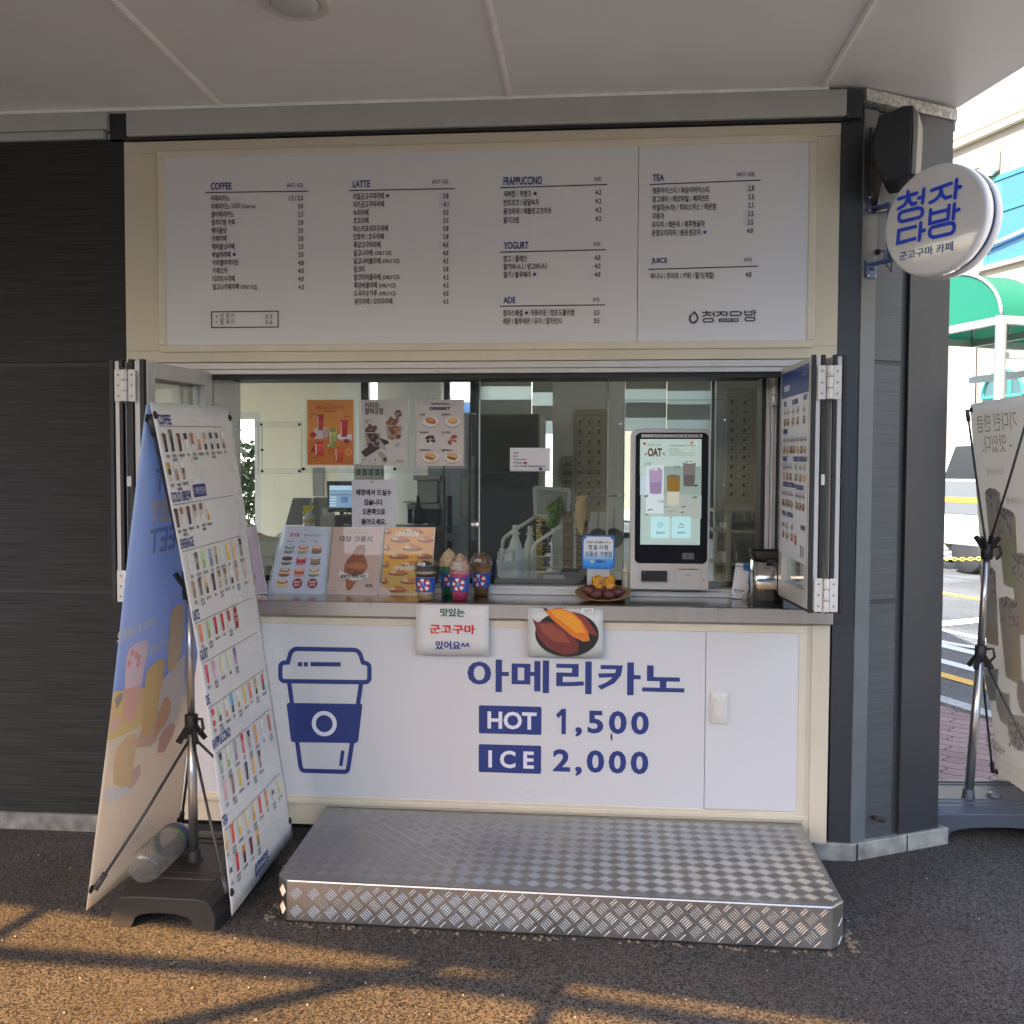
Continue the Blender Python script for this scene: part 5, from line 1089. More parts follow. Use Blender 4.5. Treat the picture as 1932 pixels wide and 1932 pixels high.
# four dessert drinks in clear cups
CLR = glassm('clear_cup', (.97, .97, .97), .02, 1.35, haze=.03); DOME = glassm('clear_dome', (.96, .96, .96), .02, 1.5, haze=.07)
SLV = mat('blue_sleeve', (.018, .085, .36), .5); LBL = mat('cup_label', (.68, .68, .68), .5)
GC = 'dessert drinks on the counter'
def cup(q, hcup, htop, layers, cream, label, name='dessert_cup', zbase=CZ, turn=0, sprinkle=None, sleeve=True, lab=('딸기크림',)):
    c = at(*q, z=zbase); x, y = c.x, c.y; t = thing(name, (x, y, zbase), label, 'cup', GC)
    r0, r1 = .0315, .0445; rr = lambda h: r0+(r1-r0)*h/hcup
    mb = MB(); mb.lathe([(0, .001), (r0, 0), (r1, hcup), (r1+.0035, hcup+.001), (r1+.0035, hcup+.004)], (x, y, zbase), n=36); bd = mb.build('cup_body', CLR, t)
    mb = MB(); n = len(layers); ms = []
    for i, (f0, f1, colr) in enumerate(layers):
        mb.mat = i; ms.append(mat('drink_'+colr.lstrip('#'), colr, .4, var=(90, .25))); mb.lathe([(rr(f0*hcup)-.0015, f0*hcup+.002), (rr(f1*hcup)-.0015, f1*hcup+.002)], (x, y, zbase), n=36)
    mb.mat = n-1; mb.lathe([(rr(layers[-1][1]*hcup)-.0015, layers[-1][1]*hcup+.002), (0, layers[-1][1]*hcup+.003)], (x, y, zbase), n=36)
    mb.build('drink', ms, t)
    R_ = r1+.004; mb = MB(); mb.lathe([(R_, hcup+.002), (R_+.002, hcup+.008), (R_-.001, hcup+.012)]+[(R_*math.cos(R(a_)), hcup+.012+(htop-.012)*math.sin(R(a_))) for a_ in range(0, 80, 12)]+[(.012, hcup+htop*.985)], (x, y, zbase), n=36); dm = mb.build('lid', DOME, t)
    mb = MB(); cols_ = [mat('cream_'+cream[0].lstrip('#'), cream[0], .5, var=(60, .2), bump=(70, .5, .004))]
    ch = htop*cream[1]; prof = [(r1-.003, hcup-.004)]
    for i in range(9): f = i/8; prof.append(((r1-.006)*(1-f**2.3)*(1+.06*math.sin(i*2.4))+.003, hcup+ch*f))
    mb.lathe(prof+[(0, hcup+ch+.002)], (x, y, zbase), n=28)
    mb.mat = 0
    if sprinkle:
        for ci, (sc_, num, sz, lo) in enumerate(sprinkle):
            cols_.append(mat('sprinkle_'+sc_.lstrip('#'), sc_, .35)); mb.mat = ci+1
            for _ in range(num):
                f = lo+(1-lo)*random.random()**1.2; a_ = random.uniform(0, 6.283); i = f*8; r_ = (r1-.006)*(1-f**2.3)+.0045
                s_ = sz*random.uniform(.6, 1.3); mb.sphere((x+r_*math.cos(a_), y+r_*math.sin(a_), zbase+hcup+ch*f+random.uniform(0, .002)), s_, 6, 4, (1, 1, .7))
    mb.build('topping', cols_, t)
    if sleeve:
        s0, s1 = .30*hcup, .80*hcup; e = .0018
        mb = MB(); mb.lathe([(rr(s0)+e, s0), (rr(s1)+e, s1), (rr(s1)+e-.0012, s1+.0004), (rr(s0)+e-.0012, s0)], (x, y, zbase), n=48, caps=False); sv = mb.build('sleeve', SLV, t)
        H = s1-s0
        class Cyl:
            def w(self, u, v, nn=0):
                r_ = rr(s0+v)+e+nn; a_ = R(-90-turn)+u/.040; return Vector((x+r_*math.cos(a_), y+r_*math.sin(a_), zbase+s0+v))
        A = Art(Cyl(), base=.0003); cv = H*.50
        for k_ in range(10): A.ring(0, cv, .0125, .0265, '#a3201c' if k_ % 2 else '#cfd0d2', 1, 4, 36*k_+10, 36*k_+46)
        A.ell(0, cv, .0125, .0125, '#0f3f9a', 1.4, 20); A.poly([(0, cv+.0105), (.004, cv+.004), (0, cv-.0005), (-.004, cv+.004)], '#d8dae0', 2); A.poly([(0, cv+.0075), (.002, cv+.004), (0, cv+.0015), (-.002, cv+.004)], '#0f3f9a', 2.5); A.text('청자다방', 0, cv-.0065, .0062, '#d8dae0', al='C', lift=2)
        A.ell(.022, cv+.022, .0055, .005, '#8c1d22', 2, 12); A.ell(.033, cv+.020, .003, .003, '#20141a', 2, 8); A.poly([(-.030, cv-.012), (-.023, cv-.012), (-.0255, cv-.021), (-.0275, cv-.021)], '#9a2a2a', 2); A.rect(-.0269, cv-.027, -.0261, cv-.021, '#d0d0d0', 2); A.rect(-.029, cv-.0275, -.024, cv-.0265, '#d0d0d0', 2)
        A.build('emblem', sv)
    if lab:
        for i, w_ in enumerate(lab):
            zz = hcup+htop*(.50-.28*i); rad = R_*1.0
            class Dm:
                def w(self, u, v, nn=0):
                    a_ = R(-90-turn-8)+u/rad; f = min(max((zz+v-hcup-.012)/(htop-.012), 0), .98); r_ = R_*math.sqrt(1-f*f)+.001+nn; return Vector((x+r_*math.cos(a_), y+r_*math.sin(a_), zbase+zz+v))
            A = Art(Dm(), base=.0004); hw = .0165+.008*i; 
            for q_ in range(6): A.rect(-hw+2*hw*q_/6, -.0055, -hw+2*hw*(q_+1)/6, .0055, '#c9c9c9', 1)
            A.text(w_, 0, -.003, .0085, '#222222', al='C', bold=.03, sx=.9 if i == 0 else .62); A.build('label', dm)
    return t
cup((803, 1132), .122, .066, [(0, .16, '#a88a66'), (.16, .3, '#c7b394'), (.3, .8, '#b8a68c'), (.8, .9, '#3a2a22'), (.9, 1, '#b9a892')], ('#2c2a2b', .62), 'cream and dark cookie drink in a blue sleeved cup beside the orange poster', turn=4, sprinkle=[('#15110f', 70, .0042, 0), ('#56504c', 40, .003, 0)], lab=('쿠앤크',))
cup((847, 1122), .125, .060, [(0, .55, '#2f7a5a'), (.55, 1, '#3d8a68')], ('#c9b48c', 1.32), 'green mint drink with chocolate laced cream behind the pink one', turn=-18, sprinkle=[('#2a1812', 90, .0026, .0)], lab=None)
cup((867.5, 1132), .125, .062, [(0, .6, '#c8456f'), (.6, .86, '#d0567c'), (.86, 1, '#c98a92')], ('#c9a58c', 1.14), 'pink strawberry drink with whipped cream and red syrup in front', turn=2, sprinkle=[('#8c1420', 60, .0030, .05), ('#c93a45', 20, .003, 0)], lab=('딸기크림', '딸기와 생크림이 듬뿍'))
cup((908, 1123), .125, .064, [(0, .5, '#8a5f38'), (.5, 1, '#946a42')], ('#7a5030', .86), 'brown caramel coffee drink with nut topping under a clear dome', turn=6, sprinkle=[('#5a3018', 90, .0034, 0), ('#b98a4a', 60, .0028, 0), ('#c9a878', 30, .0022, 0)], lab=('돌체라떼',))

# blue voucher sign
t = thing('voucher_sign', tuple(at(1128, 1096, y=.26)), 'blue and white voucher sign standing behind the plate of sweet potatoes', 'counter sign')
YS = .262; a, b = at(1098, 1073, y=YS), at(1160, 1010, y=YS); F = Frame((a.x, YS, a.z), (1, 0, 0), (0, 0, 1)); W, H = b.x-a.x, b.z-a.z
def rr_pts(x0, z0, x1, z1, r, y): return [(cx+r*math.cos(R(a0+k_*18)), y, cz+r*math.sin(R(a0+k_*18))) for cx, cz, a0 in ((x1-r, z1-r, 0), (x0+r, z1-r, 90), (x0+r, z0+r, 180), (x1-r, z0+r, 270)) for k_ in range(6)]
mb = MB(); mb.prism(rr_pts(a.x, a.z, b.x, b.z, .017, YS), (0, .005, 0)); pl_ = mb.build('plate', mat('sign_blue_plastic', (.02, .17, .52), .3), t)
A = Art(F, base=.0006, rough=.3)
st_ = ['#cfd3d6', '#c6ced6', '#b2c6d8', '#8fb4d8', '#5c9ad2', '#3a83c8', '#2f78c2']
m_ = .0065
for i in range(14):
    f0, f1 = i/14, (i+1)/14; colr = st_[min(6, int(max(0, (f1-.40))*11))]; z1_, z0_ = H-m_-(H-2*m_)*f0, H-m_-(H-2*m_)*f1; ins = .011*max(0, 1-min(f0, 1-f1)*9)**2; A.rect(m_+ins, z0_, W-m_-ins, z1_, colr, 1)
A.text('현명한 선택 알뜰한 소비', W*.47, H*.765, .0095, '#2a2a2a', al='C', bold=.03); A.ell(W*.86, H*.775, .005, .004, '#d9a92a', 2, 8); A.ell(W*.92, H*.80, .0022, .0022, '#d9a92a', 2, 8)
A.fit('정읍사랑', W*.18, H*.565, W*.81, H*.715, '#16161a', bold=.02, space=1.25); A.fit('상품권 가맹점', W*.09, H*.365, W*.91, H*.52, '#16161a', bold=.016)
A.ell(W*.31, H*.22, .0075, .0062, '#d3c9a0', 2, 14); A.ell(W*.31, H*.23, .0045, .0038, '#d8b04a', 3, 10); A.text('정읍시', W*.56, H*.19, .014, '#14233c', al='C', bold=.03)
A.build('print', pl_)
mb = MB(); mb.box(a.x+.022, b.x-.022, YS+.0055, YS+.009, CZ, a.z+.05); mb.box(a.x+.022, b.x-.022, YS-.02, YS+.009, CZ+.03, CZ+.034); mb.build('stand', mat('stand_grey', (.5, .5, .5), .35), t)

# plate with two opened sweet potatoes
pc = at(1137.5, 1113, y=.16); pz_ = CZ+.012
tp = thing('wooden_plate', (pc.x, .165, CZ), 'round wooden plate tilted against the sill with roasted sweet potatoes', 'plate')
TL = Matrix.Translation((pc.x, .165, CZ+.012)) @ Matrix.Rotation(R(10), 4, 'X')
mb = MB(); mb.M = TL; mb.lathe([(0, .0), (.085, .0), (.108, .010), (.117, .017), (.1185, .0195), (.115, .020), (.105, .013), (.085, .0055), (0, .0055)], n=56)
WOOD = mat('pale_wood', (.34, .19, .085), .5, streak=((3, 70, 3), .25)); mb.build('dish', WOOD, tp)
SKIN = mat('potato_skin', (.10, .030, .026), .5, var=(35, .5), bump=(40, .8, .006)); FLESH = mat('potato_flesh', (.66, .31, .03), .55, var=(45, .35), bump=(55, .9, .006))
def rough_up(mb, k):
    c = sum((Vector(v) for v in mb.v), Vector())/len(mb.v)
    for i, v in enumerate(mb.v):
        d = (v-c); n_ = math.sin(v.x*430+v.z*310)*math.sin(v.y*520+v.z*270)+.7*math.sin(v.z*900+v.x*700)*math.sin(v.y*830); mb.v[i] = v+d.normalized()*k*.55*n_
def potato(cx, cy_, rot, ln, tilt, label, grp='roasted sweet potatoes on the plate'):
    t = thing('sweet_potato', (cx, cy_, CZ+.03), label, 'sweet potato', grp); M = Matrix.Translation((cx, cy_, CZ+.034)) @ Matrix.Rotation(R(rot), 4, 'Z') @ Matrix.Rotation(R(tilt), 4, 'Y')
    mb = MB(); mb.M = M; n = 20; pts = []; rs = []
    for i in range(n+1): f = i/n; pts.append((ln*(f-.5), .004*math.sin(f*7), .003*math.cos(f*5))); rs.append(.002+.027*math.sin(math.pi*f)**.7*(1+.1*math.sin(9*f)))
    mb.tube(pts, rs, 18); rough_up(mb, .007); mb.build('skin', SKIN, t)
    mb = MB(); mb.M = M; pts = []; rs = []
    for i in range(15): f = i/14; pts.append((.004*math.sin(f*9), .003*math.cos(f*8), .004+.064*f)); rs.append(.021+.004*math.sin(f*11) if f < .7 else .021*(1-((f-.7)/.3)**1.5)+.003)
    mb.tube(pts, rs, 22); rough_up(mb, .009); mb.build('flesh', FLESH, t)
potato(pc.x-.028, .15, 12, .125, 6, 'split roasted sweet potato with ragged orange flesh on plate, under the sign stand')
potato(pc.x+.030, .150, -24, .13, -4, 'split roasted sweet potato with taller orange flesh on plate, beside the order terminal')
mb = MB(); mb.M = Matrix.Translation((pc.x-.025, .10, CZ+.03)); mb.sphere((0, 0, 0), .026, 18, 12, (1.05, .9, .85)); rough_up(mb, .006); mb.M = Matrix.Translation((pc.x+.022, .095, CZ+.027)); 
o = mb.build('sweet_potato', SKIN, label='dark purple potato end at the front of the plate, below the ragged orange flesh', cat='sweet potato', group='roasted sweet potatoes on the plate')
mb = MB(); mb.sphere((pc.x+.024, .095, CZ+.028), .025, 18, 12, (.95, .9, .88)); rough_up(mb, .006); mb.build('sweet_potato', SKIN, label='dark purple end piece at the front of the plate, below the taller orange flesh', cat='sweet potato', group='roasted sweet potatoes on the plate')

# ordering terminal
KY = .205
tk = thing('order_terminal', tuple(at(1265, 1112, y=KY+.05)), 'white self order terminal with a large lit touch screen', 'order terminal')
ZK = zo(1780, 1080, 2.76)
F = Frame((0, KY, 0), (1, 0, 0), (0, 0, 1))
a, b = F.p(*ZK(165, 1772)), F.p(*ZK(820, 478)); WHK = mat('terminal_white', (.56, .53, .50), .3)
def rp(x0, z0, x1, z1, rt, rb, y):
    o = []
    for cx, cz, a0, r in ((x1-rt, z1-rt, 0, rt), (x0+rt, z1-rt, 90, rt), (x0+rb, z0+rb, 180, rb), (x1-rb, z0+rb, 270, rb)):
        for k_ in range(7): o.append((cx+r*math.cos(R(a0+k_*15)), y, cz+r*math.sin(R(a0+k_*15))))
    return o
mb = MB(); mb.prism(rp(a[0], a[1], b[0], b[1], .028, .004, KY), (0, .06, 0)); mb.build('housing', WHK, tk, .005)
c, d = F.p(*ZK(205, 1560)), F.p(*ZK(802, 508)); mb = MB(); mb.prism(rp(c[0], c[1], d[0], d[1], .022, .022, KY-.002), (0, .004, 0)); mb.build('bezel', mat('black_glass', (.008, .009, .011), .08, spec=.5), tk)
FK = Frame((0, KY-.0028, 0), (1, 0, 0), (0, 0, 1)); s0, s1 = FK.p(*ZK(250, 1410)), FK.p(*ZK(742, 560)); W, H = s1[0]-s0[0], s1[1]-s0[1]
mb = MB(); mb.quad(*[(x, KY-.0027, z) for x, z in ((s0[0], s0[1]), (s1[0], s0[1]), (s1[0], s1[1]), (s0[0], s1[1]))])
EM = .085
scr = mb.build('screen', mat('lit_screen', '#a9bdb6', .12, emit=EM), tk)
A = Art(FK, base=.0002, rough=.15, emit=EM); U = lambda x, y: FK.p(*ZK(x, y))
def K(q0, q1): p, q = U(*q0), U(*q1); return p[0], q[1], q[0], p[1]
A.rect(*K((250, 560), (742, 850)), '#b5c9c0', 1); A.rect(*K((300, 770), (438, 1160)), '#c9d6d8', 1.2); A.rect(*K((438, 780), (742, 1010)), '#8fa39a', 1.1); A.rect(*K((438, 1010), (742, 1200)), '#a6b0a8', 1.1); A.rect(*K((250, 850), (300, 1010)), '#b9cbd3', 1.1)
A.fit('OAT', *K((312, 632), (425, 702)), '#5b3d24', bold=.05); A.fit('EVERY DAY', *K((312, 598), (425, 618)), '#7a7a66', lift=2); u, v = U(284, 597); A.ell(u, v, .0065, .0065, '#b0472e', 2, 14); u, v = U(664, 590); A.ell(u, v, .0065, .0065, '#c0532e', 2, 14); A.text('한국어', u, v-.002, .0045, '#e8e0d8', al='C', lift=3); u, v = U(703, 590); A.ell(u, v, .0065, .0065, '#bfe2ec', 2, 14); A.text('ENG', u, v-.002, .0045, '#3a5a66', al='C', lift=3)
for s_ in (-1, 1): u, v = U(368+s_*72, 680); A.ell(u, v, .009, .003, '#7a5a34', 2, 10, rot=-40*s_)
A.fit('CHEONGJA DABANG | OATSIDE', *K((482, 608), (692, 620)), '#30403a', bold=.02)
for i, w_ in enumerate((75, 118, 205, 205)):
    A.fit(('100% 식물성', '콜레스테롤 & 유당 무첨가', '고소하고 깊은 풍미를 오롯이 담은 귀리음료', '오트밀크로 부담없이 즐기는 건강한 음료')[i], *K((482, 634+17*i), (482+w_, 645+17*i)), '#4a5c54')
def cupk(x0, x1, y0, y1, c1, c2, tp_):
    p, q = U((x0+x1)/2, y1), U(x1, y0); hw = q[0]-p[0]; h = q[1]-p[1]; A.poly([(p[0]-hw*.86, p[1]), (p[0]+hw*.86, p[1]), (p[0]+hw*.93, p[1]+h*.45), (p[0]-hw*.93, p[1]+h*.45)], c2, 2); A.poly([(p[0]-hw*.93, p[1]+h*.45), (p[0]+hw*.93, p[1]+h*.45), (p[0]+hw, p[1]+h), (p[0]-hw, p[1]+h)], c1, 2); A.ell(p[0], p[1]+h, hw, hw*.25, tp_, 3, 16); A.ell(p[0], p[1], hw*.86, hw*.16, c2, 2.2, 14)
    for q_ in range(5): A.ell(p[0]+random.uniform(-.6, .6)*hw, p[1]+h+random.uniform(-.1, .12)*hw, hw*.14, hw*.09, '#6a625e', 4, 6)
cupk(318, 430, 800, 995, '#a592b0', '#94809f', '#cfc9cf'); cupk(460, 572, 860, 1085, '#8a6a30', '#c3c3b0', '#7a6a50'); cupk(590, 698, 745, 935, '#77706c', '#5f5a58', '#c3cbc8')
for (x_, y_, rw, rh, cc) in ((300, 1020, 40, 20, '#5a4a60'), (330, 1130, 70, 16, '#8a7458'), (300, 1170, 45, 12, '#5d4a38'), (690, 1030, 60, 24, '#7f7868'), (700, 935, 40, 22, '#3f3d3c'), (600, 1105, 50, 14, '#6a5f40'), (590, 1150, 30, 16, '#6f5a38'), (455, 1108, 28, 8, '#3c3a36')): u, v = U(x_, y_); k_ = .00019; A.ell(u, v, rw*k_*1.05, rh*k_*1.05, cc, 2.5, 12, rot=12)
for t_, q0, q1 in (('오트 초코라떼', (285, 748), (336, 778)), ('오트 미숫가루', (520, 772), (572, 800)), ('오트 카페라떼', (392, 1050), (440, 1078)), ('100% 귀리로 만든', (465, 1136), (535, 1146))): A.fit(t_, *K(q0, q1), '#2c3430', lift=4)
for x0_, x1_ in ((336, 488), (505, 656)): A.rrect(*K((x0_, 1184), (x1_, 1358)), .007, '#b4dfe2', 3)
u, v = U(412, 1252); A.ring(u, v, .0095, .0108, '#37474b', 4, 24); A.rect(u-.003, v-.005, u-.002, v+.005, '#37474b', 4); A.rect(u+.002, v-.005, u+.0035, v+.005, '#37474b', 4); A.fit('먹고가기', *K((380, 1305), (446, 1326)), '#26343a', lift=4, bold=.03)
u, v = U(580, 1262); A.line([(u-.010, v-.006), (u+.010, v-.006), (u+.010, v+.002), (u+.006, v+.008), (u-.006, v+.008), (u-.010, v+.002)], .0014, '#37474b', 4, closed=True); A.ring(u, v+.010, .003, .0042, '#37474b', 4, 12); A.fit('Take Out', u-.007, v-.003, u+.007, v, '#37474b', lift=4); A.fit('포장하기', *K((548, 1305), (616, 1326)), '#5d777c', lift=4, bold=.03)
A.build('display', scr)
A = Art(FK, base=.0005); A.rect(*K((260, 522), (750, 546)), '#b9b4b4', 1); A.fit('키오스크 어려우시거나 현금 고객님은 직원 불러주세요♥', *K((266, 526), (738, 543)), '#1a1a1c', bold=.03); A.build('notice_strip', tk)
A = Art(FK, base=.0005); A.rect(*K((588, 1478), (684, 1530)), '#4a4f52', 1); u, v = U(632, 1504); A.ell(u, v, .004, .004, '#141618', 2, 12); A.build('camera_window', tk)
p, q = F.p(*ZK(258, 1712)), F.p(*ZK(466, 1622)); mb = MB(); mb.prism([(p[0], KY-.001, p[1]), (q[0], KY-.001, p[1]), (q[0], KY-.001, q[1]), (p[0], KY-.001, q[1])], (0, -.012, 0)); rd_ = mb.build('card_reader', mat('reader_black', (.012, .012, .013), .22), tk, .003)
mb = MB(); mb.box(p[0], q[0], KY-.0145, KY-.012, p[1]+.001, p[1]+.003); mb.sphere((p[0]+.012, KY-.0135, q[1]-.008), .0016, 6, 4); mb.build('reader_trim', mat('trim_silver', (.6, .6, .6), .3, metal=.8), rd_)
A = Art(F, base=.0006); A.line([U(530, 1775), U(530, 1608), U(740, 1610), U(740, 1770)], .0009, '#6a6662', 1, cap=False); A.rect(*K((560, 1606), (714, 1615)), '#101012', 2); A.fit('RECEIPT', *K((612, 1650), (658, 1662)), '#3a3836'); A.line([U(742, 1622), U(782, 1622), U(782, 1684), U(742, 1684)], .0009, '#6a6662', 1, cap=False); u, v = U(760, 1702); A.ring(u, v, .0022, .0042, '#55524e', 2, 14); A.build('receipt_door', tk)
# clear acrylic shield behind the terminal
ts_ = thing('acrylic_shield', tuple(at(1265, 1108, y=.315)), 'clear acrylic shield with metal clamps around the order terminal', 'shield')
p, q = at(*ZK(110, 1770), y=.30), at(*ZK(925, 245), y=.30); mb = MB(); mb.box(p.x, q.x, .300, .303, 1.052, q.z); mb.build('sheet', GLS2, ts_)
mb = MB(); mb.box(p.x-.002, p.x, .299, .304, 1.052, q.z); mb.box(q.x, q.x+.002, .299, .304, 1.052, q.z); mb.box(p.x, q.x, .299, .304, q.z, q.z+.002); mb.build('sheet_edge', mat('dark_edge', (.03, .03, .03), .3), ts_)
for x_, y_ in ((90, 438), (85, 1015), (935, 405), (928, 930)):
    c = at(*ZK(x_, y_), y=.299); mb = MB(); mb.box(c.x-.006, c.x+.006, .292, .308, c.z-.005, c.z+.005); mb.build('clip', mat('clip_steel', (.5, .48, .45), .3, metal=.9), ts_, .001)

# payment card stand, steel caddy, sauce bottle
t = thing('card_stand', tuple(at(1392, 1130, z=CZ)), 'leaning white and blue payment card beside the steel container', 'card')
yb = at(1392, 1130, z=CZ).y; Sx = Sheet(at(1378.5, 1127, y=yb), at(1408, 1131, y=yb), at(1389, 1062, y=yb+.03), at(1420, 1064, y=yb+.03), wave=0)
mb = MB(); mb.prism([Sx.w(0, 0), Sx.w(Sx.W, 0), Sx.w(Sx.W, Sx.H), Sx.w(0, Sx.H)], Sx.N*-.002); cdo = mb.build('card', pm('#b9bcbe', .3), t)
A = Art(Sx, base=.0004); W, H = Sx.W, Sx.H; A.poly([(W*.45, H), (W, H), (W, H*.45), (W*.92, H*.4), (W*.88, H*.78), (W*.5, H*.8)], '#2f6fae', 1); A.poly([(W, 0), (W, H*.26), (W*.55, 0)], '#8c8f92', 1); A.rect(0, H*.02, W*.1, H*.1, '#3f8a92', 2); A.text('찾아가는 정읍사랑상품권', W*.5, H*.885, .0078, '#16283c', al='C', sx=.75, bold=.03); A.rect(W*.16, H*.30, W*.80, H*.78, '#c9cacb', 2); A.text('정읍사랑상품권', W*.45, H*.2, .0085, '#26282c', al='C', sx=.85, bold=.03); A.text('모바일 결제', W*.42, H*.13, .0085, '#26282c', al='C', sx=.8); A.text('정읍시', W*.4, H*.05, .007, '#26282c', al='C')
A.build('print', cdo)
cb_ = at(1452, 1143, z=CZ); xa, xb = at(1422, 1100, y=cb_.y).x, at(1482, 1100, y=cb_.y).x; zt_ = at(1450, 1056, y=cb_.y).z; zl = at(1450, 1040, y=cb_.y).z
t = thing('steel_caddy', tuple(cb_), 'small steel counter bin with flared black lid and strap', 'counter bin'); cx_ = (xa+xb)/2; rw = (xb-xa)/2*.985; cyc = cb_.y+rw
mb = MB(); mb.lathe([(rw, .006), (rw, zt_-CZ)], (cx_, cyc, CZ), n=48, sq=5); mb.build('body', mat('polished_steel', (.55, .54, .52), .12, metal=1), t)
mb = MB(); mb.lathe([(rw*.99, 0), (rw*1.0, .006)], (cx_, cyc, CZ), n=48, sq=5); mb.lathe([(rw*1.03, zt_-CZ-.004), (rw*1.05, zt_-CZ+.012), (rw*1.13, zl-CZ-.004), (rw*1.13, zl-CZ), (rw*.95, zl-CZ-.002), (rw*.9, zt_-CZ)], (cx_, cyc, CZ), n=48, sq=5)
mb.box(cx_-.012, cx_+.010, cyc-rw*1.06, cyc-rw*.99, zt_-.016, zt_); mb.build('lid', mat('bin_black', (.012, .012, .013), .4), t)
mb = MB(); a, b = at(*(lambda X_, Y_: ((2130+X_/5.52)*k, (1500+Y_/5.52)*k))(700, 745), y=cyc-rw*1.05), at(*(lambda X_, Y_: ((2130+X_/5.52)*k, (1500+Y_/5.52)*k))(958, 980), y=cyc-rw*1.05); mb.bar(a, b, .006, .013, up=(0, -1, .3)); mb.build('strap', mat('bin_black', (.012, .012, .013), .4), t)
sb = at(1181, 1100, y=.24); t = thing('sauce_bottle', (sb.x, .24, CZ), 'cream squeeze bottle beside the order terminal', 'bottle'); h_ = at(1181, 1057, y=.24).z-CZ
mb = MB(); mb.lathe([(.0, 0), (.017, 0), (.018, .004), (.018, h_*.6), (.0165, h_*.66)], (sb.x, .24, CZ), n=20); mb.build('body', mat('sauce_body', (.42, .40, .33), .4), t)
mb = MB(); mb.lathe([(.017, h_*.66), (.017, h_*.76), (.006, h_*.80), (.002, h_), (0, h_)], (sb.x, .24, CZ), n=20); mb.build('nozzle', mat('sauce_cap', (.60, .55, .38), .4), t)

# ================================================================== POSTERS ON THE SERVING GLASS
GP = 'posters on the acrylic ledge'
def glass_poster(q0, q1, label, bg, draw, group=GP, y=.317, name='poster'):
    a, b = at(q0[0], q1[1], y=y), at(q1[0], q0[1], y=y); W, H = b.x-a.x, b.z-a.z
    t = thing(name, ((a.x+b.x)/2, y, a.z), label, 'poster', group)
    mb = MB(); mb.box(a.x, b.x, y, y+.001, a.z, b.z); sh = mb.build('sheet', pm(bg, .35), t)
    if group == GP:
        mb = MB(); mb.box(a.x-.006, b.x+.006, y-.004, y-.002, a.z-.006, b.z+.006); mb.build('cover', ACR, t)
        mb = MB()
        for xx in (a.x-.007, b.x+.0055): mb.box(xx, xx+.0015, y-.005, y+.002, a.z-.006, b.z+.006)
        mb.box(a.x-.006, b.x+.006, y-.005, y+.002, a.z-.0075, a.z-.006); mb.build('cover_edge', mat('acrylic_edge', (.62, .66, .66), .15, spec=.8), t)
    F = Frame((a.x, y-.0004, a.z), (1, 0, 0), (0, 0, 1)); A = Art(F, base=.0004); draw(A, W, H); A.build('picture', sh)
def d_juice(A, W, H):
    A.poly([(0, 0), (W, 0), (W, H*.42), (W*.55, H*.5), (0, H*.38)], '#b0641f', 1); A.text('CHEONGJA', W*.5, H*.925, .007, '#6a2c10', al='C'); A.fit('FRESH', W*.20, H*.85, W*.48, H*.905, '#b8401c', bold=.02); A.fit('JUICE', W*.52, H*.85, W*.80, H*.905, '#b8401c', bold=.03); A.text('VITAMIN DELIGHT', W*.5, H*.81, .0075, '#6a2c10', al='C', bold=.03)
    A.rect(W*.15, H*.40, W*.34, H*.55, '#b7a9a6', 2); A.poly([(W*.34, H*.40), (W*.46, H*.43), (W*.46, H*.56), (W*.34, H*.55)], '#a08a88', 2); A.poly([(W*.15, H*.55), (W*.26, H*.575), (W*.46, H*.56), (W*.34, H*.55)], '#c9bdb8', 2)
    A.glass(W*.29, H*.54, W*.15, H*.22, ['#9a2a20', '#a8332a', '#a02a20'], 3, top='#8c2018'); A.rect(W*.66, H*.40, W*.96, H*.47, '#c4bcbc', 2); A.rect(W*.7, H*.375, W*.98, H*.41, '#a8a09f', 1.9)
    A.glass(W*.80, H*.44, W*.17, H*.24, ['#8c1218', '#9c1a1e', '#a3222a'], 3, top='#b0303a'); A.glass(W*.56, H*.28, W*.17, H*.24, ['#7a7a3a', '#8c8f4c', '#9aa060'], 3, top='#a8b070', garnish='#6a8038'); A.ell(W*.13, H*.46, W*.07, W*.06, '#9a2620', 3, 14); A.ell(W*.85, H*.365, W*.06, W*.05, '#7a1418', 3, 12); A.ell(W*.46, H*.30, W*.045, W*.045, '#6a7a30', 3, 12); A.ell(W*.46, H*.30, W*.022, W*.022, '#c4c28c', 4, 10)
    A.poly([(W*.07, H*.2), (W*.16, H*.33), (W*.18, H*.19)], '#8c2018', 3); A.glass(W*.27, H*.14, W*.23, H*.2, ['#b03428', '#b8443a', '#c05548'], 3, top='#a82c24'); A.glass(W*.70, H*.05, W*.21, H*.21, ['#a83a18', '#b04a20', '#bc5a28'], 3, top='#b04a20'); A.ell(W*.89, H*.195, W*.075, W*.065, '#c06a28', 3, 18); A.ring(W*.89, H*.195, W*.058, W*.07, '#d8b48a', 4, 18)
    for u, v in ((.07, .77), (.80, .73), (.09, .10), (.44, .215)): A.text('수박주스', W*u, H*v, .008, '#5a2a12', bold=.02, lift=4); A.text('4.0', W*u, H*v-.010, .007, '#5a2a12', lift=4)
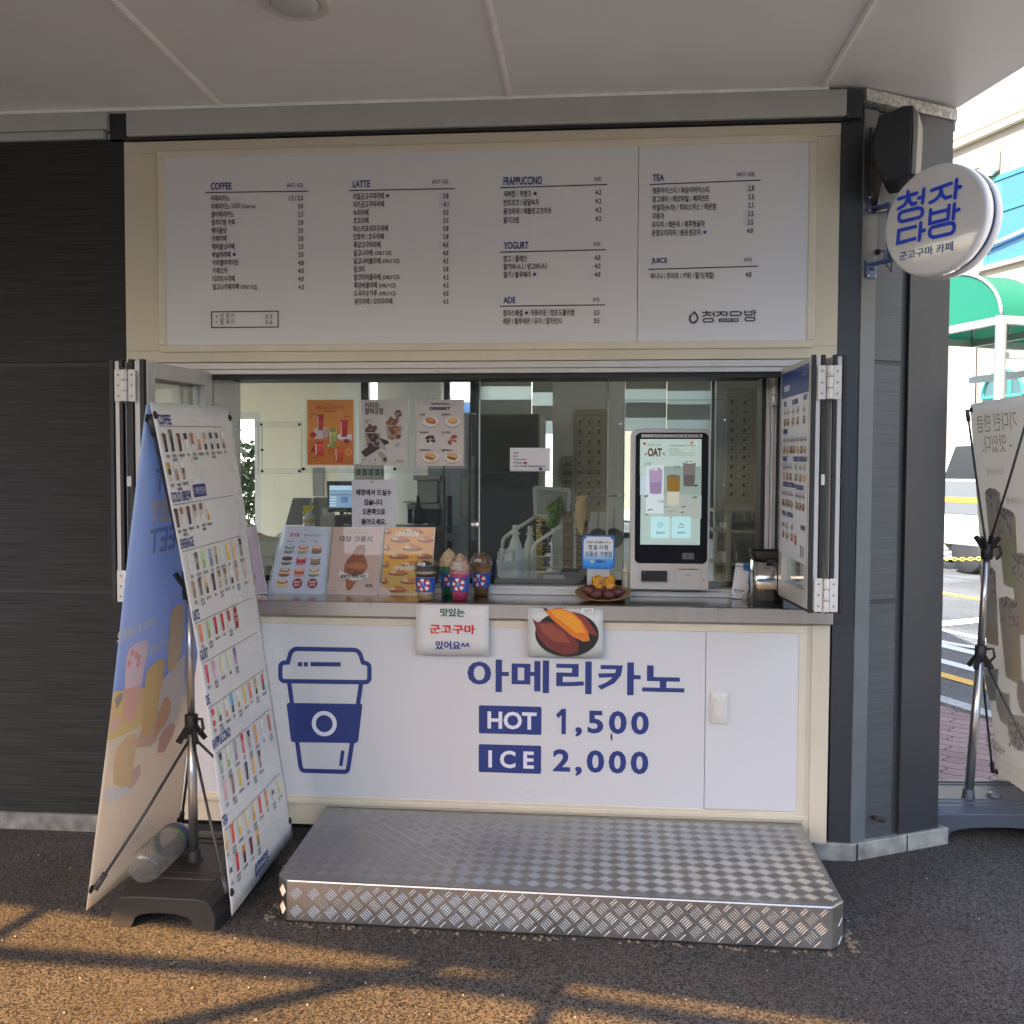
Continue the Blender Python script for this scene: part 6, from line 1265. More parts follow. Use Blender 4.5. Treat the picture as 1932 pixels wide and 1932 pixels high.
def d_rice(A, W, H):
    A.text('커피와', W*.09, H*.875, .030, '#1d1a1a', sx=.78, bold=.02); A.text('찰떡궁합', W*.09, H*.785, .030, '#1d1a1a', sx=.78, bold=.02)
    A.poly([(W*.0, H*.20), (W*.1, H*.12), (W*.5, H*.30), (W*.62, H*.34), (W*.58, H*.38), (W*.42, H*.42), (W*.1, H*.26)], '#2c2523', 1.6); A.poly([(W*.42, H*.26), (W*.58, H*.21), (W*.55, H*.27), (W*.42, H*.39), (W*.36, H*.36)], '#9a928c', 1.8); A.poly([(W*.36, H*.2), (W*.5, H*.03), (W*.58, H*.06), (W*.58, H*.12), (W*.45, H*.22)], '#8c8480', 1.8); A.ell(W*.52, H*.09, W*.035, W*.04, '#2a2422', 2.4, 12)
    for cu, cv, sc_, pal in ((.26, .47, 1, ('#3f2a22', '#52382c', '#2c1d18')), (.72, .58, 1.06, ('#5a3420', '#74482c', '#8a5a36'))):
        A.poly([(W*(cu-.17*sc_), H*(cv+.03)), (W*(cu+.17*sc_), H*(cv+.03)), (W*(cu+.13*sc_), H*(cv-.18)), (W*(cu-.13*sc_), H*(cv-.18))], '#8d7f76', 2)
        random.seed(3)
        for q in range(17): A.ell(W*(cu+random.uniform(-.12, .12)*sc_), H*(cv+random.uniform(-.17, .12)), W*.062, W*.045, pal[q % 3], 2.4+q*.12, 12, rot=random.uniform(0, 180))
        A.ring(W*cu, H*(cv+.03), W*.195*sc_, W*.205*sc_, '#b4aeaa', 5, 24, 0, 180); A.rect(W*(cu-.21*sc_), H*(cv+.022), W*(cu+.21*sc_), H*(cv+.034), '#aba5a2', 5)
    A.ell(W*.81, H*.785, W*.08, W*.08, '#4a2618', 3, 18); A.poly([(W*.78, H*.735), (W*.84, H*.735), (W*.79, H*.70)], '#4a2618', 3); A.text('쫀득쫀득', W*.81, H*.79, .007, '#d0c0b4', al='C', lift=4); A.text('찰떡콩떡', W*.81, H*.768, .007, '#d0c0b4', al='C', lift=4)
    for u, v in ((.10, .68), (.75, .32)): A.text('미니찰떡', W*u, H*v, .008, '#3a3634', lift=4); A.text('3.2', W*u, H*(v-.03), .011, '#2a2624', bold=.04, lift=4)
    for q in range(9): A.ell(W*random.uniform(.02, .32), H*random.uniform(.02, .10), .0028, .0022, '#241a16', 3, 7)
    A.text('청자다방', W*.92, H*.055, .009, '#3a3634', al='R', bold=.02)
def d_dess(A, W, H):
    A.text('CHEONGJA DABANG', W*.5, H*.925, .0105, '#2c2c30', al='C', bold=.02, sx=.85); A.fit('DESSERT', W*.28, H*.845, W*.72, H*.89, '#10193a', bold=.05)
    for i in range(6):
        u, v = W*(.28 if i % 2 == 0 else .75), H*(.67-.27*(i//2)); A.text(('소금빵', '밀크롤치즈', '미니초코떡', '미니크림떡', '햄치즈파니니', '불고기파니니')[i], u-W*.21, v+H*.095, .0095, '#26262a', bold=.04, sx=.9); A.text('3.2', u-W*.21, v+H*.072, .007, '#26262a')
        if i < 2 or i > 3:
            A.ell(u+W*.02, v-.004, W*.175, H*.082, '#8e8885', 2, 24); A.ell(u+W*.02, v, W*.17, H*.077, '#c9c3bf', 2.3, 24); A.ell(u+W*.02, v-.001, W*.12, H*.05, '#bdb6b1', 2.6, 20)
            if i == 0: A.ell(u+W*.02, v+.004, W*.12, H*.045, '#9a5a2c', 3, 14, rot=-20); A.ell(u+W*.01, v+.008, W*.08, H*.022, '#b87a44', 3.4, 12, rot=-20)
            elif i == 1: A.ell(u+W*.02, v+.004, W*.10, H*.05, '#b8864e', 3, 16); A.ell(u+W*.01, v+.008, W*.07, H*.03, '#cfa468', 3.4, 12)
            else: A.ell(u+W*.02, v+.006, W*.13, H*.05, '#b58a56', 3, 16, rot=-12); A.ell(u-W*.01, v-.003, W*.11, H*.016, '#6b3a22' if i == 4 else '#3d3a24', 3.6, 12, rot=-14); A.ell(u+W*.0, v-.010, W*.10, H*.02, '#c39b66', 3.3, 12, rot=-12)
        else:
            pal = ('#241c1c', '#3a2e2c') if i == 2 else ('#7a4028', '#9a5c3c')
            A.poly([(u-W*.07, v+.0), (u+W*.10, v), (u+W*.08, v-H*.07), (u-W*.05, v-H*.07)], '#c5bfbb', 2)
            for q in range(9): A.ell(u+W*.015+random.uniform(-.07, .07)*W, v+random.uniform(-.06, .055)*H, W*.04, W*.034, pal[q % 2], 3+q*.1, 10)
            A.rect(u-W*.1, v-.001, u+W*.13, v+.001, '#a8a29f', 5)
glass_poster((580, 754), (667, 877), 'orange fresh juice poster with red and green drinks', '#bf7a2e', d_juice)
glass_poster((681, 754), (768, 878), 'grey poster with two clear cups of brown rice cakes', '#b0aba8', d_rice)
glass_poster((786, 754), (875, 879), 'beige dessert poster with six plates of bread', '#b7aba6', d_dess)
def d_in(A, W, H):
    for i, t in enumerate(('매장에서 드실수', '있습니다.', '오른쪽으로', '돌아오세요.')):
        hw = (.40, .22, .26, .28)[i]; A.fit(t, W*(.5-hw), H*(.67-.20*i), W*(.5+hw), H*(.80-.20*i), '#16161a', bold=.035)
    A.rect(W*.43, H*.93, W*.51, H*.975, '#8e8f94', 1)
glass_poster((664, 905), (747, 996), 'white sheet with four lines of bold black Korean text under the posters', '#b3b3b8', d_in, None, .312, 'notice_sheet')
def d_ord(A, W, H):
    for i, (t, w_) in enumerate((('주문은', .14), ('옆의', .09), ('키오스크에서', .33), ('부탁드립니다', .29), ('-현금 고객님은 직원을 불러주세요-', .82))): A.fit(t, W*.085, H*(.745-.143*i), W*(.085+w_), H*(.825-.143*i), '#26262a', bold=.02)
    u, v = W*.39, H*.345; A.ell(u-.0028, v+.002, .004, .004, '#a01c20', 2, 10); A.ell(u+.0028, v+.002, .004, .004, '#a01c20', 2, 10); A.poly([(u-.0066, v+.001), (u+.0066, v+.001), (u, v-.008)], '#a01c20', 2)
glass_poster((962, 845), (1038, 889), 'small white card with short order instructions and a red heart', '#bdb9bb', d_ord, None, .312, 'notice_card')
# empty acrylic frame on the left of the glass
p, q = at(424, 893, y=.30), at(569, 796, y=.30); t = thing('empty_poster_holder', ((p.x+q.x)/2, .3, p.z), 'empty clear acrylic frame with black screws on the serving glass', 'acrylic frame')
mb = MB(); h1 = q.z-p.z
mb.box(p.x, q.x, .297, .300, q.z-.022, q.z); mb.box(p.x, q.x, .297, .300, p.z, p.z+.022); x_ = at(495, 850, y=.3).x; mb.box(x_-.018, x_, .2965, .2995, p.z+.0225, q.z-.0225); mb.build('bar', ACR, t)
mb = MB()
for z0_ in (q.z-.022, q.z, p.z, p.z+.022): mb.box(p.x, q.x, .2965, .3003, z0_-.0006, z0_+.0006)
for xx in (x_-.018, x_, q.x): mb.box(xx-.0006, xx+.0006, .2962, .3, p.z, q.z)
mb.build('bar_edge', mat('edge_grey', (.22, .23, .23), .3), t)
mb = MB()
for px_, py_ in ((493, 801), (565, 801), (495, 849), (495, 889), (565, 889)): c = at(px_, py_, y=.297); mb.lathe([(0, -.006), (.006, -.005), (.006, 0), (0, 0)], (c.x, .2962, c.z), (0, 1, 0), 12)
mb.build('screw', BLACK, t)
# dessert list on the open leaf
Sx = Sheet(at(1464, 1037, x=1.106), at(1518, 1066, x=1.128), at(1470, 708, x=1.106), at(1526, 685, x=1.128), wave=0)
c4 = [Vector(pt1(0, .93, at(1463, 1036, x=1.106).z)), Vector(pt1(0, .035, 1.205)), Vector(pt1(0, .93, 1.935)), Vector(pt1(0, .035, 1.935))]
c4[0].z = at(1464, 1037, x=c4[0].x).z
c4[2].z = at(1470, 710, x=c4[0].x).z; c4[3].z = at(1525, 686, x=c4[1].x).z; c4[1].z = at(1518, 1066, x=c4[1].x).z
Sx = Sheet(*[c_+Vector((-.0025, 0, 0)) for c_ in c4], wave=0)
t = thing('menu_poster', tuple((c4[0]+c4[1])/2), 'tall white dessert price list with blue heading on the open window leaf', 'poster'); W, H = Sx.W, Sx.H
sg_ = 1 if Sx.N.x < 0 else -1
mb = MB(); mb.prism([Sx.w(0, 0), Sx.w(W, 0), Sx.w(W, H), Sx.w(0, H)], Vector((.0012, 0, 0))); sh = mb.build('sheet', pm('#b7b6be', .3), t)
A = Art(Sx, side=sg_, base=.0004, rough=.3); A.rect(0, H*.86, W, H, '#16306e', 1); A.fit('DESSERT', W*.1, H*.895, W*.33, H*.925, '#d0d3dd', bold=.05); A.fit('청자다방', W*.78, H*.945, W*.92, H*.958, '#d0d3dd', lift=2)
def sec(t_, u, v, u1): A.text(t_, W*u, H*v, .024, '#15286a', bold=.06, sx=.8); A.rect(W*u, H*(v-.013), W*u1, H*(v-.0115), '#77787f', 1)
def breads(v, us, pal):
    for i, u in enumerate(us):
        A.text('바게트'[:2+i % 2], W*u, H*(v+.058), .011, '#33343a', al='C'); A.text('치즈브레드', W*u, H*(v+.043), .013, '#33343a', al='C', sx=.7, bold=.02); A.text('3.5', W*u, H*(v+.033), .009, '#33343a', al='C')
        A.ell(W*u, H*v, W*.045, H*.022, pal[i % len(pal)], 2, 12, rot=random.uniform(-15, 15)); A.ell(W*u, H*(v+.004), W*.025, H*.011, '#b59a78', 3, 8)
sec('SIDE', .1, .815, .33); sec('CROFFLE', .42, .815, .7); sec('CAKE', .82, .825, .96); breads(.725, (.15, .27, .46, .63, .86), ('#4a3a2c', '#7a5f42', '#6a4f38', '#5a4a3a', '#3a2a24'))
sec('BREAD', .1, .665, .95); breads(.575, (.14, .28, .40, .50, .64, .78, .90), ('#6a4e36', '#7f6248', '#33261e', '#4a3526', '#a8843e'))
sec('BREAD', .1, .515, .45); sec('PRESSED CROISSANT', .5, .515, .95); breads(.43, (.14, .28, .40, .60, .76, .90), ('#b87a62', '#4a3828', '#4a3c2c', '#6a543c', '#5f4a36'))
sec('COOKIE BUTTERBAR', .1, .375, .55); sec('MACARON', .62, .37, .95); breads(.285, (.12, .23, .34, .45, .64, .76, .88), ('#3f2c22', '#5a4232', '#4a3426', '#7a5a3c'))
sec('PIZZA · HOTDOG', .1, .215, .6); sec('DRINK', .8, .17, .95); breads(.11, (.15, .30, .48), ('#5f4f46', '#5a4a40', '#7a4a34')); A.ell(W*.62, H*.105, W*.045, H*.03, '#9a2a26', 3, 12); A.text('SOLD', W*.62, H*.104, .012, '#e0cfc8', al='C', lift=4, bold=.04)
for u in (.80, .88): A.rect(W*u, H*.03, W*(u+.03), H*.09, '#2a2c3c', 2)
A.build('picture', sh)

# ================================================================== INSIDE THE CAFE
ZR = zo(1330, 1350, 3.864)
CAB = mat('cabinet_laminate', (.42, .41, .37), .45); TOPM = mat('steel_worktop', (.40, .39, .37), .3, metal=.9)
t = thing('service_counter', (.45, .75, .06), 'low steel inner worktop right behind the serving glass', 'counter')
mb = MB(); mb.box(-.30, 1.25, .46, 1.02, .06, .975); mb.build('cabinet', CAB, t); mb = MB(); mb.box(-.32, 1.27, .445, 1.04, .976, 1.0); mb.build('worktop', TOPM, t)
WZ = 1.0
zc = at(600, 996, y=1.25).z
t = thing('cash_counter', (-.95, 1.4, .06), 'dark cash desk inside on the left with clear screens', 'counter')
a, b = at(553, 996, y=1.15), at(812, 996, y=1.15)
mb = MB(); mb.box(a.x, b.x, 1.15, 1.65, .06, zc-.02); mb.build('cabinet', mat('dark_cabinet', (.035, .035, .036), .5), t); mb = MB(); mb.box(a.x-.02, b.x+.02, 1.13, 1.67, zc-.019, zc); mb.build('worktop', mat('dark_worktop', (.06, .06, .06), .35), t)
def quadbox(name, q0, q1, y, d, m, label, cat, bevel=.004, group=None):
    a, b = at(q0[0], q1[1], y=y), at(q1[0], q0[1], y=y); t = thing(name, ((a.x+b.x)/2, y, a.z), label, cat, group); return t, a, b, d
# till monitor
t, a, b, d = quadbox('till_monitor', (614, 908), (664, 966), 1.2, .03, None, 'black till monitor with a bluish order screen on the cash desk', 'monitor')
mb = MB(); mb.prism([(a.x+.012, 1.2, a.z), (b.x, 1.22, a.z), (b.x-.008, 1.24, b.z), (a.x, 1.22, b.z)], (.0, .03, 0)); mb.build('housing', mat('monitor_black', (.012, .012, .014), .35), t, .004)
F = Frame((a.x+.006, 1.1985, a.z), (b.x-a.x, .02, 0), (0, .02, b.z-a.z)); A = Art(F, base=.004, rough=.2, emit=.25); W, H = b.x-a.x, b.z-a.z
A.rect(W*.10, H*.14, W*.97, H*.86, '#5a7690', 1); A.rect(W*.10, H*.72, W*.97, H*.86, '#86a0b8', 2); A.rect(W*.52, H*.3, W*.8, H*.5, '#3d5580', 2); A.rect(W*.12, H*.55, W*.95, H*.57, '#26323e', 2)
for i in range(4): A.rect(W*.14, H*(.5-.09*i), W*.36, H*(.47-.09*i), '#a8b8c4', 3)
A.build('screen', t)
mb = MB(); mb.lathe([(.012, zc), (.012, a.z+.05)], ((a.x+b.x)/2, 1.26, 0), n=12); mb.lathe([(.07, zc), (.07, zc+.008), (.0, zc+.01)], ((a.x+b.x)/2, 1.26, 0), n=24); mb.build('stand', BLACK, t)
# spray bottle
sb = at(583, 994, y=1.2); r_ = (at(594, 994, y=1.2).x-at(573, 994, y=1.2).x)/2; h_ = at(583, 954, y=1.2).z-zc
t = thing('spray_bottle', (sb.x, 1.2, zc), 'clear spray bottle with yellow trigger head on the cash desk', 'bottle')
mb = MB(); mb.lathe([(0, 0), (r_, .0), (r_*1.05, .01), (r_, h_*.5), (r_*.5, h_*.68), (r_*.38, h_*.74)], (sb.x, 1.2, zc), n=20); mb.build('body', mat('spray_body', (.55, .56, .55), .3), t)
mb = MB(); mb.lathe([(r_*1.03, h_*.16), (r_*1.03, h_*.42)], (sb.x, 1.2, zc), n=20); mb.build('wrapper', mat('spray_label', (.55, .36, .10), .5), t)
mb = MB(); z_ = zc+h_*.74; mb.box(sb.x-r_*.4, sb.x+r_*.4, 1.18, 1.22, z_, z_+h_*.14); mb.box(sb.x-r_*.95, sb.x+r_*.75, 1.185, 1.215, z_+h_*.12, z_+h_*.26); mb.bar((sb.x-r_*.5, 1.2, z_+h_*.1), (sb.x-r_*1.1, 1.2, z_-h_*.12), .012, .012); mb.build('trigger', mat('trigger_yellow', (.75, .58, .02), .35), t, .003)
# grey upright screens
for q0, q1, lab in (((550, 940), (586, 996), 'grey partition panel leaning at the left end of the cash desk'), ((590, 939), (628, 985), 'grey partition panel behind the spray bottle')):
    t, a, b, d = quadbox('desk_screen', q0, q1, 1.55, .01, None, lab, 'desk screen', group='partition panels on the cash desk')
    mb = MB(); mb.prism([(a.x-.02, 1.5, zc), (b.x, 1.5, zc), (b.x, 1.58, b.z), (a.x, 1.58, b.z)], (0, .008, 0)); mb.build('panel', mat('screen_grey', (.27, .27, .26), .5), t)
    mb = MB(); mb.bar((b.x, 1.5, zc), (b.x, 1.58, b.z), .012, .012); mb.build('edge', ALU2, t)
# boxes on the desk
t, a, b, d = quadbox('napkin_box', (603, 966), (632, 996), 1.2, .1, None, 'cream napkin holder full of papers beside the spray bottle', 'napkin holder')
mb = MB(); mb.box(a.x, b.x, 1.2, 1.32, zc, b.z-.02); mb.build('box', mat('box_cream', (.42, .40, .34), .6), t, .006); mb = MB(); mb.prism([(a.x+.01, 1.22, b.z-.02), (b.x-.02, 1.22, b.z-.02), (b.x-.03, 1.24, b.z+.01), (a.x+.0, 1.24, b.z+.02)], (0, .05, 0)); mb.build('papers', mat('paper_stack', (.62, .61, .57), .7), t)
t, a, b, d = quadbox('receipt_printer', (632, 972), (668, 998), 1.18, .16, None, 'black receipt printer with cables under the till monitor', 'printer')
mb = MB(); mb.box(a.x, b.x, 1.17, 1.33, zc, b.z); mb.build('housing', mat('printer_black', (.02, .02, .021), .4), t, .01); mb = MB(); mb.box(a.x+.05, b.x-.02, 1.166, 1.17, zc+.02, zc+.028); mb.build('slot', mat('slot_grey', (.4, .4, .4), .4), t)
mb = MB(); 
for i in range(3): mb.tube([(a.x+.03+.03*i, 1.2, b.z), (a.x+.05+.03*i, 1.18, b.z+.03+.01*i), (a.x+.09+.02*i, 1.2, b.z+.012), (a.x+.12, 1.24, b.z+.03)], .0035, 6)
mb.build('cable', BLACK, t)
# white cups rack with holes and the espresso machine behind
t, a, b, d = quadbox('pegboard_shelf', (668, 876), (724, 906), 1.7, .1, None, 'pale perforated metal shelf behind the white paper sheet', 'shelf')
mb = MB(); mb.box(a.x, b.x, 1.7, 1.71, a.z, b.z); mb.box(a.x, b.x, 1.7, 1.95, a.z-.012, a.z); mb.box(a.x, a.x+.015, 1.8, 1.815, zc, a.z); mb.box(b.x-.015, b.x, 1.8, 1.815, zc, a.z); mb.build('panel', mat('pegboard_white', (.52, .52, .49), .5), t)
F = Frame((a.x, 1.6995, a.z), (1, 0, 0), (0, 0, 1)); A = Art(F); W, H = b.x-a.x, b.z-a.z
for i in range(14):
    for j in range(4): A.ell(W*(.05+.07*i), H*(.2+.2*j), .0065, .0065, '#4b4b48' if (i*j) % 3 else '#d5d5cf', 1, 8)
A.build('perforation', t)
t, a, b, d = quadbox('espresso_machine', (768, 897), (813, 1000), 1.75, .4, None, 'pale and black coffee machine with papers on it, seen left of the silver fridge', 'coffee machine')
mb = MB(); mb.box(a.x, b.x+.05, 1.75, 2.15, zc, b.z-.20); mb.build('body', mat('machine_dark', (.04, .038, .036), .4), t, .01)
mb = MB(); mb.box(a.x+.0, b.x+.05, 1.73, 2.15, b.z-.20, b.z-.17); mb.box(a.x+.05, b.x+.03, 1.8, 2.1, b.z-.165, b.z-.03); mb.box(a.x+.03, b.x+.05, 1.78, 2.12, b.z-.03, b.z); mb.build('hopper', mat('machine_pale', (.46, .45, .41), .45), t, .006)
mb = MB(); mb.prism([(a.x-.03, 1.74, b.z-.165), (a.x+.14, 1.72, b.z-.165), (a.x+.15, 1.72, b.z-.16), (a.x-.02, 1.74, b.z-.155)], (0, .15, 0)); mb.build('papers', mat('paper_stack', (.62, .61, .57), .7), t)
mb = MB(); mb.lathe([(.03, zc), (.035, zc+.08), (.012, zc+.11), (.008, zc+.17)], ((a.x+b.x)/2, 1.72, 0), n=16); mb.build('portafilter', BLACK, t)
# fridges
FYD = 1.85
t, a, b, d = quadbox('silver_fridge', (806, 885), (886, 1118), FYD, .7, None, 'tall silver two door fridge with dark recessed handles', 'fridge')
mid = at(838, 950, y=FYD).x; SLF = mat('fridge_silver', (.36, .37, .37), .35, metal=.7, streak=((2, 2, 90), .06))
mb = MB(); mb.box(a.x, b.x+.02, FYD+.035, FYD+.7, .1, at(800, 778, y=FYD).z); mb.build('cabinet', SLF, t)
for x0_, x1_ in ((a.x, mid-.004), (mid+.004, b.x+.0)):
    mb = MB(); mb.box(x0_, x1_, FYD, FYD+.03, .12, at(800, 780, y=FYD).z); dd = mb.build('door', SLF, t, .006)
    hx_ = x1_-.04 if x1_ < mid else x0_+.03; p_, q_ = at(820, 1005, y=FYD).z, at(820, 935, y=FYD).z
    mb = MB(); mb.box(hx_-.015, hx_+.015, FYD-.003, FYD-.0005, p_, q_); mb.box(hx_-.015, hx_+.015, FYD-.003, FYD-.0005, p_-.32, p_-.05); mb.build('handle', BLACK, dd, .001)
F = Frame((mid, FYD-.001, 0), (1, 0, 0), (0, 0, 1)); A = Art(F); p_ = at(862, 960, y=FYD)
for q0, q1, c_ in (((848, 892), (868, 990), '#9fa6a8'), ((872, 900), (884, 972), '#a3a195')): A.rect(*(lambda u0, u1: (u0[0], u1[1], u1[0], u0[1]))(F.p(*q0), F.p(*q1)), c_, 2)
A.build('note', t)
t, a, b, d = quadbox('dark_fridge', (887, 780), (1018, 1110), 1.75, .75, None, 'tall dark grey cabinet fridge standing beside the cream column', 'fridge')
DF = mat('fridge_dark', (.085, .086, .078), .38, var=(2, .06)); mb = MB(); mb.box(a.x, b.x, 1.79, 2.5, .08, b.z); mb.build('cabinet', DF, t, .006); mb = MB(); mb.box(a.x+.003, b.x-.003, 1.75, 1.785, .12, b.z-.003); dd = mb.build('door', DF, t, .01); mb = MB(); q_ = at(893, 860, y=1.75); mb.box(q_.x-.012, q_.x+.012, 1.72, 1.749, q_.z-.5, q_.z+.0); mb.build('handle', mat('handle_grey', (.25, .25, .24), .35, metal=.6), dd, .004)
# rack with jugs, baskets, cups
WIRE = mat('cream_wire', (.74, .72, .62), .4)
t = thing('wire_rack', tuple(at(1004, 1104, y=.62)), 'cream tube rack with wire basket behind the straw tub', 'rack')
mb = MB(); y0_ = .62; y1_ = .92
def pr_(q, y): return at(*ZR(*q), y=y)
mb.tube([pr_((878, 1395), y0_), pr_((872, 1000), y0_), pr_((890, 940), y0_), pr_((930, 900), y0_), pr_((1200, 722), y0_)], .008, 10)
mb.tube([pr_((530, 1010), y1_), pr_((538, 890), y1_), pr_((560, 850), y1_), pr_((640, 790), y1_), pr_((900, 622), y1_)], .009, 10)
for q in ((790, 1245),): mb.tube([pr_((790, 1240), y1_), pr_((880, 1252), y0_), pr_((1265, 1222), y0_)], .005, 8); mb.tube([pr_((790, 1200), y1_), pr_((1270, 1185), y0_)], .004, 8); mb.tube([pr_((810, 1062), y1_), pr_((880, 1070), y0_), pr_((1195, 1055), y0_)], .004, 8)
for i in range(9): x_ = 900+34*i; mb.tube([pr_((x_, 1068-1.5*i), y0_), pr_((x_, 1205-2*i), y0_)], .0016, 6)
mb.build('tube_frame', WIRE, t)
def jug(q, wpx, top, label, y, grp='white syrup jugs on the rack'):
    c = at(*ZR(q, 1030), y=y); w_ = (at(*ZR(q+wpx/2, 1000), y=y).x-at(*ZR(q-wpx/2, 1000), y=y).x)/2; zt_ = at(*ZR(q, top), y=y).z; H = zt_-WZ
    t = thing('syrup_jug', (c.x, y, WZ), label, 'jug', grp); mb = MB(); mb.lathe([(0, 0), (w_*.98, 0), (w_, .02), (w_, H*.52), (w_*.85, H*.66), (w_*.5, H*.78), (w_*.36, H*.84)], (c.x, y, WZ), n=28); mb.build('body', mat('jug_white', (.72, .70, .64), .4), t)
    mb = MB(); mb.lathe([(w_*.62, H*.835), (w_*.62, H*.875), (w_*.38, H*.885), (w_*.38, H), (0, H)], (c.x, y, WZ), n=24); mb.build('pump_collar', mat('jug_cap', (.72, .70, .65), .4), t)
jug(680, 165, 712, 'white syrup jug nearest the dark fridge', .78); jug(845, 150, 722, 'white syrup jug behind, next to the yellow boxes', .88)
t, a, b, d = quadbox('snack_boxes', ZR(876, 640), ZR(1030, 905), .98, .1, None, 'yellow and black food box with upright lettering in the rack', 'box')
mb = MB(); mb.box(a.x, b.x, .98, 1.06, WZ+.02, b.z); bx_ = mb.build('carton', mat('carton_yellow', (.62, .42, .03), .55), t, .002); F = Frame((a.x, .9795, a.z), (1, 0, 0), (0, 0, 1)); A = Art(F); W, H = b.x-a.x, b.z-a.z
A.rect(0, 0, W*.24, H, '#4d3f12', 1); A.rect(W*.24, H*.55, W*.42, H*.98, '#5d1f14', 1); A.rect(W*.69, 0, W*.72, H, '#3c3008', 1); A.text('PRETZO', W*.27, H*.95, .042, '#d8c890', rot=-90, bold=.05, lift=2); A.text('140', W*.52, H*.9, .045, '#1f1a08', rot=-90, bold=.05, lift=2); A.text('PREMIUM', W*.75, H*.85, .055, '#1f1a08', rot=-90, bold=.06, lift=2); A.build('print', bx_)
t, a, b, d = quadbox('hanging_board', ZR(892, 285), ZR(1292, 612), .95, .02, None, 'cream perforated board with a wire hook above the yellow box', 'pegboard')
mb = MB(); P = [pr_(q, .95) for q in ((905, 600), (1270, 640), (1292, 312), (892, 285))]; mb.prism(P, (0, .012, 0)); mb.build('board', mat('pegboard_cream', (.58, .58, .50), .5), t); 
mb = MB()
for i in range(4): mb.bar(P[i], P[(i+1) % 4], .016, .016)
mb.build('rim', mat('pegboard_rim', (.72, .71, .64), .45), t)
F = Frame(P[0], P[1]-P[0], P[3]-P[0]); A = Art(F); W, H = (P[1]-P[0]).length, (P[3]-P[0]).length
for i in range(13):
    for j in range(10): A.ell(W*(.08+.07*i), H*(.1+.088*j), .0035, .0035, '#23231f', 1, 6)
A.build('perforation', t)
mb = MB(); mb.tube([pr_((980, 360), .94), pr_((1000, 378), .935), pr_((1190, 388), .93)], .003, 6); mb.build('hook', WIRE, t)
t = thing('leaf_fan', tuple(pr_((1120, 560), .9)), 'big green heart shaped leaf hanging on the cream pegboard', 'leaf')
lp = [(1180, 382), (1130, 430), (1060, 480), (1025, 520), (1030, 555), (1060, 560), (1110, 540), (1060, 590), (1025, 650), (1028, 710), (1060, 750), (1110, 748), (1165, 700), (1200, 620), (1222, 540), (1222, 470), (1205, 410)]
mb = MB(); c = pr_((1130, 570), .88); V_ = [c]+[pr_(q, .90+.02*math.sin(i)) for i, q in enumerate(lp)]; mb.add(V_, [(0, i, i % len(lp)+1) for i in range(1, len(lp)+1)], True); o = mb.build('blade', mat('leaf_green', (.14, .25, .015), .5, var=(14, .2)), t); sd = o.modifiers.new('t', 'SOLIDIFY'); sd.thickness = .002
mb = MB(); mb.tube([pr_((1188, 384), .888), pr_((1150, 520), .872), pr_((1100, 690), .885)], .0025, 6); mb.build('midrib', mat('leaf_rib', (.08, .13, .01), .5), t)
# straw tub, stirrers
c = at(964, 1103, y=.52); r0_, r1_ = (at(987, 1100, y=.52).x-at(943, 1100, y=.52).x)/2, (at(992, 1056, y=.52).x-at(937, 1056, y=.52).x)/2; h_ = at(964, 1055, y=.52).z-WZ
t = thing('straw_tub', (c.x, .52, WZ), 'frosted tub packed with white wrapped straws', 'tub')
mb = MB(); mb.lathe([(0, .002), (r0_, 0), (r1_, h_), (r1_-.003, h_), (r0_-.003, .004)], (c.x, .52, WZ), n=32); mb.build('tub', glassm('frosted_tub', (.9, .92, .92), .2, 1.4, haze=.6, hazecol=(.86, .87, .88)), t)
mb = MB(); random.seed(5); WS = [mat('straw_wrap', (.80, .80, .80), .5), mat('straw_blue', (.05, .09, .26), .4), mat('straw_shine', (.75, .75, .74), .15)]
for i in range(150):
    a_, q_ = random.uniform(0, 6.283), math.sqrt(random.random()); x_, y_ = c.x+r0_*.9*q_*math.cos(a_), .52+r0_*.9*q_*math.sin(a_); mb.mat = 0 if random.random() < .7 else 2
    tp_ = Vector((x_*1+(x_-c.x)*.32, y_+(y_-.52)*.32, WZ+h_+random.uniform(-.01, .045))); mb.tube([(x_, y_, WZ+.01), tp_], .0034, 5); mb.tube([tp_, tp_+Vector((random.uniform(-.008, .008), random.uniform(-.008, .008), .008))], [.0045, .001], 4)
mb.build('straws', WS, t)
c2 = at(930, 1103, y=.56); t = thing('stirrer_holder', (c2.x, .56, WZ), 'dark holder with blue wrapped sticks left of the straw tub', 'holder')
mb = MB(); mb.lathe([(0, 0), (.026, 0), (.028, .07)], (c2.x+.01, .56, WZ), n=20); mb.build('pot', mat('pot_dark', (.02, .02, .024), .3), t)
mb = MB()
for i in range(26): a_ = random.uniform(0, 6.283); q_ = random.random()**.5*.022; mb.tube([(c2.x+.01+q_*math.cos(a_), .56+q_*math.sin(a_), WZ+.03), (c2.x+.01+q_*1.3*math.cos(a_), .56+q_*1.3*math.sin(a_), WZ+.12+random.uniform(0, .03))], .004, 5)
mb.build('sticks', mat('stick_blue', (.02, .035, .12), .35), t)
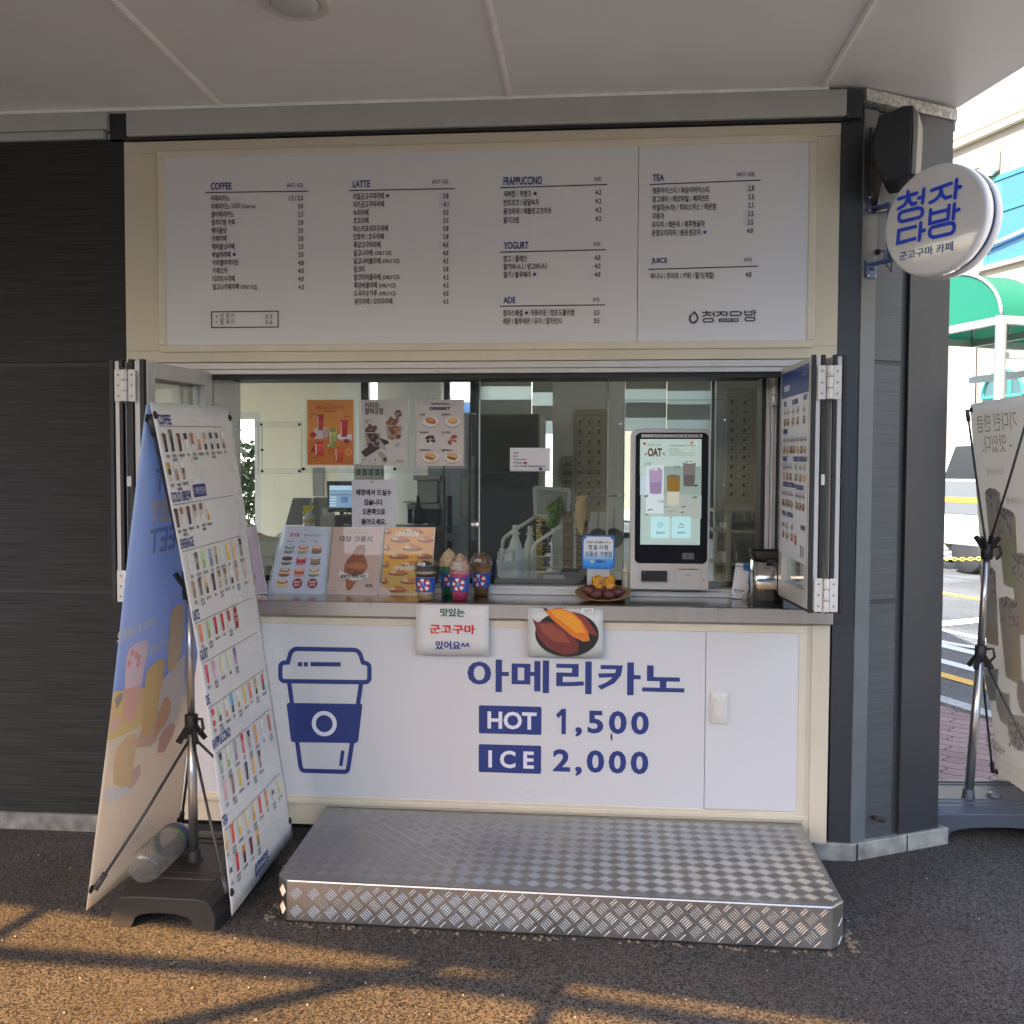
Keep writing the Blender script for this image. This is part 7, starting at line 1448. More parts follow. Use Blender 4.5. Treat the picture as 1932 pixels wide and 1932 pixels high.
# cup towers
TINT = glassm('smoky_cup', (.80, .70, .62), .05, 1.4, haze=.10, hazecol=(.3, .22, .16))
def tower(q, wpx, ytop, n, label, y=.62):
    c = at(*ZR(q, 1250), y=y); w_ = (at(*ZR(q+wpx/2, 1000), y=y).x-at(*ZR(q-wpx/2, 1000), y=y).x)/2; zt_ = at(*ZR(q, ytop), y=y).z; z0_ = WZ+.02; st_ = (zt_-z0_)/n; t = thing('cup_tower', (c.x, y, z0_), label, 'cups', 'towers of upturned clear cups')
    mb = MB()
    for i in range(n): zz = z0_+st_*i; mb.lathe([(w_, zz), (w_*1.03, zz+.006), (w_*.97, zz+.01), (w_*.84, zz+st_*1.0)], (c.x, y, 0), n=26)
    mb.lathe([(w_*.84, zt_), (0, zt_)], (c.x, y, 0), n=26); mb.build('cups', TINT, t); return c, zt_, w_
tower(1272, 135, 560, 6, 'lower tower of upturned smoky clear cups')
c, zt_, w_ = tower(1432, 150, 560, 12, 'taller tower of clear cups topped by a paper bag')
t = thing('paper_bag', (c.x, .62, zt_), 'crumpled brown paper bag on top of the taller cup tower', 'bag'); random.seed(9)
mb = MB(); n = 12; vs = []; zb0 = at(*ZR(1432, 640), y=.62).z; zb1 = at(*ZR(1432, 378), y=.62).z
for i in range(7):
    f = i/6
    for k_ in range(n): a_ = 6.283*k_/n; r_ = (w_*1.15*(1-.1*f) if i < 6 else w_*.35)*random.uniform(.86, 1.1); vs.append((c.x+r_*math.cos(a_), .62+r_*math.sin(a_), zb0+(zb1-zb0)*f+(random.uniform(-.012, .012) if 0 < i < 6 else (-.02*(k_ % 5) if i == 0 else 0))))
mb.add(vs, [(i*n+k_, i*n+(k_+1) % n, (i+1)*n+(k_+1) % n, (i+1)*n+k_) for i in range(6) for k_ in range(n)]+[tuple(range(6*n, 7*n))]); mb.build('paper', mat('kraft_paper', (.60, .43, .23), .75), t)
t, a, b, d = quadbox('sealer_box', ZR(990, 1255), ZR(1495, 1405), .55, .2, None, 'low black and grey appliance with blue top behind the glass', 'appliance')
mb = MB(); mb.box(a.x, b.x, .55, .62, WZ, b.z-.004); mb.build('body', mat('appliance_black', (.016, .016, .018), .35), t, .004); mb = MB(); mb.box(a.x-.0, a.x+.10, .545, .549, WZ+.005, b.z-.01); mb.build('side', mat('appliance_grey', (.4, .39, .35), .45), t)
mb = MB(); mb.prism([(a.x+.08, .55, b.z-.003), (b.x-.04, .55, b.z-.003), (b.x-.03, .62, b.z+.012), (a.x+.09, .62, b.z+.012)], (0, 0, .003)); mb.build('lid', mat('appliance_blue', (.02, .035, .10), .3), t)
# utensils on the column
for i, (px_, lab) in enumerate(((1128, 'dark clear scoop hanging on the column nearest the cup towers'), (1158, 'dark clear scoop hanging on the column nearest the terminal'))):
    c = at(px_, 1015, y=1.4); t = thing('scoop', tuple(c), lab, 'scoop', 'scoops hanging on the column'); mb = MB(); mb.M = Matrix.Translation(c) @ Matrix.Rotation(R(90), 4, 'X'); mb.lathe([(.02, -.03), (.045, -.02), (.055, .0), (.05, .004), (.044, -.012), (0, -.02)], n=24); mb.build('bowl', mat('scoop_plastic', (.30, .30, .30), .2), t); mb = MB(); mb.tube([c+Vector((.0, .0, .05)), c+Vector((.004, .015, .16))], .004, 8); mb.build('grip', mat('grip_grey', (.4, .4, .4), .4), t)
mb = MB(); c1, c2_ = at(1105, 990, y=1.42), at(1178, 990, y=1.42); mb.tube([c1+Vector((0, 0, .16)), c2_+Vector((0, 0, .16))], .006, 8); tag(mb.build('hanging_rail', mat('rail_steel', (.5, .5, .5), .3, metal=1)), 'thin steel rail that the dark scoops hang from', 'rail')
# price charts stuck on the column and on the right hand wall
def chart(name, q0, q1, y, label, cols, rows_, bg='#aaa493', x=None, sx_=1):
    if x is None:
        a, b = at(q0[0], q1[1], y=y), at(q1[0], q0[1], y=y); F = Frame((a.x, y-.001, a.z), (1, 0, 0), (0, 0, 1)); W, H = b.x-a.x, b.z-a.z
    t = thing(name, tuple(a), label, 'chart', 'recipe charts on the inner walls'); mb = MB(); mb.box(a.x, b.x, y, y+.002, a.z, b.z); sh = mb.build('sheet', pm(bg, .5), t); A = Art(F, base=.0006)
    for i in range(rows_):
        v = H*(.93-.9*i/rows_); A.rect(W*.04, v+.004, W*.95, v+.0055, '#4a4840', 1)
        for j in range(cols):
            u = W*(.08+.9*j/cols); A.glass(u+.012, v-H*.6/rows_, .02, H*.42/rows_, ['#5a4a3a', random.choice(('#7a6a58', '#8a7a60', '#a08a60', '#6a3a30'))], 2)
            for l_ in range(4): A.rect(u+.032, v-.010-l_*H*.14/rows_, u+W*.6/cols*random.uniform(.6, 1), v-.006-l_*H*.14/rows_, '#45433c', 2)
    A.build('print', sh)
chart('recipe_chart', (1084, 772), (1146, 965), 2.29, 'large recipe chart on the cream column', 3, 9, '#96917f')
chart('recipe_chart', (1060, 860), (1079, 970), 2.285, 'narrow recipe chart on the column edge by the dark fridge', 2, 6, '#8f8a78')
chart('recipe_chart', (1370, 735), (1426, 948), 1.28, 'tall recipe chart at the right of the order terminal', 2, 11, '#a9a592')
mb = MB(); a = at(1352, 706, y=1.30); mb.box(a.x, 1.74, 1.30, 1.36, .06, 2.6); tag(mb.build('partition_wall', GREYIN), 'pale inner partition wall carrying the recipe chart by the terminal', 'wall')
t = thing('shelf_unit', tuple(at(1390, 1100, y=1.0)), 'pale shelf unit with labels and cartons right of the terminal', 'shelf')
a, b = at(1346, 1115, y=1.02), at(1428, 962, y=1.02); SHM = mat('shelf_cream', (.66, .62, .48), .5)
mb = MB()
for z_ in (b.z, at(1390, 1000, y=1.02).z, at(1390, 1062, y=1.02).z, .5): mb.box(a.x, b.x+.15, 1.02, 1.27, z_-.014, z_)
xm = at(1375, 1000, y=1.02).x; mb.box(xm-.012, xm+.012, 1.015, 1.27, .06, b.z-.014); mb.box(b.x+.12, b.x+.15, 1.02, 1.27, .06, b.z-.014); mb.build('frame', SHM, t)
mb = MB(); mb.box(xm+.015, b.x+.1, 1.03, 1.25, at(1390, 1000, y=1.02).z-.20, at(1390, 1000, y=1.02).z-.015); mb.build('drawer', mat('drawer_grey', (.25, .24, .21), .5), t)
for i, (px_, py_) in enumerate(((1397, 976), (1427, 975))):
    c = at(px_, py_, y=1.01); mb = MB(); mb.box(c.x-.022, c.x+.022, 1.005, 1.014, c.z-.022, c.z+.022); tg = mb.build('tag', mat('tag_paper', (.58, .56, .47), .6), t); F = Frame((c.x-.022, 1.0045, c.z-.022), (1, 0, 0), (0, 0, 1)); A = Art(F)
    for q_ in range(4): A.rect(.004, .008+.008*q_, .036-.006*(q_ % 2), .011+.008*q_, '#4a4740', 1)
    A.build('print', tg)
for q0, q1, lab, cc in (((1352, 1004), (1372, 1040), 'beige carton on the left of the middle shelf beside the terminal', (.42, .34, .20)), ((1349, 965), (1374, 985), 'pale paper pack on the upper shelf beside the terminal', (.55, .52, .42)), ((1351, 1065), (1370, 1095), 'yellowish bag of goods on the lowest visible shelf', (.40, .30, .12))):
    t, a, b, d = quadbox('carton', q0, q1, 1.05, .1, None, lab, 'carton', group='packs on the shelf unit'); mb = MB(); mb.box(a.x, b.x, 1.05, 1.15, a.z, b.z); mb.build('box', mat('carton_%d' % (cc[1]*100), cc, .65, var=(20, .2)), t, .004)
# chairs and tables at the back left, with the plant outside the glass door
CHG = mat('chair_grey', (.36, .35, .29), .45); CHO = mat('chair_wood', (.42, .23, .08), .45); LEGM = mat('chair_leg', (.30, .30, .29), .35, metal=.7)
def chair(px_, y, label, m, turn=0):
    c = at(px_, 1000, y=y); t = thing('cafe_chair', (c.x, y, .06), label, 'chair', 'round backed chairs inside the cafe'); z0_ = .06
    mb = MB(); mb.lathe([(0, .0), (.20, .0), (.21, .012), (.2, .024), (0, .026)], (c.x, y, z0_+.44), n=28); mb.build('seat', m, t)
    mb = MB(); mb.M = Matrix.Translation((c.x, y-.16, z0_+.80)) @ Matrix.Rotation(R(turn), 4, 'Z') @ Matrix.Rotation(R(8), 4, 'X'); vs = []; n = 28
    for s_ in (0, 1):
        for k_ in range(n): a_ = 6.283*k_/n; x_ = .235*math.cos(a_); vs.append((x_, -.03*(1-(x_/.235)**2)+.012*s_, .195*math.sin(a_)*(1-.12*math.sin(a_))))
    mb.add(vs, [tuple(range(n))[::-1], tuple(range(n, 2*n))]+[(k_, (k_+1) % n, n+(k_+1) % n, n+k_) for k_ in range(n)]); mb.build('backrest', m, t, .004)
    mb = MB(); mb.box(c.x-.075, c.x+.075, y-.205, y-.185, z0_+.72, z0_+.78); mb.bar((c.x, y-.20, z0_+.76), (c.x, y-.15, z0_+.44), .03, .012); mb.build('back_bracket', LEGM, t)
    mb = MB(); mb.tube([(c.x, y, z0_+.02), (c.x, y, z0_+.44)], .028, 14); mb.lathe([(.20, 0), (.20, .012), (.03, .02)], (c.x, y, z0_), n=28); mb.build('pedestal', LEGM, t)
chair(514, 3.9, 'grey round backed chair in front, seen from behind', CHG); chair(480, 4.4, 'orange wooden round backed chair behind the grey one', CHO, 20); chair(566, 4.6, 'pale round backed chair at the far table, half hidden by the desk', CHG, -15)
c = at(520, 985, y=4.5); t = thing('cafe_table', (c.x, 4.5, .06), 'small round white table between the round backed chairs', 'table'); mb = MB(); mb.lathe([(0, .74), (.34, .74), (.34, .765), (0, .766)], (c.x, 4.5, .06), n=36); mb.build('tabletop', mat('table_white', (.66, .64, .58), .4), t); mb = MB(); mb.tube([(c.x, 4.5, .07), (c.x, 4.5, .80)], .03, 14); mb.lathe([(.22, 0), (.22, .012), (.03, .02)], (c.x, 4.5, .06), n=28); mb.build('pedestal', LEGM, t)
t, a, b, d = quadbox('framed_print', (590, 882), (610, 908), BY-.02, .01, None, 'small grey picture on the cream back wall', 'picture'); mb = MB(); mb.box(a.x, b.x, BY-.02, BY-.001, a.z-.15, b.z); mb.build('print', mat('print_grey', (.25, .25, .24), .5), t)
LEAF = mat('plant_leaf', (.035, .075, .02), .5, var=(9, .35))
def foliage(mb, c, rad, n, sz, rnd):
    for _ in range(n):
        v = Vector((rnd.gauss(0, 1), rnd.gauss(0, 1), rnd.gauss(0, .8))); v = v/max(v.length, .01)*rnd.random()**.45*rad; p = Vector(c)+v; d = Vector((rnd.uniform(-1, 1), rnd.uniform(-1, 1), rnd.uniform(-.9, .4))).normalized(); e = d.cross(Vector((rnd.uniform(-1, 1), rnd.uniform(-1, 1), rnd.uniform(-1, 1)))).normalized(); s_ = sz*rnd.uniform(.6, 1.3)
        mb.add([p, p+d*s_*.5+e*s_*.28, p+d*s_, p+d*s_*.5-e*s_*.28], [(0, 1, 2, 3)])
rnd = random.Random(4)
c = at(447, 905, y=6.6); t = thing('potted_shrub', (c.x, 6.6, 0), 'leafy shrub in a pot outside the glass door at the back', 'shrub')
mb = MB()
for (px_, py_, rr_, n_) in ((440, 900, .34, 260), (470, 925, .22, 60), (430, 860, .3, 120), (455, 980, .22, 80), (480, 955, .14, 22), (462, 872, .14, 40)): foliage(mb, at(px_, py_, y=6.6), rr_*1.3, n_, .13, rnd)
mb.build('leaves', LEAF, t)
mb = MB()
for i in range(7): mb.tube([(c.x+.02*i-.06, 6.6, .4), (c.x+.05*i-.15, 6.6+.04*(i % 3), 1.0), at(430+9*i, 900+12*(i % 4), y=6.6)], [.014, .010, .004], 6)
mb.build('stem', mat('bark_brown', (.09, .06, .04), .8), t); mb = MB(); mb.lathe([(.0, 0), (.17, 0), (.22, .42), (.20, .42), (.19, .38), (0, .38)], (c.x, 6.6, 0), n=28); mb.build('pot', mat('pot_grey', (.35, .34, .32), .7), t)

# ================================================================== OUTSIDE BEHIND AND TO THE RIGHT
WHB = mat('white_render', (.70, .68, .62), .8, var=(1.5, .06))
nb = thing('white_house', (-3, 8, 0), 'sunlit white house seen through the back windows of the cafe', 'building')
mb = MB(); mb.box(-11, 0.2, 8.2, 12, 0, 4.6); mb.build('wall', WHB, nb); mb = MB(); mb.box(-11.3, .5, 7.9, 12.3, 4.6, 4.8); mb.build('roof', mat('roof_edge', (.3, .3, .3), .6), nb)
for x_ in (-9.8, -7.2, -1.5):
    mb = MB(); mb.box(x_, x_+1.1, 8.17, 8.21, 1.1, 2.5); wn_ = mb.build('window', mat('house_window_frame', (.3, .3, .3), .5), nb); mb = MB(); mb.box(x_+.06, x_+1.04, 8.16, 8.168, 1.16, 2.44); mb.build('pane', mat('blue_pane', (.03, .07, .16), .08, spec=.8), wn_)

# cream building across the road: everything laid out along its own facade
BN = 14.5
CRB = mat('cream_render', (.205, .178, .142), .85, var=(.8, .06)); GRNF = mat('green_window_frame', (.03, .16, .12), .4)
cb = thing('cream_building', (*rd(BN, 10), 0), 'cream rendered building across the road with blue windows and an arched doorway', 'building')
def bw(t_, n, z): q = NV*(BN+n)+DV*t_; return Vector((q.x, q.y, z))
def onf(px, py, n=0):                       # point of the photo on the facade plane shifted n
    d = CF + CR*((px-966)/1932/FPX) - CU*((py-966)/1932/FPX); tt = (BN+n-CAM.dot(NV3))/d.dot(NV3); q = CAM+d*tt; return q.dot(DV3), q.z
def fbox(mb, t0, t1, n0, n1, z0, z1): mb.prism([bw(t0, n0, z0), bw(t1, n0, z0), bw(t1, n1, z0), bw(t0, n1, z0)], (0, 0, z1-z0))
mb = MB(); fbox(mb, -30, 45, 0, 8, 0, 13); mb.build('wall', CRB, cb)
t0, zz = onf(1835, 262); mb = MB(); fbox(mb, -30, 45, -.10, -.002, zz+.12, zz+.45); mb.build('string_course', mat('pink_band', (.50, .36, .32), .8), cb)
mb = MB(); a_ = onf(1835, 268); fbox(mb, -30, 45, -.16, -.002, a_[1]-.02, a_[1]+.10); mb.build('ledge', mat('ledge_cream', (.60, .55, .44), .8), cb)
# windows
def facade_window(q0, q1, bars, name='window'):
    ta, za_ = onf(*q0); tb, zb2 = onf(*q1); zt2 = max(za_, zb2); zb3 = min(za_, zb2); tl, tr = max(ta, tb), min(ta, tb)
    mb = MB(); f = .10
    fbox(mb, tr, tl, -.05, -.002, zt2-f, zt2); fbox(mb, tr, tl, -.05, -.002, zb3, zb3+f); fbox(mb, tl-f, tl, -.05, -.002, zb3+f, zt2-f); fbox(mb, tr, tr+f, -.05, -.002, zb3+f, zt2-f)
    zm = zb3+(zt2-zb3)*.60; fbox(mb, tr+f, tl-f, -.05, -.002, zm-.05, zm+.05)
    for k_ in range(1, bars): tm = tr+(tl-tr)*k_/bars; fbox(mb, tm-.05, tm+.05, -.05, -.002, zb3+f, zm-.05)
    wn_ = mb.build(name, GRNF, cb); mb = MB(); fbox(mb, tr+f, tl-f, -.02, -.003, zb3+f, zt2-f); mb.build('pane', mat('sky_blue_pane', (.03, .10, .19), .12, spec=.6), wn_); mb = MB(); fbox(mb, tr-.1, tl+.1, -.12, -.002, zb3-.08, zb3-.005); mb.build('sill', mat('sill_cream', (.6, .56, .46), .8), wn_)
tA = onf(1862, 333)[0]; zA, zB3 = onf(1890, 330)[1], onf(1862, 503)[1]
def facade_window_tz(tl, tr, zb3, zt2, bars):
    qa = proj(bw(tl, 0, zt2)); qb = proj(bw(tr, 0, zb3)); facade_window(qa, qb, bars)
facade_window_tz(tA, tA-3.2, zB3, zA, 2); facade_window_tz(tA-4.4, tA-7.6, zB3, zA, 2)
# arched doorway under the awning
ta, za_ = onf(1852, 752); tb, _ = onf(1945, 752); tm, rad = (ta+tb)/2, abs(ta-tb)/2
mb = MB(); mb.prism([bw(tm+rad*math.cos(R(a_)), -.06, za_+rad*math.sin(R(a_))) for a_ in range(0, 181, 10)]+[bw(tm-rad, -.06, 0), bw(tm+rad, -.06, 0)], NV.to_3d()*.05); o = mb.build('arched_surround', mat('arch_cream', (.62, .58, .40), .8), cb)
mb = MB(); r2 = rad*.84; mb.prism([bw(tm+r2*math.cos(R(a_)), -.075, za_+r2*math.sin(R(a_))) for a_ in range(0, 181, 10)]+[bw(tm-r2, -.075, 0), bw(tm+r2, -.075, 0)], NV.to_3d()*.012); dr_ = mb.build('door', mat('dark_teal_glass', (.02, .05, .055), .1, spec=.8), cb)
mb = MB()
for a_ in range(0, 180, 10): mb.bar(bw(tm+r2*math.cos(R(a_)), -.09, za_+r2*math.sin(R(a_))), bw(tm+r2*math.cos(R(a_+10)), -.09, za_+r2*math.sin(R(a_+10))), .07, .05)
for dt in (-.35, 0, .35): mb.bar(bw(tm+dt*r2*1.0, -.09, 0), bw(tm+dt*r2, -.09, za_+r2*math.sqrt(1-dt*dt)), .06, .05)
mb.bar(bw(tm-r2, -.09, za_), bw(tm+r2, -.09, za_), .06, .06); mb.build('frame', GRNF, dr_)
# pipes and junction box
STP = mat('wall_pipe_steel', (.55, .55, .56), .3, metal=.8); PIPC = mat('cream_pipe', (.58, .53, .42), .6)
t = thing('wall_pipes', tuple(bw(onf(1810, 500)[0], -.1, 2)), 'steel and cream pipes climbing the cream facade', 'pipes')
def fp(px, py, n=-.12): tt, z_ = onf(px, py, n); return bw(tt, n, z_)
mb = MB(); mb.tube([fp(1806, 490), fp(1808, 372), fp(1811, 352), fp(1822, 340), fp(1850, 326), fp(1872, 325), fp(1878, 318), fp(1879, 280)], .085, 12); mb.build('pipe', STP, t)
mb = MB(); mb.tube([fp(1818, 490), fp(1819, 425), fp(1823, 415), fp(1845, 404), fp(1852, 396), fp(1853, 384)], .055, 10); mb.tube([fp(1858, 362), fp(1858, 322), fp(1850, 312), fp(1838, 318)], .055, 10); mb.build('pipe', PIPC, t)
mb = MB(); mb.tube([fp(1825, 482), fp(1932, 434), fp(1990, 408)], .045, 10); mb.build('pipe', STP, t)
mb = MB()
for px_, r_ in ((1799, .07), (1809, .10), (1821, .07), (1832, .09)): tt, _ = onf(px_, 700, -.15); mb.tube([bw(tt, -.15, .1), bw(tt, -.15, onf(px_, 520)[1])], r_, 10)
mb.build('downpipe', mat('pale_downpipe', (.55, .52, .44), .5, metal=.2), t)
a_, b_ = onf(1838, 372), onf(1866, 345); t = thing('junction_box', tuple(bw((a_[0]+b_[0])/2, -.1, (a_[1]+b_[1])/2)), 'small white junction box on the cream facade beside the steel pipe', 'junction box'); z_l, z_h = onf(1852, 380)[1], onf(1852, 348)[1]
mb = MB(); fbox(mb, min(a_[0], b_[0]), max(a_[0], b_[0]), -.38, -.01, z_l, z_h); mb.build('box', mat('box_white', (.66, .64, .58), .5), t, .01); mb = MB(); fbox(mb, min(a_[0], b_[0])+.05, max(a_[0], b_[0])-.05, -.39, -.382, z_l+.05, z_h-.05); mb.build('lid', mat('box_lid', (.60, .62, .64), .4), t)
# green vaulted awning over the far pavement
aw = thing('green_awning', (6.5, 7.5, 0), 'green translucent barrel vault awning on steel posts', 'awning')
GREEN = sheetm('green_polycarbonate', '#1f6e55', .42, .35); AWS = mat('awning_steel', (.21, .21, .20), .4, metal=.3)
def awp(n, t_, z): q = NV*n+DV*t_; return Vector((q.x, q.y, z))
nG = 8.8
def onn(px, py, n): d = CF+CR*((px-966)/1932/FPX)-CU*((py-966)/1932/FPX); q = CAM+d*((n-CAM.dot(NV3))/d.dot(NV3)); return q.dot(DV3), q.z
tc_, zE = onn(1889, 596, nG); tp2, zp = onn(1786, 522, nG); HWV, RISE = tp2-tc_, zp-zE
def vault(f, n): return awp(n, tc_+2*HWV*f, zE+RISE*math.sqrt(max(0, 1-(2*f-1)**2)))
mb = MB(); nf = 20; ns = [nG+.001+(14.4-nG)*i/8 for i in range(9)]
mb.add([vault(.5-.5*math.cos(math.pi*i/nf), n) for i in range(nf+1) for n in ns], [(i*9+j, (i+1)*9+j, (i+1)*9+j+1, i*9+j+1) for i in range(nf) for j in range(8)], True); mb.build('roof_sheet', GREEN, aw)
mb = MB(); mb.add([vault(.5-.5*math.cos(math.pi*i/nf), nG) for i in range(nf+1)], [tuple(range(nf+1))]); mb.build('gable_sheet', GREEN, aw)
mb = MB()
for n in ns: mb.tube([vault(.5-.5*math.cos(math.pi*i/nf), n)+Vector((0, 0, .012)) for i in range(nf+1)], .026, 6)
mb.tube([vault(.5, nG-.02), awp(nG-.02, tc_+2*HWV*.78, zE)], .02, 6)
mb.build('rib', AWS, aw)
mb = MB()
for f in (0, 1): mb.bar(awp(nG-.06, tc_+2*HWV*f, zE-.05), awp(14.4, tc_+2*HWV*f, zE-.05), .08, .11)
for i, n in enumerate(ns):
    if i % 2 == 0: mb.bar(awp(n, tc_-.0, zE-.055), awp(n, tc_+2*HWV, zE-.055), .07, .10)
mb.bar(awp(nG+1.4, tc_-.2, zE-.62), awp(nG+1.4, tc_+2*HWV, zE-.62), .08, .10); mb.bar(awp(nG, tc_+.1, zE-.50), awp(14.4, tc_+.1, zE-.50), .06, .08)
mb.build('frame', AWS, aw)
for n, f in ((nG, 0), (nG, 1), (13.6, 0)): mb = MB(); mb.tube([awp(n, tc_+2*HWV*f, .05), awp(n, tc_+2*HWV*f, zE-.1)], .07, 14); mb.build('post', mat('awning_post', (.15, .14, .125), .35, metal=.3), aw)
# white pickup truck parked across the road
tkY = 9.0
tr = thing('pickup_truck', (*rd(9.9, 12), 0), 'white small truck parked across the road with a grey side and orange stripe', 'truck')
def tk_(px, py, n): d = CF+CR*((px-966)/1932/FPX)-CU*((py-966)/1932/FPX); q = CAM+d*((n-CAM.dot(NV3))/d.dot(NV3)); return q.dot(DV3), q.z
NT = 9.95
def tw(t_, n, z): q = NV*(NT+n)+DV*t_; return Vector((q.x, q.y, z))
tf = tk_(1768, 1000, NT)[0]+.35
zt2 = tk_(1800, 830, NT)[1]; zg0, zg1 = tk_(1800, 945, NT)[1], tk_(1800, 905, NT)[1]; zs0 = tk_(1800, 985, NT)[1]; zb4 = tk_(1800, 1040, NT)[1]
TW = mat('truck_white', (.42, .42, .42), .25, coat=.5); TG = mat('truck_grey', (.10, .105, .11), .35)
L_ = 4.8
mb = MB(); mb.prism([tw(tf, 0, zb4+.1), tw(tf+.02, 0, zg0), tw(tf-.22, 0, zg1), tw(tf-.55, 0, zt2-.05), tw(tf-.75, 0, zt2), tw(tf-1.9, 0, zt2), tw(tf-1.95, 0, zb4+.1)], NV.to_3d()*1.6); mb.build('cab', TW, tr, .04)
mb = MB(); mb.prism([tw(tf-.48, -.012, zg1+.02), tw(tf-.72, -.012, zt2-.10), tw(tf-1.75, -.012, zt2-.10), tw(tf-1.75, -.012, zg1+.02)], NV.to_3d()*.01); mb.build('side_window', mat('truck_glass', (.02, .022, .025), .15, spec=.3), tr)
mb = MB(); mb.prism([tw(tf-.08, -.012, zg0-.2), tw(tf-.3, -.012, zg1-.02), tw(tf-1.85, -.012, zg1-.02), tw(tf-1.85, -.012, zg0-.2)], NV.to_3d()*.01); mb.build('side_panel', TG, tr)
mb = MB(); mb.prism([tw(tf-.12, -.018, zg0-.02), tw(tf-.14, -.018, zg0+.06), tw(tf-1.85, -.018, zg0+.06), tw(tf-1.85, -.018, zg0-.02)], NV.to_3d()*.005); mb.build('stripe', mat('stripe_orange', (.65, .28, .03), .4), tr)
mb = MB(); mb.prism([tw(tf-2.0, .0, zb4+.2), tw(tf-2.0, 0, zg0+.05), tw(tf-L_, 0, zg0+.05), tw(tf-L_, 0, zb4+.2)], NV.to_3d()*1.6); mb.build('cargo_bed', TW, tr, .02)
mb = MB(); mb.prism([tw(tf+.05, -.02, zb4-.02), tw(tf+.08, -.02, zb4+.28), tw(tf-.45, -.02, zb4+.28), tw(tf-.5, -.02, zb4-.02)], NV.to_3d()*1.64); mb.build('bumper', TW, tr, .05)
mb = MB(); mb.prism([tw(tf-.08, -.028, zb4+.06), tw(tf-.06, -.028, zb4+.2), tw(tf-.36, -.028, zb4+.2), tw(tf-.30, -.028, zb4+.06)], NV.to_3d()*.02); mb.build('fog_lamp', mat('lamp_dark', (.02, .02, .022), .2), tr, .01)
for tt in (tf-.95, tf-3.7):
    for nn in (.12, 1.45): mb = MB(); mb.lathe([(.12, -.1), (.30, -.1), (.32, -.07), (.32, .07), (.30, .1), (.12, .1)], tw(tt, nn, .335), NV.to_3d(), 28); wl_ = mb.build('wheel', mat('tyre_black', (.015, .015, .015), .8), tr); mb = MB(); mb.lathe([(0, -.07), (.17, -.085), (.19, -.07), (.19, .07), (0, .07)], tw(tt, nn, .335), NV.to_3d(), 20); mb.build('rim', mat('rim_grey', (.4, .4, .4), .4, metal=.7), wl_)
# yellow plastic chain between low posts
ch = thing('chain_barrier', (*rd(9.0, 9), 0), 'yellow plastic chain barrier sagging beside the truck', 'chain'); CHY = mat('chain_yellow', (.65, .55, .05), .5)
mb = MB(); p0, p1 = NV*9.1+DV*(tf-3.4), NV*9.1+DV*(tf+1.2)
for i in range(60): f = (i+.5)/60; q = p0.lerp(p1, f); z_ = .30+.55*(2*f-1)**2*.6; mb.M = Matrix.Translation((q.x, q.y, z_)) @ Matrix.Rotation(math.atan2(DV.y, DV.x), 4, 'Z') @ Matrix.Rotation(R(90*(i % 2)), 4, 'X'); mb.tube([(.045*math.cos(a_), 0, .022*math.sin(a_)) for a_ in [6.283*k_/10 for k_ in range(11)]], .008, 5, cap=False)
mb.build('chain', CHY, ch)
for q in (p0, p1): mb = MB(); mb.lathe([(.14, 0), (.14, .05), (.03, .07), (.03, .72), (0, .73)], (q.x, q.y, .004), n=16); mb.build('post', CHY, ch)

# second banner stand, right of the corner, seen from its back
b2 = thing('banner_stand', (2.03, .45, 0), 'banner stand right of the corner, pale drink banner seen from behind on blue grey base', 'banner stand')
ft_, fb_ = at(1830, 763, y=.80), at(1880, 1475, y=.80)
RB = Sheet(fb_, fb_+Vector((.03, -.70, 0)), ft_, ft_+Vector((.0, -.70, 0)), wave=.003)
PB = sheetm('pale_banner_cloth', '#f6f3ec', .4, .5); rb = RB.cloth('banner', PB, b2, th=.0008)
bs_ = stand_base(b2, 2.06, .50, .62, .46, PLASB, 4, .13)
pb, pt_ = Vector(at(1827, 1505, z=.13)), at(1862, 1040, y=.40); ring_cap(b2, (pb.x, pb.y, .122), PLASB)
lo = at(1850, 1232, y=.40)
mb = MB(); mb.tube([pb, lo], .0185, 16); mb.tube([lo, pt_], .0155, 16); mb.build('pole', POLE, b2)
clamp(b2, lo, PLAS); clamp(b2, pt_, PLAS, False)
for u, v, c_ in ((.02, .985, pt_), (.98, .985, pt_), (.02, .03, lo), (.98, .03, lo)): e = RB.w(RB.W*u, RB.H*v); arm(b2, c_, e+RB.N*.02); eyelet(b2, e, RB.N)
mb = MB(); q = Vector((pb.x+.12, pb.y+.03, .128)); mb.lathe([(.03, 0), (.03, .01), (.022, .018), (0, .019)], q, n=20); mb.build('filler_cap', mat('filler_cap', (.12, .13, .15), .35), b2)
A = Art(RB, base=.0012, rough=.5); A.fade = .52
ZV = zo(2720, 800, 751/272); ZW = zo(2720, 1450, 955/272); ZX = zo(2720, 1950, 1051/272)
def rbx(q0, q1, Z): a, b = RB.p(*Z(*q0)), RB.p(*Z(*q1)); return a, b
DK = '#1a1a1a'
a, b = rbx((380, 1290), (720, 1180), ZV); hh = abs(b[1]-a[1])*.8; A.text('기다린 만큼', a[0], a[1]+.01, .088, DK, al='R', mirror=True, sx=1)
a, b = rbx((425, 1455), (665, 1340), ZV); A.text('- 맛있다.', a[0], a[1]+.012, .088, DK, al='R', mirror=True)
a, b = rbx((455, 1620), (580, 1590), ZV); A.text('초코라떼+펄', a[0], a[1], .036, '#6a625c', al='R', mirror=True); a, b = rbx((615, 1850), (751, 1820), ZV); A.text('녹차라떼+펄', a[0], a[1], .036, '#6a625c', al='R', mirror=True)
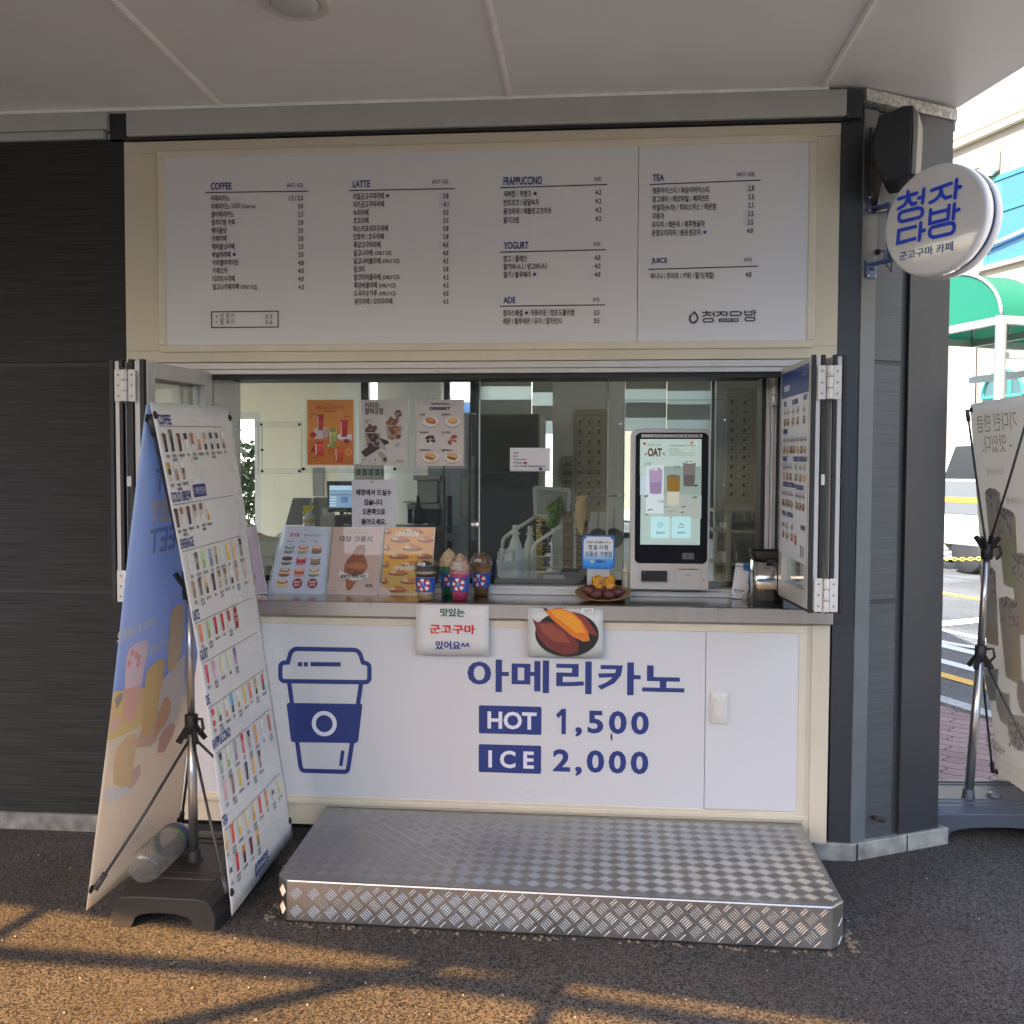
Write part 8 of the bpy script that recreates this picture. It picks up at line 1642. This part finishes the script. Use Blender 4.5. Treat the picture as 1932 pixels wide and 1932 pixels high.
def bubble(qb, qt, wd, cols, name='청자다방', Z=None, Zt=None):
    ub, vb = RB.p(*Z(*qb)); ut, vt = RB.p(*(Zt or Z)(*qt)); u = (ub+ut)/2; h = vt-vb
    n = len(cols)
    for i, c_ in enumerate(cols):
        f0, f1 = i/n, (i+1)/n; w0, w1 = wd*(.38+.12*f0), wd*(.38+.12*f1); A.poly([(u-w0, vb+h*f0), (u+w0, vb+h*f0), (u+w1, vb+h*f1), (u-w1, vb+h*f1)], c_, 2)
    A.ell(u, vb, wd*.38, wd*.07, cols[0], 2.2, 18); A.ell(u, vt, wd*.5, wd*.16, '#d5cfc6', 2.6, 24)
    for q_ in range(42): a_ = random.uniform(0, 6.283); r_ = random.random()**.5*.9; A.ell(u+wd*.46*r_*math.cos(a_), vt+wd*.13*r_*math.sin(a_)+.006, .0085, .0085, random.choice(('#2f2c31', '#45424a', '#57545c')), 3+.01*q_, 8)
    for q_ in range(16): A.ell(u+random.uniform(-.42, .42)*wd, vt-h*random.uniform(.06, .3), .007, .010, '#4d4850', 3, 7)
    A.text(name, u, vb+h*.62, .038, '#e4ddd0', al='C', mirror=True, bold=.04, lift=4)
bubble((665, 600), (655, -20), .165, ['#a98873', '#b08f7a', '#bfa28c', '#c9bcb0'], Z=ZW)
bubble((800, 900), (800, 200), .19, ['#a2b25f', '#a9b966', '#b3c07a', '#c6cbab'], Z=ZW)
bubble((640, 1500), (580, 770), .175, ['#b09274', '#cfc5b8', '#c9bba8', '#d6d0c6'], Z=ZW); bubble((850, 1870), (805, 1110), .20, ['#c9b183', '#cbb591', '#cbb9a0', '#d0c4b4'], Z=ZW)
bubble((950, 1400), (960, 660), .2, ['#b09274', '#bfa88c', '#c9bba8', '#d6d0c6'], Z=ZW)
A.poly([RB.p(*ZX(*q)) for q in ((600, 20), (770, 20), (760, 200), (735, 380), (660, 370), (625, 200))], '#8b9499', 2); A.poly([RB.p(*ZX(*q)) for q in ((620, 90), (755, 100), (730, 375), (665, 368))], '#4d5a66', 2.4)
A.poly([RB.p(*ZX(*q)) for q in ((725, 270), (900, 300), (900, 650), (800, 620), (750, 480))], '#d8d4cc', 2.2)
A.poly([RB.p(*ZX(*q)) for q in ((865, 520), (1100, 560), (1090, 950), (960, 930), (880, 780))], '#9a958f', 2.3)
for q_ in range(40): u, v = RB.p(*ZX(random.uniform(890, 1050), random.uniform(610, 920))); A.ell(u, v, .009, .010, random.choice(('#3a3a40', '#4a4a52')), 3, 7)
u, v = RB.p(*ZX(1040, 330)); A.ell(u, v, .05, .075, '#6f6864', 2.5, 20)
for i in range(4): A.text('쫀득한 타피오카', u, v+.035-.022*i, .017, '#c9c2b8', al='C', mirror=True, lift=4)
a, b = rbx((630, 720), (720, 760), ZX); A.line([a, b], .004, DK, 2, cap=False)
a, b = rbx((630, 850), (820, 900), ZX); A.text('+600원', a[0], a[1]-.01, .07, DK, al='R', mirror=True); a, b = rbx((640, 915), (1040, 1130), ZX); A.text('타피오카 펄 추가 가능합니다', a[0], a[1]-.02, .032, '#9a8f80', al='R', mirror=True); A.text('음료에 따라 선택 제한이 있을 수 있습니다', a[0], a[1]-.06, .022, '#b0a595', al='R', mirror=True)
A.build('print', rb)
bpy.data.curves.remove(_fc)

# building added out of view behind the viewer to darken the glass reflections
yb_ = thing('added_reflection_block', (-8, -17, 0), 'plain grey brown building across the yard mirrored in the serving glass', 'building')
mb = MB(); mb.box(-26, 10, -19, -15, 0, 4.6); mb.build('wall', mat('added_block_wall', (.20, .195, .19), .85, var=(.6, .2)), yb_)
for i in range(5):
    mb = MB(); mb.box(-22+5*i, -19.4+5*i, -14.99, -14.95, 1.2, 3.4); mb.build('window', mat('added_block_window', (.04, .05, .06), .1, spec=.8), yb_)
